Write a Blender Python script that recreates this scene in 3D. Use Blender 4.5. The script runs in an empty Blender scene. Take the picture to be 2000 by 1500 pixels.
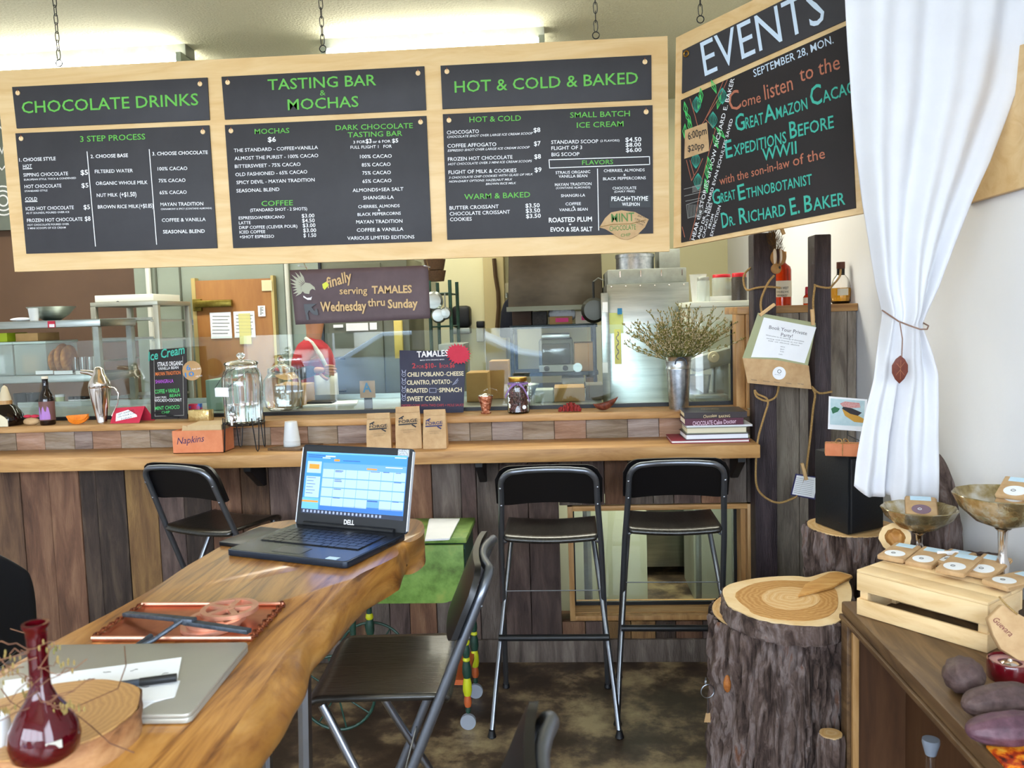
import bpy, bmesh, math, random
from mathutils import Vector as V, Matrix, Quaternion, noise
random.seed(7)
S = bpy.context.scene
col = S.collection
# ---------------- camera ----------------
FPX = 1618.0; PT = math.atan(FPX/19800); YW = math.atan(.069); RL = math.atan(.0315); CH = 1.573
F = V((-math.sin(YW)*math.cos(PT), math.cos(YW)*math.cos(PT), -math.sin(PT)))
R0 = V((math.cos(YW), math.sin(YW), 0)); U0 = R0.cross(F)
U = math.cos(RL)*U0 + math.sin(RL)*R0
R = math.cos(RL)*R0 - math.sin(RL)*U0
cd = bpy.data.cameras.new('camera'); cam = bpy.data.objects.new('camera', cd); col.objects.link(cam)
cd.sensor_width = 17.3; cd.lens = FPX/2000*17.3; cd.clip_start = .05
cam.matrix_world = Matrix(((R.x, U.x, -F.x, 0), (R.y, U.y, -F.y, 0), (R.z, U.z, -F.z, CH), (0, 0, 0, 1)))
cd.dof.use_dof = True; cd.dof.focus_distance = 3.3; cd.dof.aperture_fstop = 3.2
S.camera = cam
# ---------------- light and exposure ----------------
S.view_settings.view_transform = 'Standard'; S.view_settings.look = 'None'
S.view_settings.gamma = 1; S.view_settings.use_curve_mapping = False
S.view_settings.exposure = 0.27
W = bpy.data.worlds.new('world'); S.world = W; W.use_nodes = True
wb = W.node_tree.nodes['Background']; wb.inputs[0].default_value = (.72, .84, 1, 1); wb.inputs[1].default_value = 11
def area(name, loc, rot, sx, sy, power, c):
    l = bpy.data.lights.new(name, 'AREA'); l.shape = 'RECTANGLE'; l.size = sx; l.size_y = sy; l.energy = power; l.color = c
    o = bpy.data.objects.new(name, l); o.location = loc; o.rotation_euler = rot; col.objects.link(o); return o
DAY = (.75, .87, 1)
area('daylight_transom', (-1.4, -2.55, 2.1), (math.radians(90), 0, 0), 5.2, 1.0, 95, DAY)
area('daylight_side_window', (1.42, -.9, 1.6), (math.radians(90), 0, math.radians(90)), 1.5, 1.8, 40, DAY)

area('kitchen_tube_light', (-2.2, 4.9, 3.08), (0, 0, 0), 2.4, .3, 34, (1, .97, .82))
area('kitchen_tube_light', (.4, 4.5, 2.92), (0, 0, 0), 1.3, .3, 27, (1, .98, .82))
area('kitchen_tube_light', (-.6, 6.1, 3.08), (0, 0, 0), 2.4, .3, 24, (1, .97, .80))
area('low_window_fill', (.4, 3.97, .86), (math.radians(35), 0, 0), .8, .08, 3.2, (.95, 1, .85))  # added unseen fill, brightens the kitchen seen through the low counter window
area('shop_tube_light', (-1.4, .6, 3.12), (0, 0, 0), 2.4, .3, 14, (1, .95, .84))
# ---------------- pixel rays onto real planes ----------------
EYE = V((0, 0, CH))
def ray(x, y): return F*FPX + R*(x-1000) - U*(y-750)
def PY(x, y, d): v = ray(x, y); return EYE + v*(d/v.y)
def PX(x, y, d): v = ray(x, y); return EYE + v*(d/v.x)
def PZ(x, y, z): v = ray(x, y); return EYE + v*((z-CH)/v.z)
def PP(x, y, pl): v = ray(x, y); return EYE + v*((pl[0]-EYE).dot(pl[1])/v.dot(pl[1]))
# ---------------- materials ----------------
def lin(c):
    if isinstance(c, str): c = [int(c[i:i+2], 16)/255 for i in (0, 2, 4)]
    return tuple((x/12.92 if x < .04045 else ((x+.055)/1.055)**2.4) for x in c)+(1,)
MATS = {}
def M(name, cols, sc=(1, 1, 1), n=3, rough=.6, metal=0, bump=0, var=0, det=4, dist=0, trans=0, ior=1.45, emit=0, spec=.5, kind='noise', alpha=1, coat=0, bsc=None, lo=.3, hi=.7, sheen=0):
    """procedural material: a colour ramp over stretched noise, with optional relief and per-object variation"""
    m = bpy.data.materials.new(name); m.use_nodes = True; t = m.node_tree; N = t.nodes; L = t.links
    p = N['Principled BSDF']; p.inputs['Roughness'].default_value = rough; p.inputs['Metallic'].default_value = metal
    p.inputs['Specular IOR Level'].default_value = spec; p.inputs['IOR'].default_value = ior
    p.inputs['Transmission Weight'].default_value = trans; p.inputs['Coat Weight'].default_value = coat; p.inputs['Coat Roughness'].default_value = .15
    p.inputs['Alpha'].default_value = alpha; p.inputs['Sheen Weight'].default_value = sheen
    if isinstance(cols, str): cols = [cols]
    cs = [lin(c) for c in cols]
    out = None
    if len(cs) > 1 or bump or var:
        tc = N.new('ShaderNodeTexCoord'); mp = N.new('ShaderNodeMapping'); mp.inputs['Scale'].default_value = sc
        L.new(tc.outputs['Object'], mp.inputs['Vector'])
        if var:
            oi = N.new('ShaderNodeObjectInfo'); cx = N.new('ShaderNodeVectorMath'); cx.operation = 'SCALE'; cx.inputs[0].default_value = (17, 31, 13)
            L.new(oi.outputs['Random'], cx.inputs['Scale']); L.new(cx.outputs[0], mp.inputs['Location'])
        if kind == 'rings':
            x = N.new('ShaderNodeTexWave'); x.wave_type = 'RINGS'; x.rings_direction = 'Z'
            x.inputs['Scale'].default_value = n; x.inputs['Distortion'].default_value = dist; x.inputs['Detail'].default_value = det; x.inputs['Detail Scale'].default_value = 1.2
            src = x.outputs['Fac']
        else:
            x = N.new('ShaderNodeTexNoise'); x.inputs['Scale'].default_value = n; x.inputs['Detail'].default_value = det; x.inputs['Distortion'].default_value = dist
            x.inputs['Roughness'].default_value = .62; src = x.outputs['Fac']
        L.new(mp.outputs[0], x.inputs['Vector'])
        r = N.new('ShaderNodeValToRGB'); e = r.color_ramp.elements
        k = len(cs)
        if k == 1: cs = cs*2; k = 2
        for i in range(k):
            pos = lo+(hi-lo)*i/(k-1)
            if i < 2: e[i].position = pos; e[i].color = cs[i]
            else: q = e.new(pos); q.color = cs[i]
        L.new(src, r.inputs[0]); out = r.outputs[0]
        if var:
            h = N.new('ShaderNodeHueSaturation'); mr = N.new('ShaderNodeMapRange'); mr.inputs[3].default_value = 1-var; mr.inputs[4].default_value = 1+var
            L.new(oi.outputs['Random'], mr.inputs[0]); L.new(mr.outputs[0], h.inputs['Value']); L.new(out, h.inputs['Color']); out = h.outputs[0]
        L.new(out, p.inputs['Base Color'])
        if bump:
            b = N.new('ShaderNodeBump'); b.inputs['Strength'].default_value = bump; b.inputs['Distance'].default_value = .01
            if bsc:
                x2 = N.new('ShaderNodeTexNoise'); x2.inputs['Scale'].default_value = bsc; x2.inputs['Detail'].default_value = 5; L.new(mp.outputs[0], x2.inputs['Vector']); src = x2.outputs['Fac']
            L.new(src, b.inputs['Height']); L.new(b.outputs[0], p.inputs['Normal'])
    else: p.inputs['Base Color'].default_value = cs[0]
    if emit:
        p.inputs['Emission Strength'].default_value = emit
        if out: L.new(out, p.inputs['Emission Color'])
        else: p.inputs['Emission Color'].default_value = cs[0]
    MATS[name] = m; return m
# woods
ply = M('plywood', ['D4AC74', 'DEBB86', 'E4C492'], (1.2, 6, 9), 1.6, .5, bump=.03, dist=1.5)
pine = M('pine_board', ['94683A', 'B08450', 'C49A66'], (1.2, 9, 9), 2.2, .5, bump=.15, var=.08, dist=1)
pinev = M('pine_upright', ['94683A', 'B08450', 'C49A66'], (9, 9, 1.2), 2.2, .5, bump=.15, var=.08, dist=1)
crate_m = M('crate_pine', ['D8B27C', 'E6C593', 'ECD0A0'], (3, 3, 16), 1.5, .55, bump=.05, var=.05, dist=1)
PLK = [M('plank_'+k, c, (7, 7, 1.1), 2.6, .8, bump=.6, var=.22, bsc=26, dist=.6) for k, c in (
    ('umber', ['3A261A', '5C4230', '7A5C42']), ('char', ['281E18', '40322A', '5C4C3E']), ('tan', ['60422A', '84623C', '9E7A4A']),
    ('grey', ['443A34', '60544C', '7C7066']), ('violet', ['3E302C', '5A4842', '766258']), ('red', ['503628', '704E3A', '8C684E']))]
PLKH = [M('block_'+k, c, (1.1, 7, 7), 3, .8, bump=.6, var=.2, bsc=26, dist=.6) for k, c in (
    ('a', ['6E5844', '8E7A64', 'A8988A']), ('b', ['6A5850', '88766C', 'A4948A']), ('c', ['7E5C46', '9C7860', 'B29280']))]
slabm = M('slab_wood', ['5E3410', '94602A', 'AE7838', 'BE8A4A'], (13, 1.0, 13), 1.7, .28, bump=.05, dist=2.2, coat=.4)
slabe = M('live_edge_wood', ['4E2A10', '8A5824', 'A87434', 'B88646'], (5, 2.5, 9), 1.6, .38, bump=.4, dist=1.2, coat=.3)
bark = M('bark', ['241A17', '463632', '6E5F5C', '8A7F80', '5A3524'], (7, 7, 2.2), 3.4, .9, bump=1, det=7, dist=1.2, lo=.3, hi=.72, bsc=13)
ring = M('growth_rings', ['CFA064', 'D8B27C', 'D2A870', 'DCBA88'], (1, 1, .1), 14, .6, kind='rings', dist=6, det=3, bump=.04, lo=0, hi=1)
heart = M('heartwood', ['B07C3C', 'BC8A4A', 'C6985A'], (1, 1, .1), 20, .55, kind='rings', dist=8, det=4, lo=0, hi=1)
sap = M('sapwood', ['D9B47C', 'E3C595', 'EBD3A8'], (3, 3, 3), 3, .6)
deskm = M('desk_wood', ['45301D', '62482E', '7C6040'], (8, 1.2, 8), 2.2, .5, bump=.2, dist=1.5)
deskd = M('desk_panel_wood', ['3E2616', '52341F', '5F4028'], (7, 7, 1), 2.2, .55, bump=.1, dist=.6)
post = M('dark_post_wood', ['1E1518', '352A2E', '4E4043'], (10, 10, 1.1), 2.6, .55, bump=.7, bsc=22, dist=.8)
# metals, plastics, paper
steel = M('brushed_steel', ['9DA39F', 'B9BFBA'], (1, 1, 12), 3, .33, 1, bump=.03)
steeld = M('dull_steel', ['8E918A', 'A5A9A2'], (6, 6, 6), 2, .5, .7)
tube_l = M('steel_tube', ['8E929A'], rough=.28, metal=1)
tube_d = M('dark_grey_tube', ['70747C'], rough=.32, metal=.85)
galv = M('galvanised_steel', ['9CA4AC', 'B9C0C8', 'D0D6DC'], (40, 40, 40), 1, .3, 1)
silver = M('silver_plate', ['D8CFC8'], rough=.12, metal=1)
brass = M('brass', ['B88A3C'], rough=.3, metal=1)
copper = M('copper', ['B5603C', 'CF7B52'], (6, 6, 6), 3, .3, .9)
rosecop = M('rose_copper', ['D89A80', 'E2A98E'], (6, 6, 6), 3, .35, .7)
iron = M('dark_iron', ['3A4048', '525A64'], (12, 12, 12), 4, .45, .6, bump=.3)
blk = M('black_lacquer', ['0B0A0C'], rough=.35)
blkw = M('black_wood_seat', ['0C0B0A', '24211D', '322F29'], (40, 5, 30), 1.6, .3, bump=.15, dist=2, coat=.4)
blkp = M('black_plastic', ['121316'], rough=.45)
spk = M('black_cabinet_vinyl', ['0C0E12', '12151A'], (60, 60, 60), 2, .55, bump=.1)
alu = M('aluminium_lid', ['9F9B8F', 'A8A498'], (2, 2, 2), 2, .35, .35)
chalk = M('chalkboard', ['2F2D30', '373538'], (3, 3, 3), 2, .6)
chalkb = M('chalkboard_brown', ['1D1716', '241C1B'], (3, 3, 3), 2, .65)
white_t = M('white_paint', ['EDEDEE'], rough=.6)
green_t = M('green_paint', ['62B246'], rough=.6)
teal_t = M('teal_chalk', ['3FA893'], rough=.7)
cop_t = M('copper_chalk', ['B06A50'], rough=.7)
blue_t = M('pale_blue_chalk', ['C8D8E8'], rough=.7)
lgreen_t = M('bright_green_chalk', ['4FC468'], rough=.7)
black_t = M('black_ink', ['1C1A1E'], rough=.6)
paper = M('white_paper', ['E6E8EC', 'EEF0F2'], (5, 5, 5), 2, .8)
pblue = M('blue_sticker', ['B4D2E4', 'C6DEEC'], (20, 20, 20), 2, .6)
kraft = M('kraft_paper', ['B08C62', 'BE9B70', 'C8A77C'], (7, 7, 7), 2.5, .75, bump=.15)
kraftd = M('kraft_card', ['A98558', 'B8956A'], (7, 7, 7), 2.5, .8)
card = M('cardboard', ['A07C4C', 'B08C5A'], (5, 5, 5), 2, .85, var=.15)
redp = M('red_paper', ['B8253C', 'C8304A'], (6, 6, 6), 2, .7)
terra = M('terracotta_paper', ['C4724A', 'D2845A'], (6, 6, 6), 3, .7, bump=.1)
cloth = M('white_cotton', ['D8D8DC', 'DEDEE2'], (4, 4, 4), 2, .85, sheen=.2)
twine = M('jute_twine', ['7E5E38', 'A8854F', 'B8986A'], (60, 60, 60), 4, .9, bump=.5)
clip = M('clothespin_wood', ['C8A06C', 'D6B382'], (6, 6, 6), 2, .6)
glass = M('clear_glass', ['FFFFFF'], rough=0, trans=1, ior=1.45)
frost = M('frosted_plastic', ['F0F3F4'], rough=.2, alpha=.42)
pane = M('pane_glass', ['F2FBF6'], rough=0, trans=1, ior=1.5)
bin_m = M('clear_bin_plastic', ['D0DCD6'], rough=.2, alpha=.38)
redgl = M('red_glass', ['5E0713'], rough=.04, trans=.6, ior=1.45)
amber = M('whiskey', ['C8380A'], rough=.03, trans=.75, ior=1.36)
gold_l = M('pale_spirit', ['D9A024'], rough=.03, trans=.8, ior=1.36)
brgl = M('brown_bottle_glass', ['1A0D08'], rough=.05, trans=.2)
wax = M('red_wax', ['9E1A2C'], rough=.4)
gpaint = M('worn_green_paint', ['46581F', '5E7E34', '749646', '8A9C4C'], (5, 5, 5), 2.4, .5, bump=.1, det=6)
dgpaint = M('dark_green_paint', ['173024', '24483A'], (15, 15, 15), 3, .45)
ypaint = M('yellow_paint', ['BFC21E'], rough=.45)
opaint = M('orange_paint', ['B5582A'], rough=.5)
rubber = M('grey_rubber', ['8F949C'], rough=.5)
pod = M('cacao_pod_skin', ['3A2A28', '54403E', '6A5650'], (9, 9, 9), 3, .65, bump=.5, det=7)
podp = M('purple_cacao_pod_skin', ['3E2630', '5A3B46', '73525A'], (9, 9, 9), 3, .5, bump=.4, det=7)
skin_m = M('skin', ['B98462'], rough=.5)
merc = M('mercury_glass', ['6E5A36', 'A8956A', 'D0CBBE'], (9, 9, 9), 2, .2, .75, bump=.4)
concrete = M('stained_concrete', ['3C3026', '564536', '8A7658', 'A8946E'], (1.6, 1.6, 1.6), 3.2, .42, bump=.12, det=9, lo=.40, hi=.66)
wallm = M('white_wall_paint', ['E2E2E4', 'E6E6E8'], (1, 1, 1), 2, .7, bump=.05, bsc=60)
creamm = M('cream_wall_paint', ['D6D4B4', 'DCDABC'], (1, 1, 1), 2, .7)
yelm = M('pale_yellow_wall_paint', ['DCD6AC', 'E0DAB2'], (1, 1, 1), 2, .7)
ceilm = M('textured_ceiling_paint', ['BAB79C', 'C8C5AA'], (1, 1, 1), 90, .9, bump=.8, bsc=70)
brownm = M('brown_wall_paint', ['5A4230', '644A36'], (1, 1, 1), 2, .55)
greyg = M('grey_green_panel', ['8C9484', '969E8E'], (1, 1, 2), 2, .42, .25)
greyd = M('dark_grey_panel', ['5A5C4C', '64665A'], (1, 1, 2), 2, .4, .3)
tubem = M('fluorescent_diffuser', ['FFFDF2'], emit=15, rough=.5)
# ---------------- mesh helpers ----------------
def B(): return bmesh.new()
def hexa(b, p):          # 8 points: bottom 4 then top 4 in the same order
    v = [b.verts.new(q) for q in p]
    for f in ((3, 2, 1, 0), (4, 5, 6, 7), (0, 1, 5, 4), (1, 2, 6, 5), (2, 3, 7, 6), (3, 0, 4, 7)): b.faces.new([v[i] for i in f])
    return b
def box(b, x0, x1, y0, y1, z0, z1):
    return hexa(b, [V(q) for q in ((x0, y0, z0), (x1, y0, z0), (x1, y1, z0), (x0, y1, z0), (x0, y0, z1), (x1, y0, z1), (x1, y1, z1), (x0, y1, z1))])
def ob(b, c, ax, ay, az):  # oriented box, half axes
    c, ax, ay, az = V(c), V(ax), V(ay), V(az)
    return hexa(b, [c-ax-ay-az, c+ax-ay-az, c+ax+ay-az, c-ax+ay-az, c-ax-ay+az, c+ax-ay+az, c+ax+ay+az, c-ax+ay+az])
def fbox(b, x0, y0, x1, y1, Yd, d, x0b=None, x1b=None):   # front face spans two picture points on the plane Y=Yd, d deep
    xm, ym = (x0+x1)/2, (y0+y1)/2
    a = PY(x0, ym, Yd).x; c = PY(x1, ym, Yd).x; z1 = PY(xm, y0, Yd).z; z0 = PY(xm, y1, Yd).z
    return box(b, a, c, Yd, Yd+d, z0, z1)
def tube(b, pts, r, n=8, closed=False, sq=1):
    pts = [V(p) for p in pts]; k = len(pts); rs = r if isinstance(r, (list, tuple)) else [r]*k
    T = [((pts[(i+1) % k]-pts[i-1]) if closed else (pts[min(i+1, k-1)]-pts[max(i-1, 0)])).normalized() for i in range(k)]
    up = V((0, 0, 1)) if abs(T[0].z) < .9 else V((1, 0, 0))
    nrm = T[0].cross(up).normalized(); rings = []
    for i in range(k):
        nrm = (nrm - T[i]*nrm.dot(T[i])).normalized(); bi = T[i].cross(nrm)
        rings.append([b.verts.new(pts[i]+(nrm*math.cos(2*math.pi*j/n)+bi*math.sin(2*math.pi*j/n)*sq)*rs[i]) for j in range(n)])
    for i in range(k if closed else k-1):
        a, c = rings[i], rings[(i+1) % k]
        for j in range(n): b.faces.new((a[j], a[(j+1) % n], c[(j+1) % n], c[j]))
    if not closed: b.faces.new(rings[0][::-1]); b.faces.new(rings[-1])
    return b
def lathe(b, c, prof, n=24, M4=None, wob=None):
    c = V(c); rings = []
    for k, (r, z) in enumerate(prof):
        if r < 1e-6: rings.append([b.verts.new(V((0, 0, z)))]); continue
        rings.append([b.verts.new(V((r*math.cos(2*math.pi*j/n)*(1 if not wob else wob(j/n, k)), r*math.sin(2*math.pi*j/n)*(1 if not wob else wob(j/n, k)), z))) for j in range(n)])
    for a, d in zip(rings, rings[1:]):
        for j in range(n):
            if len(a) == 1 and len(d) == 1: continue
            if len(a) == 1: b.faces.new((a[0], d[(j+1) % n], d[j])) if False else b.faces.new((a[0], d[j], d[(j+1) % n]))
            elif len(d) == 1: b.faces.new((a[j], a[(j+1) % n], d[0]))
            else: b.faces.new((a[j], a[(j+1) % n], d[(j+1) % n], d[j]))
    if len(rings[0]) > 1 and prof[0] != prof[-1]: b.faces.new(rings[0][::-1])
    if len(rings[-1]) > 1 and prof[0] != prof[-1]: b.faces.new(rings[-1])
    for rg in rings:
        for v in rg: v.co = (M4 @ v.co if M4 else v.co)+c
    return b
def prism(b, pts, vec):
    vec = V(vec); a = [b.verts.new(V(p)) for p in pts]; c = [b.verts.new(V(p)+vec) for p in pts]; n = len(pts)
    b.faces.new(a[::-1]); b.faces.new(c)
    for i in range(n): b.faces.new((a[i], a[(i+1) % n], c[(i+1) % n], c[i]))
    return b
def ell(b, c, r, n=16, m=10, M4=None, f=None):
    c = V(c); g = []
    for i in range(m+1):
        t = math.pi*i/m
        if i in (0, m): g.append([b.verts.new(V((0, 0, math.cos(t))))]); continue
        g.append([b.verts.new(V((math.sin(t)*math.cos(2*math.pi*j/n), math.sin(t)*math.sin(2*math.pi*j/n), math.cos(t)))) for j in range(n)])
    for a, d in zip(g, g[1:]):
        for j in range(n):
            if len(a) == 1: b.faces.new((a[0], d[j], d[(j+1) % n]))
            elif len(d) == 1: b.faces.new((a[j], d[0], a[(j+1) % n]))
            else: b.faces.new((a[j], d[j], d[(j+1) % n], a[(j+1) % n]))
    for rg in g:
        for v in rg:
            q = v.co.copy()
            if f: q = q*f(q)
            q = V((q.x*r[0], q.y*r[1], q.z*r[2])); v.co = (M4 @ q if M4 else q)+c
    return b
def sheet(b, fn, nu, nv, th=0):
    g = [[b.verts.new(V(fn(i/nu, j/nv))) for j in range(nv+1)] for i in range(nu+1)]
    for i in range(nu):
        for j in range(nv): b.faces.new((g[i][j], g[i+1][j], g[i+1][j+1], g[i][j+1]))
    return b
def torus(b, c, R_, r, nrm=(0, 0, 1), n=20, m=8):
    q = V(nrm).to_track_quat('Z', 'Y')
    return tube(b, [V(c)+q @ V((R_*math.cos(2*math.pi*i/n), R_*math.sin(2*math.pi*i/n), 0)) for i in range(n)], r, m, closed=True)
WP = {}
def O(name, b, mat, parent=None, label=None, cat=None, group=None, kind=None, bev=0, smooth=40, solid=0, sub=0, keep=False):
    bmesh.ops.recalc_face_normals(b, faces=b.faces)
    if bev: bmesh.ops.bevel(b, geom=[e for e in b.edges if len(e.link_faces) == 2 and e.calc_face_angle(0) > .5], offset=bev, segments=2, affect='EDGES', profile=.5)
    me = bpy.data.meshes.new(name)
    lo = V((min(v.co.x for v in b.verts), min(v.co.y for v in b.verts), min(v.co.z for v in b.verts)))
    hi = V((max(v.co.x for v in b.verts), max(v.co.y for v in b.verts), max(v.co.z for v in b.verts)))
    o0 = V(((lo.x+hi.x)/2, (lo.y+hi.y)/2, lo.z))
    for v in b.verts: v.co -= o0
    b.to_mesh(me); b.free()
    for m in (mat if isinstance(mat, (list, tuple)) else [mat]): me.materials.append(m)
    if smooth: me.shade_smooth(); me.set_sharp_from_angle(angle=math.radians(smooth))
    o = bpy.data.objects.new(name, me); col.objects.link(o)
    if parent: o.parent = parent; o.location = o0-WP[parent.name]
    else: o.location = o0
    WP[o.name] = o0
    if solid: s = o.modifiers.new('thickness', 'SOLIDIFY'); s.thickness = solid; s.offset = 0
    if sub: s = o.modifiers.new('smooth', 'SUBSURF'); s.levels = sub; s.render_levels = sub
    return tag(o, label, cat, group, kind)
def tag(o, label=None, cat=None, group=None, kind=None):
    if label: o['label'] = label
    if cat: o['category'] = cat
    if group: o['group'] = group
    if kind: o['kind'] = kind
    return o
def E(name, loc, label, cat, group=None):
    o = bpy.data.objects.new(name, None); o.empty_display_size = .05; o.location = loc; col.objects.link(o); WP[o.name] = V(loc)
    return tag(o, label, cat, group)
def dup(root, loc, rz, label, group=None):
    r = root.copy(); col.objects.link(r); r.location = loc; r.rotation_euler = (0, 0, rz); r['label'] = label
    if group: r['group'] = group
    for ch in root.children:
        c = ch.copy(); col.objects.link(c); c.parent = r
        for g in ch.children: d = g.copy(); col.objects.link(d); d.parent = c
    WP[r.name] = V(loc)
    return r
# ---------------- writing: flat print on a plane ----------------
def text(name, lines, mat, parent, to3, nrm, lift=.0012, bold=0.0):
    """lines: (words, x0,y0,x1,y1, cap height[, bold, slant]); to3 maps crop points to the sign's plane"""
    obs = []
    for ln in lines:
        c = bpy.data.curves.new('t', 'FONT'); c.body = ln[0]; c.size = 1; c.resolution_u = 2
        c.offset = (ln[6] if len(ln) > 6 and ln[6] else bold)*.6
        if len(ln) > 7: c.shear = ln[7]
        o = bpy.data.objects.new('t', c); col.objects.link(o); obs.append((o, c, ln))
    dg = bpy.context.evaluated_depsgraph_get(); dg.update(); b = B(); nrm = V(nrm)
    for o, c, ln in obs:
        me = bpy.data.meshes.new_from_object(o.evaluated_get(dg)); vs = [v.co.copy() for v in me.vertices]
        if vs:
            x0 = min(v.x for v in vs); x1 = max(v.x for v in vs)
            p0 = to3(ln[1], ln[2]); p1 = to3(ln[3], ln[4]); ex = p1-p0; up = to3(ln[1], ln[2]-ln[5])-p0
            if abs(ln[4]-ln[2]) > abs(ln[3]-ln[1]): up = to3(ln[1]-ln[5], ln[2])-p0
            hh = up.length/.70; ey = nrm.cross(ex).normalized()
            nv = [b.verts.new(p0+ex*((v.x-x0)/max(1e-6, x1-x0))+ey*(v.y*hh)+nrm*lift) for v in vs]
            for f in me.polygons:
                try: b.faces.new([nv[i] for i in f.vertices])
                except ValueError: pass
        bpy.data.meshes.remove(me)
    for o, c, ln in obs: bpy.data.objects.remove(o); bpy.data.curves.remove(c)
    return O(name, b, mat, parent, smooth=0, kind='stuff')
def strokes(name, segs, mat, parent, to3, nrm, w=.003, lift=.0014):
    b = B(); nrm = V(nrm)
    for s in segs:
        pts = [to3(*p)+nrm*lift for p in s]
        for i in range(len(pts)-1):
            d = (pts[i+1]-pts[i]).normalized(); sd = nrm.cross(d)*w/2; e = d*w*.3
            b.faces.new([b.verts.new(q) for q in (pts[i]-sd-e, pts[i+1]-sd+e, pts[i+1]+sd+e, pts[i]+sd-e)])
    return O(name, b, mat, parent, smooth=0, kind='stuff')
def patch(name, pts, mat, parent, to3, nrm, lift=.001, th=.0008):
    b = B(); prism(b, [to3(*p)+V(nrm)*(lift-th) for p in pts], V(nrm)*th)
    return O(name, b, mat, parent, smooth=0)
def crop(ox, oy, s, pl): return lambda x, y: PP(ox+x/s, oy+y/s, pl)
# ================= SETTING =================
YWL = 3.67; XR = 1.256; CEIL = 3.2
st = 'structure'
O('floor', box(B(), -4.6, XR+.1, -2.7, 7.6, -.05, 0), concrete, kind=st, smooth=0)
O('ceiling', box(B(), -4.6, XR+.1, -2.7, 7.6, CEIL, CEIL+.05), ceilm, kind=st, smooth=0)
# right wall, with the shop window near the front that lights the right side
wr = O('wall_right', box(B(), XR, XR+.1, .0, 7.6, 0, CEIL), wallm, kind=st, smooth=0)
b = B()
for q in ((-2.7, 0, 0, .7), (-2.7, 0, 2.65, CEIL), (-2.7, -1.7, .7, 2.65), (-.1, 0, .7, 2.65)): box(b, XR, XR+.1, q[0], q[1], q[2], q[3])
O('wall_right_window_side', b, wallm, kind=st, smooth=0)
O('wall_left', box(B(), -4.7, -4.6, -2.7, 7.6, 0, CEIL), wallm, kind=st, smooth=0)
O('wall_back', box(B(), -4.6, XR, 7.5, 7.6, 0, CEIL), creamm, kind=st, smooth=0)
# shop front behind the camera
b = B()
for x0, x1, z0, z1 in ((-4.6, XR, 0, .45), (-4.6, XR, 2.62, CEIL), (-4.6, -4.05, .45, 2.62), (-4.05, XR, 1.55, 1.6), (-2.98, -2.92, .45, 1.55), (-1.92, -1.02, .45, 1.55), (-.32, XR, .45, 1.55)): box(b, x0, x1, -2.5, -2.4, z0, z1)
O('wall_front', b, wallm, kind=st, smooth=0)
wf = O('window_1', box(box(B(), -4.05, XR, -2.39, -2.36, .42, .46), -4.05, XR, -2.39, -2.36, 2.60, 2.64), alu, kind=st)
for x in (-2.6, -1.2, .1): O('mullion', box(B(), x-.02, x+.02, -2.39, -2.36, 1.6, 2.6), alu, wf)
# the street outside, mirrored in the glass screen
O('exterior_street', box(B(), -16, 14, -30, -2.75, -.2, -.06), M('street_asphalt', ['8E8E8C', 'A2A2A0'], (1, 1, 1), 3, .8), kind=st, smooth=0)
b = B(); box(b, -14, 12, -16.5, -16, -.06, 2.6); O('exterior_wall', b, M('street_plaster', ['D8D2C4', 'E2DCD0'], (1, 1, 1), 1, .8), kind=st, smooth=0)
for k in range(6): O('exterior_window', box(B(), -12+k*4, -10.2+k*4, -16.0, -15.95, .8, 2.2), blk, kind=st, smooth=0)
ca = E('car', V((-2.6, -6.2, -.06)), 'silver car parked on the street outside, mirrored in the glass screen', 'car')
b = B(); prism(b, [V((x, -7.0, z)) for x, z in ((-4.8, .3), (-4.85, .75), (-4.5, .92), (-3.7, .98), (-3.0, 1.38), (-1.6, 1.40), (-.8, 1.0), (-.35, .92), (-.3, .3))], (0, 1.6, 0)); O('body', b, M('car_silver', ['8FA0B4'], rough=.25, metal=.6), ca, bev=.06)
for s in (-7.02, -5.38): b = B(); prism(b, [V((x, s, z)) for x, z in ((-3.5, 1.0), (-2.95, 1.32), (-1.65, 1.34), (-1.0, 1.02))], (0, -.02 if s > -6 else .0, 0)) if False else prism(b, [V((x, s, z)) for x, z in ((-3.5, 1.0), (-2.95, 1.32), (-1.65, 1.34), (-1.0, 1.02))], (0, .01, 0)); O('side_glass', b, blk, ca)
for x in (-4.1, -1.05):
    for y in (-6.95, -5.6): b = B(); lathe(b, V((x, y, .27)), [(0, -.1), (.3, -.1), (.32, -.06), (.32, .06), (.3, .1), (0, .1)], 28, Matrix.Rotation(math.pi/2, 4, 'X')); O('wheel', b, blkp, ca)
# ---------------- kitchen shell ----------------
O('wall_kitchen_left', box(B(), -4.5, PY(266, 600, 6.3).x, 6.3, 6.4, 0, CEIL), brownm, kind=st, smooth=0)
O('wall_kitchen_right', box(B(), PY(856, 600, 6.6).x, XR, 6.6, 6.7, 0, CEIL), yelm, kind=st, smooth=0)
b = B(); fbox(b, 950, 440, 990, 1000, 6.45, .15); O('pillar_1', b, M('beige_trim_paint', ['B8A878'], rough=.6), kind=st, bev=.006)
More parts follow.
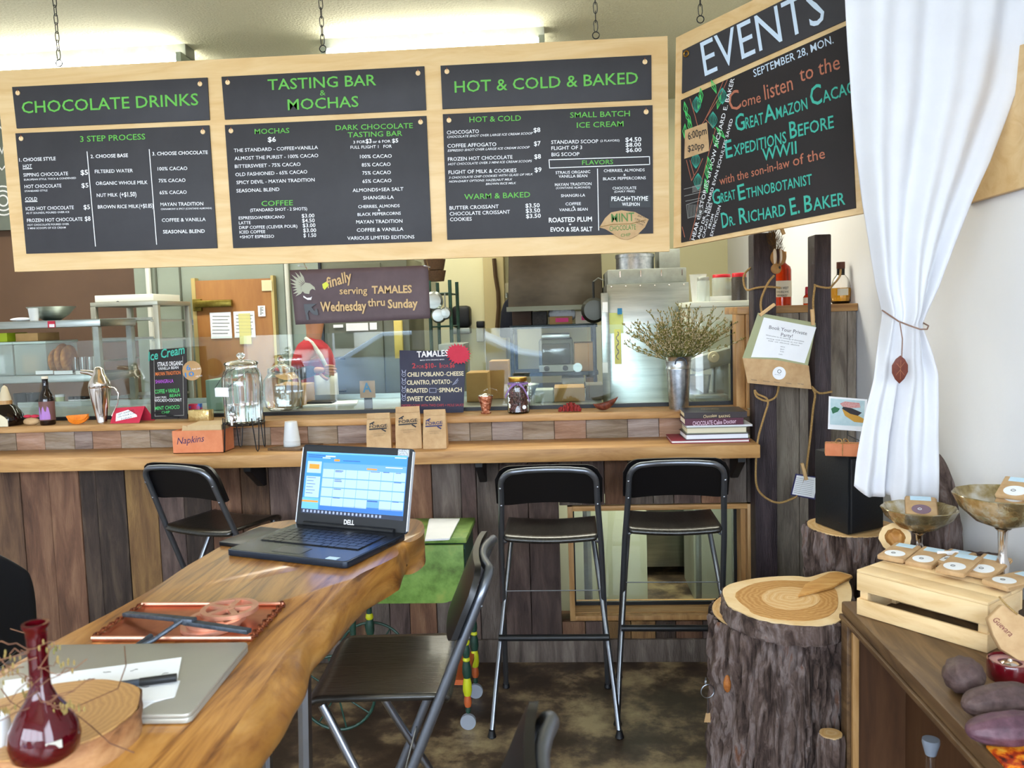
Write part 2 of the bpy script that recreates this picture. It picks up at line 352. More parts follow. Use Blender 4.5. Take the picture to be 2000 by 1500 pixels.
# ---------------- fluorescent fixtures on the ceiling ----------------
def fixture(p0, p1, label):
    a = PZ(*p0, 3.02); c = PZ(*p1, 3.02); y = (a.y+c.y)/2; x0, x1 = a.x, c.x
    t = E('ceiling_light', ((x0+x1)/2, y+.12, CEIL), label, 'ceiling light', 'fluorescent lights above the menu boards')
    O('diffuser', box(B(), x0+.03, x1-.03, y, y+.24, 3.02, 3.13), tubem, t, bev=.01)
    O('housing', box(B(), x0, x1, y+.06, y+.18, 3.13, CEIL), steeld, t)
    for x in (x0, x1-.03): O('end_cap', box(B(), x, x+.03, y-.005, y+.245, 3.015, 3.135), greyg, t)
fixture((-420, 172), (372, 152), 'glowing fluorescent ceiling fixture above the left menu panel')
fixture((624, 128), (1064, 114), 'glowing fluorescent ceiling fixture above the middle menu panels')
# ================= COUNTER =================
pz = 0.0
bar = E('bar_counter', (-.9, YWL+.2, 0), 'reclaimed plank bar counter with lower shelf and raised ledge', 'counter')
XL = -3.0; XE = PY(1485, 880, 3.42).x
PXL = PY(1473, 900, 3.56).x
b = B(); prism(b, [V(q) for q in ((XL, 3.42, .962), (XE, 3.42, .962), (XE, 3.552, .962), (PXL-.004, 3.552, .962), (PXL-.004, 3.72, .962), (XL, 3.72, .962))], (0, 0, .055)); O('counter_top', b, pine, bar, bev=.003)
O('ledge', box(B(), XL, PY(1464, 800, 3.66).x, 3.655, 3.97, 1.105, 1.135), pine, bar, bev=.003)
O('carcass', box(B(), XL, -.08, 3.71, 3.9, .0, 1.104), deskd, bar)
O('carcass', box(B(), -.08, .785, 3.71, 3.9, .76, 1.104), deskd, bar); O('carcass', box(B(), -.08, .785, 3.71, 3.9, 0, .15), deskd, bar)
xs = [-300, -250, -205, -170, -120, -60, 40, 96, 155, 187, 244, 305, 357, 411, 470, 525, 590, 650, 705, 750, 790, 843, 900, 930, 975, 1030, 1090]
WX0, WX1, WZ0, WZ1 = -.022, .795, .19, .716
tones = [0, 5, 1, 2, 1, 0, 5, 5, 1, 1, 2, 4, 1, 5, 0, 4, 5, 0, 3, 4, 5, 3, 4, 3, 4, 4]
for i in range(len(xs)-1):
    a = PY(xs[i], 925, YWL).x; c = PY(xs[i+1], 925, YWL).x; d = random.uniform(0, .008)
    O('plank', box(B(), a+.0015, c-.0015, YWL-.006-d, YWL+.03, .105, .962), PLK[tones[i]], bar, bev=.0025)
x = PY(1090, 925, YWL).x; lowx = []
wds = [.105, .10, .105, .11, .09, .12, .1, .1, .12]; i = 0
while x < .795:
    c = min(x+wds[i % 9], .8); d = random.uniform(0, .006)
    O('plank', box(B(), x+.0015, c-.0015, YWL-.006-d, YWL+.03, WZ1+.005, .962), PLK[(3, 4, 5, 3)[i % 4]], bar, bev=.0025)
    O('plank', box(B(), x+.0015, c-.0015, YWL-.006-d, YWL+.03, .105, WZ0-.005), PLK[(5, 4, 2, 2, 1)[i % 5]], bar, bev=.0025)
    x = c; i += 1
O('kick_board', box(B(), XL, .8, YWL-.02, YWL+.03, 0, .105), PLK[3], bar, bev=.002)
xs = [-200, -110, -20, 32, 88, 146, 181, 237, 294, 350, 410, 470, 529, 602, 660, 720, 790, 860, 918, 961, 1021, 1083, 1145, 1226, 1287, 1345, 1400, 1475]
for i in range(len(xs)-1):
    a = PY(xs[i], 850, 3.70).x; c = PY(xs[i+1], 850, 3.70).x
    O('backsplash_block', box(B(), a+.001, c-.001, 3.697-random.uniform(0, .004), 3.712, 1.017, 1.105), PLKH[(0, 1, 0, 2, 0, 1, 2, 0, 0)[i % 9]], bar, bev=.0015)
for px in (930, 1440, 1380-900):
    x = PY(px, 930, 3.5).x; b = B(); prism(b, [(x, 3.665, .962), (x, 3.48, .962), (x, 3.48, .935), (x, 3.63, .84), (x, 3.665, .84)], (.03, 0, 0)); O('bracket', b, blkp, bar)
# low window in the counter front
wn = O('window_2', box(B(), WX0, WX1, YWL-.012, YWL+.03, WZ0, WZ0+.022), pinev, kind=st, bev=.002)
O('frame_rail', box(B(), WX0, WX1, YWL-.012, YWL+.03, WZ1-.022, WZ1), pine, wn, bev=.002)
for x in (WX0, WX1-.024): O('frame_stile', box(B(), x, x+.024, YWL-.014, YWL+.03, WZ0, WZ1), pinev, wn, bev=.002)
O('sill', box(B(), WX0, WX1, YWL+.03, YWL+.2, WZ0+.002, WZ0+.025), pine, wn)
O('jamb', box(B(), WX1-.045, WX1-.024, YWL+.03, YWL+.2, WZ0, WZ1), pinev, wn)
O('jamb', box(B(), WX0, WX0+.02, YWL+.03, YWL+.2, WZ0, WZ1), deskd, wn)
b = B(); g = .012
for q in ((WX0+.02, WX1-.045, WZ0+.025, WZ0+.04), (WX0+.02, WX1-.045, WZ1-.03, WZ1-.02), (WX0+.02, WX0+.03, WZ0+.03, WZ1-.02), (WX1-.057, WX1-.045, WZ0+.03, WZ1-.02)): box(b, q[0], q[1], YWL+.12, YWL+.14, q[2], q[3])
O('gasket', b, blkp, wn)
O('pane', box(B(), WX0+.03, WX1-.055, YWL+.127, YWL+.133, WZ0+.038, WZ1-.028), pane, wn)
# glass screen on the ledge
GY = 3.87; g0, g1 = -3.0, PY(1432, 700, GY).x
ztop = PY(700, 649, GY).z
scr = E('glass_screen', ((g0+g1)/2, GY, 1.135), 'long clear glass screen standing on the raised ledge', 'screen')
for a, c in ((g0, PY(1150, 700, GY).x-.003), (PY(1150, 700, GY).x, g1)): O('pane', box(B(), a, c, GY-.003, GY+.003, 1.15, ztop), pane, scr)
O('bottom_channel', box(B(), g0, g1, GY-.012, GY+.012, 1.135, 1.152), blkp, scr)
O('end_channel', box(B(), g1-.012, g1, GY-.01, GY+.01, 1.152, ztop), blkp, scr)
plk_lifted = M('shade_lifted_plank', ['6A5E52', '8C8072', 'A49888'], (7, 7, 1.1), 2.6, .8, bump=.6, var=.15, bsc=26, dist=.6)  # grey plank colour lightened to make up for the shade between the posts
# timber end frame, bottle shelf and plank divider
dv = E('plank_divider', (1.02, 3.72, 0), 'grey plank divider wall with bottle shelf at the counter end', 'divider')
xa = PY(1436, 700, 3.74).x; xb = PY(1453, 700, 3.74).x; xc = PY(1470, 700, 3.74).x; zt = PY(1450, 614, 3.7).z
O('frame_post', box(B(), xa, xb, 3.72, 3.80, 1.135, zt), pinev, dv, bev=.002)
O('frame_post', box(B(), xb+.002, xc, 3.70, 3.80, 1.135, zt), pinev, dv, bev=.002)
O('bottle_shelf', box(B(), xa, XR, 3.69, 3.98, zt, zt+.033), pine, dv, bev=.003)
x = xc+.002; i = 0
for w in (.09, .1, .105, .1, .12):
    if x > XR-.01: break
    c = min(x+w, XR-.002); O('plank', box(B(), x, c-.003, YWL+.02+random.uniform(0, .008), YWL+.06, 0, zt), plk_lifted, dv, bev=.0025); x = c; i += 1
for i, (u, y0) in enumerate(((1473, 3.56), (1591, 3.5))):
    a = PY(u, 700, y0).x; w = PY((1517, 1624)[i], 700, y0).x-a; zz = PY(u, (455, 458)[i], y0).z
    O('post', box(B(), a, a+w, y0, y0+.1, 0, zz), post, label=('dark weathered timber post beside the bar end and the hanging envelope', 'dark weathered timber post behind the black speaker')[i], cat='post', bev=.006)
# ================= MENU BOARDS =================
BY = 3.0; BP = (V((0, BY, 0)), V((0, -1, 0))); BN = V((0, -1, 0))
def panel_board(name, label, pts, pl, th, mat):
    b = B(); prism(b, [PP(*p, pl) for p in pts], -pl[1]*th); return O(name, b, mat, label=label, cat='board', bev=.0015)
mb = E('menu_board', PP(650, 510, BP), 'long plywood menu board with three pairs of chalk-dark panels', 'menu board', None)
b = B(); prism(b, [PP(*p, BP) for p in ((-8, 138), (28.5, 531), (1308, 491), (1304, 70))], (0, .018, 0)); O('backing_board', b, ply, mb, bev=.001)
C1, C2, C3 = crop(0, 100, 3.409, BP), crop(420, 100, 3.409, BP), crop(850, 60, 3.409, BP)
def sign(par, to3, pts, nrm, mat, lab=None, rings=(), th=.006):
    b = B(); prism(b, [to3(*p)+nrm*.0005 for p in pts], nrm*th); s = O('sign_panel', b, mat, par, bev=.0006)
    for h in rings:
        b = B(); q = nrm.to_track_quat('Z', 'Y').to_matrix().to_4x4(); lathe(b, to3(*h)+nrm*(th+.0003), [(0, 0), (.0085, 0), (.0085, .003), (0, .004)], 14, q); O('screw_washer', b, crate_m, s)
        b = B(); tube(b, [to3(h[0], h[1]-5)+nrm*(th+.004), to3(h[0]-1, h[1]-26)+nrm*(th+.002)], .0012, 5); O('hook', b, copper, s)
    return s
K = .006; N0 = BN
def pnl(to3, hdr, body, rh, rb):
    f = lambda x, y: to3(x, y)+N0*(K+.0008)
    h = sign(mb, to3, hdr, N0, chalk, rings=rh); d = sign(mb, to3, body, N0, chalk, rings=rb); return f, h, d
def L(to3, a, c, w=6): return [(a, c)]
f, h, d = pnl(C1, ((87, 241), (118, 516), (1400, 460), (1385, 178)), ((109, 549), (182, 1349), (1451, 1312), (1397, 495)), ((128, 282), (1338, 222)), ((150, 585), (1357, 540)))
text('lettering', [('CHOCOLATE DRINKS', 157, 417, 1328, 362, 78, .012)], green_t, h, f, N0)
text('green_lettering', [('3 STEP PROCESS', 543, 607, 975, 590, 38, .01)], green_t, d, f, N0)
w = [('1. CHOOSE STYLE', 138, 738, 380, 728, 23, .02), ('HOT', 163, 780, 222, 778, 23), ('SIPPING CHOCOLATE', 166, 838, 462, 828, 23), ('EUROPEAN STYLE, THICK & CONDENSED', 170, 864, 515, 852, 12), ('$5', 546, 826, 595, 824, 32, .03),
     ('HOT CHOCOLATE', 173, 915, 418, 908, 23), ('STANDARD STYLE', 174, 940, 325, 935, 12), ('$5', 552, 911, 598, 909, 30, .01), ('COLD', 178, 998, 257, 996, 23), ('ICED HOT CHOCOLATE', 182, 1062, 500, 1053, 23), ('AS IT SOUNDS, POURED OVER ICE', 184, 1086, 470, 1078, 12), ('$5', 566, 1055, 608, 1053, 30, .01),
     ('FROZEN HOT CHOCOLATE', 190, 1140, 558, 1130, 23), ('HOT CHOCOLATE POURED OVER', 192, 1165, 468, 1158, 12), ('3 MINI SCOOPS OF ICE CREAM', 194, 1187, 447, 1181, 12), ('$8', 574, 1132, 612, 1130, 30, .01),
     ('2. CHOOSE BASE', 612, 715, 860, 707, 23, .02), ('FILTERED WATER', 640, 815, 893, 808, 23), ('ORGANIC WHOLE MILK', 647, 894, 990, 886, 23), ('NUT MILK', 653, 973, 792, 969, 23), ('(+$1.50)', 806, 972, 916, 968, 30, .02), ('BROWN RICE MILK', 660, 1050, 932, 1045, 23), ('(+$0.85)', 935, 1046, 1028, 1044, 28),
     ('3. CHOOSE CHOCOLATE', 1022, 697, 1390, 687, 23, .02), ('100% CACAO', 1057, 797, 1254, 793, 23), ('75% CACAO', 1064, 876, 1242, 872, 23), ('65% CACAO', 1070, 955, 1250, 951, 23), ('MAYAN TRADITION', 1076, 1033, 1360, 1028, 23), ('CINNAMONY & SPICY (CONTAINS ALMONDS)', 1078, 1059, 1416, 1052, 11),
     ('COFFEE & VANILLA', 1085, 1138, 1376, 1132, 23), ('SEASONAL BLEND', 1093, 1215, 1370, 1210, 23, .02)]
text('lettering', w, white_t, d, f, N0, bold=.008)
strokes('rule', [((588, 672), (644, 1300)), ((1001, 657), (1050, 1288)), ((163, 786), (222, 784)), ((178, 1004), (257, 1002))], white_t, d, f, N0, .003)
f, h, d = pnl(C2, ((47, 173), (70, 457), (1408, 394), (1395, 103)), ((69, 494), (125, 1312), (1445, 1267), (1409, 433)), ((90, 212), (1354, 150)), ((112, 534), (1371, 475)))
text('lettering', [('TASTING BAR', 358, 263, 1077, 230, 72, .012), ('&', 703, 299, 740, 297, 36), ('MOCHAS', 490, 396, 960, 373, 72, .012)], green_t, h, f, N0)
text('green_lettering', [('MOCHAS', 270, 555, 500, 547, 34), ('DARK CHOCOLATE', 808, 530, 1320, 515, 34), ('TASTING BAR', 888, 577, 1250, 566, 34), ('COFFEE', 315, 1033, 524, 1027, 34)], green_t, d, f, N0, bold=.008)
w = [('$6', 357, 607, 411, 605, 32, .03), ('THE STANDARD - COFFEE+VANILLA', 132, 675, 690, 654, 23), ('ALMOST THE PURIST - 100% CACAO', 136, 728, 692, 708, 23), ('BITTERSWEET - 75% CACAO', 138, 781, 574, 766, 23), ('OLD FASHIONED - 65% CACAO', 142, 835, 619, 816, 23), ('SPICY DEVIL - MAYAN TRADITION', 149, 888, 668, 869, 23), ('SEASONAL BLEND', 149, 943, 434, 932, 23),
     ('(STANDARD SHOT - 2 SHOTS)', 240, 1070, 618, 1060, 20), ('ESPRESSO/AMERICANO', 164, 1122, 468, 1114, 20), ('LATTE', 165, 1155, 243, 1152, 20), ('DRIP COFFEE (CLEVER POUR)', 167, 1186, 553, 1176, 20), ('ICED COFFEE', 169, 1216, 340, 1212, 20), ('+SHOT ESPRESSO', 170, 1248, 398, 1243, 20),
     ('$3.00', 582, 1110, 666, 1108, 25, .01), ('$4.50', 585, 1142, 668, 1140, 25, .01), ('$3.00', 589, 1174, 673, 1172, 25, .01), ('$3.00', 592, 1207, 678, 1205, 25, .01), ('$ 1.50', 594, 1240, 678, 1238, 25, .01),
     ('3 FOR', 925, 618, 1004, 614, 18), ('$3', 1007, 616, 1046, 614, 28, .03), ('or 6 FOR', 1054, 614, 1172, 611, 18), ('$5', 1182, 612, 1223, 610, 26, .03), ('FULL FLIGHT 1   FOR', 906, 653, 1180, 645, 20),
     ('100% CACAO', 969, 716, 1180, 711, 23), ('85% CACAO', 981, 771, 1172, 766, 23), ('75% CACAO', 985, 825, 1174, 820, 23), ('65% CACAO', 986, 880, 1178, 874, 23), ('ALMONDS+SEA SALT', 920, 940, 1257, 930, 23), ('SHANGRI-LA', 990, 990, 1193, 985, 23), ('CHERRIES, ALMONDS', 957, 1047, 1232, 1040, 20), ('&', 1088, 1067, 1103, 1066, 15), ('BLACK PEPPERCORNS', 953, 1099, 1240, 1090, 20),
     ('MAYAN TRADITION', 944, 1150, 1251, 1143, 23), ('COFFEE & VANILLA', 948, 1204, 1257, 1196, 23), ('VARIOUS LIMITED EDITIONS', 885, 1258, 1330, 1248, 23)]
text('lettering', w, white_t, d, f, N0, bold=.008)
f, h, d = pnl(C3, ((37, 236), (50, 524), (1440, 460), (1438, 165)), ((52, 558), (82, 1393), (1450, 1350), (1446, 498)), ((80, 276), (1395, 212)), ((94, 600), (1403, 544)))
text('lettering', [('HOT & COLD & BAKED', 132, 416, 1350, 355, 76, .012)], green_t, h, f, N0)
text('green_lettering', [('HOT & COLD', 230, 613, 572, 602, 36), ('SMALL BATCH', 898, 583, 1295, 572, 36), ('ICE CREAM', 943, 650, 1253, 640, 36), ('WARM & BAKED', 196, 1126, 633, 1110, 36), ('FLAVORS', 978, 896, 1184, 890, 30)], green_t, d, f, N0, bold=.008)
sl = .25
w = [('CHOCOGATO', 80, 693, 293, 684, 24), ('$8', 656, 680, 701, 677, 30, .02), ('CHOCOLATE SHOT OVER LARGE ICE CREAM SCOOP', 82, 718, 651, 693, 15, 0, sl), ('COFFEE AFFOGATO', 84, 782, 408, 770, 24), ('$7', 659, 770, 703, 767, 30, .02), ('ESPRESSO SHOT OVER LARGE ICE CREAM SCOOP', 85, 809, 630, 786, 15, 0, sl), ('FROZEN HOT CHOCOLATE', 87, 870, 516, 855, 24), ('$8', 661, 856, 705, 853, 30, .02),
     ('HOT CHOCOLATE OVER 3 MINI ICE CREAM SCOOPS', 88, 899, 645, 877, 15, 0, sl), ('FLIGHT OF MILK & COOKIES', 91, 957, 542, 943, 24), ('$9', 663, 944, 709, 941, 30, .02), ('3 CHOCOLATE CHIP COOKIES WITH GLASS OF MILK', 93, 988, 652, 964, 14, 0, sl), ('NON-DAIRY OPTIONS: HAZELNUT MILK', 94, 1014, 515, 998, 14, 0, sl), ('BROWN RICE MILK', 338, 1030, 540, 1023, 14, 0, sl),
     ('BUTTER CROISSANT', 98, 1194, 424, 1183, 24), ('$3.50', 602, 1180, 696, 1177, 27, .02), ('CHOCOLATE CROISSANT', 99, 1233, 499, 1219, 24), ('$3.50', 604, 1214, 699, 1211, 27, .02), ('COOKIES', 101, 1270, 245, 1266, 24), ('$3.50', 606, 1250, 704, 1246, 27, .02),
     ('STANDARD SCOOP', 773, 757, 1085, 750, 24), ('(2 FLAVORS)', 1099, 743, 1226, 740, 14), ('$4.50', 1265, 743, 1371, 740, 29, .02), ('$8.00', 1267, 777, 1369, 773, 27, .02), ('$6.00', 1269, 811, 1372, 808, 27, .02), ('FLIGHT OF 3', 774, 797, 978, 791, 24), ('BIG SCOOP', 775, 839, 960, 835, 24),
     ('STRAUS ORGANIC', 802, 957, 1032, 950, 19), ('VANILLA BEAN', 822, 982, 1012, 977, 19), ('MAYAN TRADITION', 797, 1037, 1040, 1030, 19), ('(CONTAINS ALMONDS)', 805, 1056, 1032, 1051, 13), ('SHANGRI-LA', 838, 1110, 998, 1106, 19), ('COFFEE', 868, 1165, 970, 1162, 19), ('&', 914, 1182, 929, 1182, 13), ('VANILLA BEAN', 826, 1204, 1015, 1199, 19),
     ('ROASTED PLUM', 757, 1278, 1043, 1270, 31, .03), ('+', 890, 1300, 907, 1299, 17, .03), ('EVOO & SEA SALT', 768, 1339, 1046, 1336, 29, .03),
     ('CHERRIES, ALMONDS', 1122, 944, 1393, 938, 19), ('&', 1252, 968, 1268, 968, 14), ('BLACK PEPPERCORNS', 1117, 998, 1401, 991, 19), ('CHOCOLATE', 1180, 1060, 1338, 1057, 18), ('(DAIRY FREE)', 1192, 1080, 1328, 1077, 13)]
text('lettering', w, white_t, d, f, N0, bold=.008)
strokes('rule', [((758, 862), (1425, 841), (1427, 893), (762, 917), (758, 862)), ((1080, 922), (1088, 1330))], white_t, d, f, N0, .0028)
b = B(); prism(b, [f(*p)+N0*.0004 for p in ((1158, 1103), (1432, 1095), (1433, 1178), (1160, 1182))], N0*.001); pt = O('black_label', b, blkp, d)
text('label_lettering', [('PEACH+THYME', 1172, 1136, 1415, 1134, 30, .02), ('W/LEMON', 1243, 1168, 1360, 1168, 22, .02)], white_t, d, f, N0, lift=.002)
lf = [(1092, 1312), (1130, 1250), (1170, 1212), (1240, 1198), (1330, 1210), (1420, 1258), (1395, 1310), (1340, 1365), (1280, 1392), (1230, 1385), (1170, 1345), (1130, 1322)]
b = B(); prism(b, [f(*p)+N0*.002 for p in lf], N0*.0015)
leaf = O('paper_leaf', b, kraft, label='brown paper leaf notice stuck on the lower right of the menu board', cat='notice')
text('lettering', [('MINT', 1172, 1277, 1325, 1268, 56, .02), ('CHOCOLATE', 1160, 1336, 1335, 1325, 34, .01), ('CHIP', 1235, 1375, 1300, 1368, 20, .01)], M('olive_ink', ['4E7A3A']), leaf, f, N0, lift=.0045)
text('small_lettering', [('AND ICE', 1345, 1240, 1400, 1252, 12), ('CREAM', 1325, 1258, 1390, 1285, 12), ('VEGAN', 1330, 1280, 1380, 1300, 12)], black_t, leaf, f, N0, lift=.0045)
strokes('leaf_vein', [((1098, 1308), (1180, 1292), (1300, 1288), (1400, 1262))], M('ochre_ink', ['8A6A34']), leaf, f, N0, .003, .0045)
# events board, turned towards the room
b0 = V((PY(1316, 485, 3.02).x, 3.02, 0)); ed = math.radians(42); EN = V((-math.sin(ed), -math.cos(ed), 0)); EP = (b0, EN)
ev = E('events_board', PP(1500, 440, EP), 'plywood events board with hand-lettered coloured chalk announcement', 'sign')
C4 = crop(1300, 0, 3.0, EP)
b = B(); prism(b, [C4(*p) for p in ((60, 220), (45, 1455), (1158, 1250), (1150, -311))], -EN*.018); O('backing_board', b, ply, ev, bev=.001)
fe = lambda x, y: C4(x, y)+EN*.0068
b = B(); prism(b, [C4(*p)+EN*.0005 for p in ((105, 297), (101, 549), (1062, 120), (1060, -180))], EN*.006); eh = O('header_panel', b, chalk, ev)
b = B(); prism(b, [C4(*p)+EN*.0005 for p in ((96, 588), (97, 1422), (1118, 1220), (1070, 150))], EN*.006); eb = O('body_panel', b, chalkb, ev)
text('lettering', [('EVENTS', 238, 450, 945, 128, 212, -.004)], blue_t, eh, fe, EN)
b = B(); torus(b, C4(130, 318)+EN*.01, .009, .0025, EN); O('cup_hook', b, brass, eh)
text('lettering', [('SEPTEMBER 28, MON.', 525, 455, 992, 255, 46, .004)], blue_t, eb, fe, EN)
text('copper_lettering', [('C', 388, 660, 452, 632, 118, 0), ('ome', 455, 632, 566, 600, 62), ('listen', 590, 588, 755, 528, 92), ('to the', 795, 483, 1030, 405, 88), ('with the son-in-law', 325, 1086, 735, 978, 50), ('of the', 755, 975, 942, 928, 62)], cop_t, eb, fe, EN, bold=.004)
text('teal_lettering', [('G', 420, 775, 475, 757, 100), ('REAT', 478, 757, 582, 727, 68), ('A', 588, 722, 655, 700, 100), ('MAZON', 658, 698, 840, 640, 66), ('C', 858, 625, 925, 605, 118), ('ACAO', 930, 605, 1125, 540, 70),
     ('E', 362, 930, 402, 918, 105), ('XPEDITIONS', 408, 916, 716, 838, 66), ('B', 737, 815, 780, 803, 100), ('EFORE', 785, 802, 993, 750, 72), ('WWII', 575, 945, 776, 900, 72), ('G', 285, 1202, 332, 1190, 88), ('REAT', 335, 1188, 420, 1165, 56), ('E', 437, 1176, 478, 1164, 92), ('THNOBOTANIST', 482, 1162, 866, 1080, 58),
     ('D', 340, 1337, 380, 1327, 90), ('R.', 384, 1325, 416, 1318, 56), ('R', 442, 1315, 490, 1304, 95), ('ICHARD', 494, 1302, 712, 1262, 66), ('E.', 742, 1262, 795, 1248, 100), ('B', 822, 1245, 868, 1236, 98), ('AKER', 874, 1234, 1060, 1198, 72)], teal_t, eb, fe, EN, bold=.016)
text('side_lettering', [('HEAR the STORIES of HOW RICHARD E. BAKER', 178, 1408, 412, 462, 22), ('AND DR. RICHARD EVAN SCHULTES SAVED', 208, 1400, 403, 700, 17), ('CACAO TREES', 235, 1395, 282, 1190, 15), ('FROM', 270, 1340, 292, 1258, 15), ('EXTINCTION', 283, 1385, 332, 1208, 17)], white_t, eb, fe, EN)
strokes('tree_drawing', [((150, 1405), (180, 1290), (215, 1080), (265, 880), (300, 760), (240, 700), (330, 560), (370, 470)), ((120, 1390), (105, 1330)), ((150, 580), (180, 680), (200, 760), (235, 710), (320, 540), (345, 480)), ((130, 940), (160, 1060), (175, 1030), (150, 940)), ((225, 930), (195, 1000), (175, 1030))], cop_t, eb, fe, EN, .0022)
lv = []
for cx, cy, a in ((125, 640, 1.4), (140, 690, 1.1), (150, 740, 1.3), (205, 600, 1.7), (215, 560, 1.5), (290, 510, 1.2), (320, 600, 1.8), (330, 780, .9), (300, 830, 1.2), (250, 1010, 1.5), (265, 960, 1.3), (120, 770, 1.6), (245, 1090, 1.4)):
    dx, dy = math.cos(a)*42, math.sin(a)*42; nx, ny = -dy*.28, dx*.28
    lv += [((cx-dx, cy-dy), (cx+nx, cy+ny), (cx+dx, cy+dy), (cx-nx, cy-ny), (cx-dx, cy-dy)), ((cx-dx, cy-dy), (cx+dx, cy+dy))]
strokes('leaf_drawing', lv, lgreen_t, eb, fe, EN, .0022)
lv = []
for cx, cy in ((285, 705), (340, 565), (185, 940), (198, 1065), (190, 615)):
    for q in (1, .6, .2, -.2, -.6, -1): lv.append(tuple((cx+q*24*math.sin(math.pi*i/6), cy-48+96*i/6) for i in range(7)))
strokes('pod_drawing', lv, teal_t, eb, fe, EN, .0018)
strokes('sketch_drawing', [((115, 1110), (215, 1085)), ((118, 1150), (220, 1125)), ((125, 1180), (222, 1160)), ((130, 1200), (225, 1170), (228, 1250), (138, 1280), (130, 1200))]+[((140+i*9, 1200), (144+i*9, 1275)) for i in range(9)]+[((165, 1095+i*8), (215, 1082+i*8)) for i in range(5)], M('grey_chalk', ['8A8A86']), eb, fe, EN, .002)
b = B(); prism(b, [fe(*p)+EN*.001 for p in ((118, 932), (262, 885), (262, 850), (250, 718), (122, 765))], EN*.001); kt = O('paper_tag', b, kraft, label='brown paper price tag taped on the left of the events board', cat='tag')
text('lettering', [('6:00pm', 142, 822, 250, 786, 44, .02), ('$20pp', 140, 892, 236, 868, 36, .02)], black_t, kt, fe, EN, lift=.0028)
# a second plywood board on the right wall, behind the curtain
WRP = (V((XR-.022, 0, 0)), V((-1, 0, 0)))
b = B(); prism(b, [PP(*p, WRP) for p in ((1880, 400), (2080, 342), (2080, 60), (1860, 130))], (.02, 0, 0)); O('plywood_board', b, ply, label='bare plywood board on the right wall behind the white curtain', cat='board', bev=.002)
# chains
def chain(px, py, pl, label):
    p = PP(px, py, pl); z = p.z; t = E('chain', (p.x, p.y, z), label, 'chain', 'hanging chains'); i = 0
    b = B(); torus(b, (p.x, p.y+.0, z+.012), .012, .002, (0, 1, 0), 12, 6); O('ring', b, blkp, t)
    b = B(); z += .03
    while z < CEIL:
        r = Matrix.Rotation(math.pi/2*(i % 2), 3, 'Z'); q = [r @ V((.007*math.cos(a), 0, .014*math.sin(a)+(.006 if math.sin(a) > 0 else -.006)))+V((p.x, p.y, z+.014)) for a in [k*math.pi/5 for k in range(10)]]
        tube(b, q, .0016, 5, closed=True); z += .031; i += 1
    O('links', b, blkp, t)
for px, py, l in ((116, 130, 'dark chain holding the menu board at its left end'), (631, 102, 'dark chain holding the middle of the menu board'), (1164, 76, 'dark chain holding the menu board at its right end')): chain(px, py, (V((0, BY+.01, 0)), BN), l)
chain(1368, 45, (b0-EN*.01, EN), 'dark chain holding the events board')
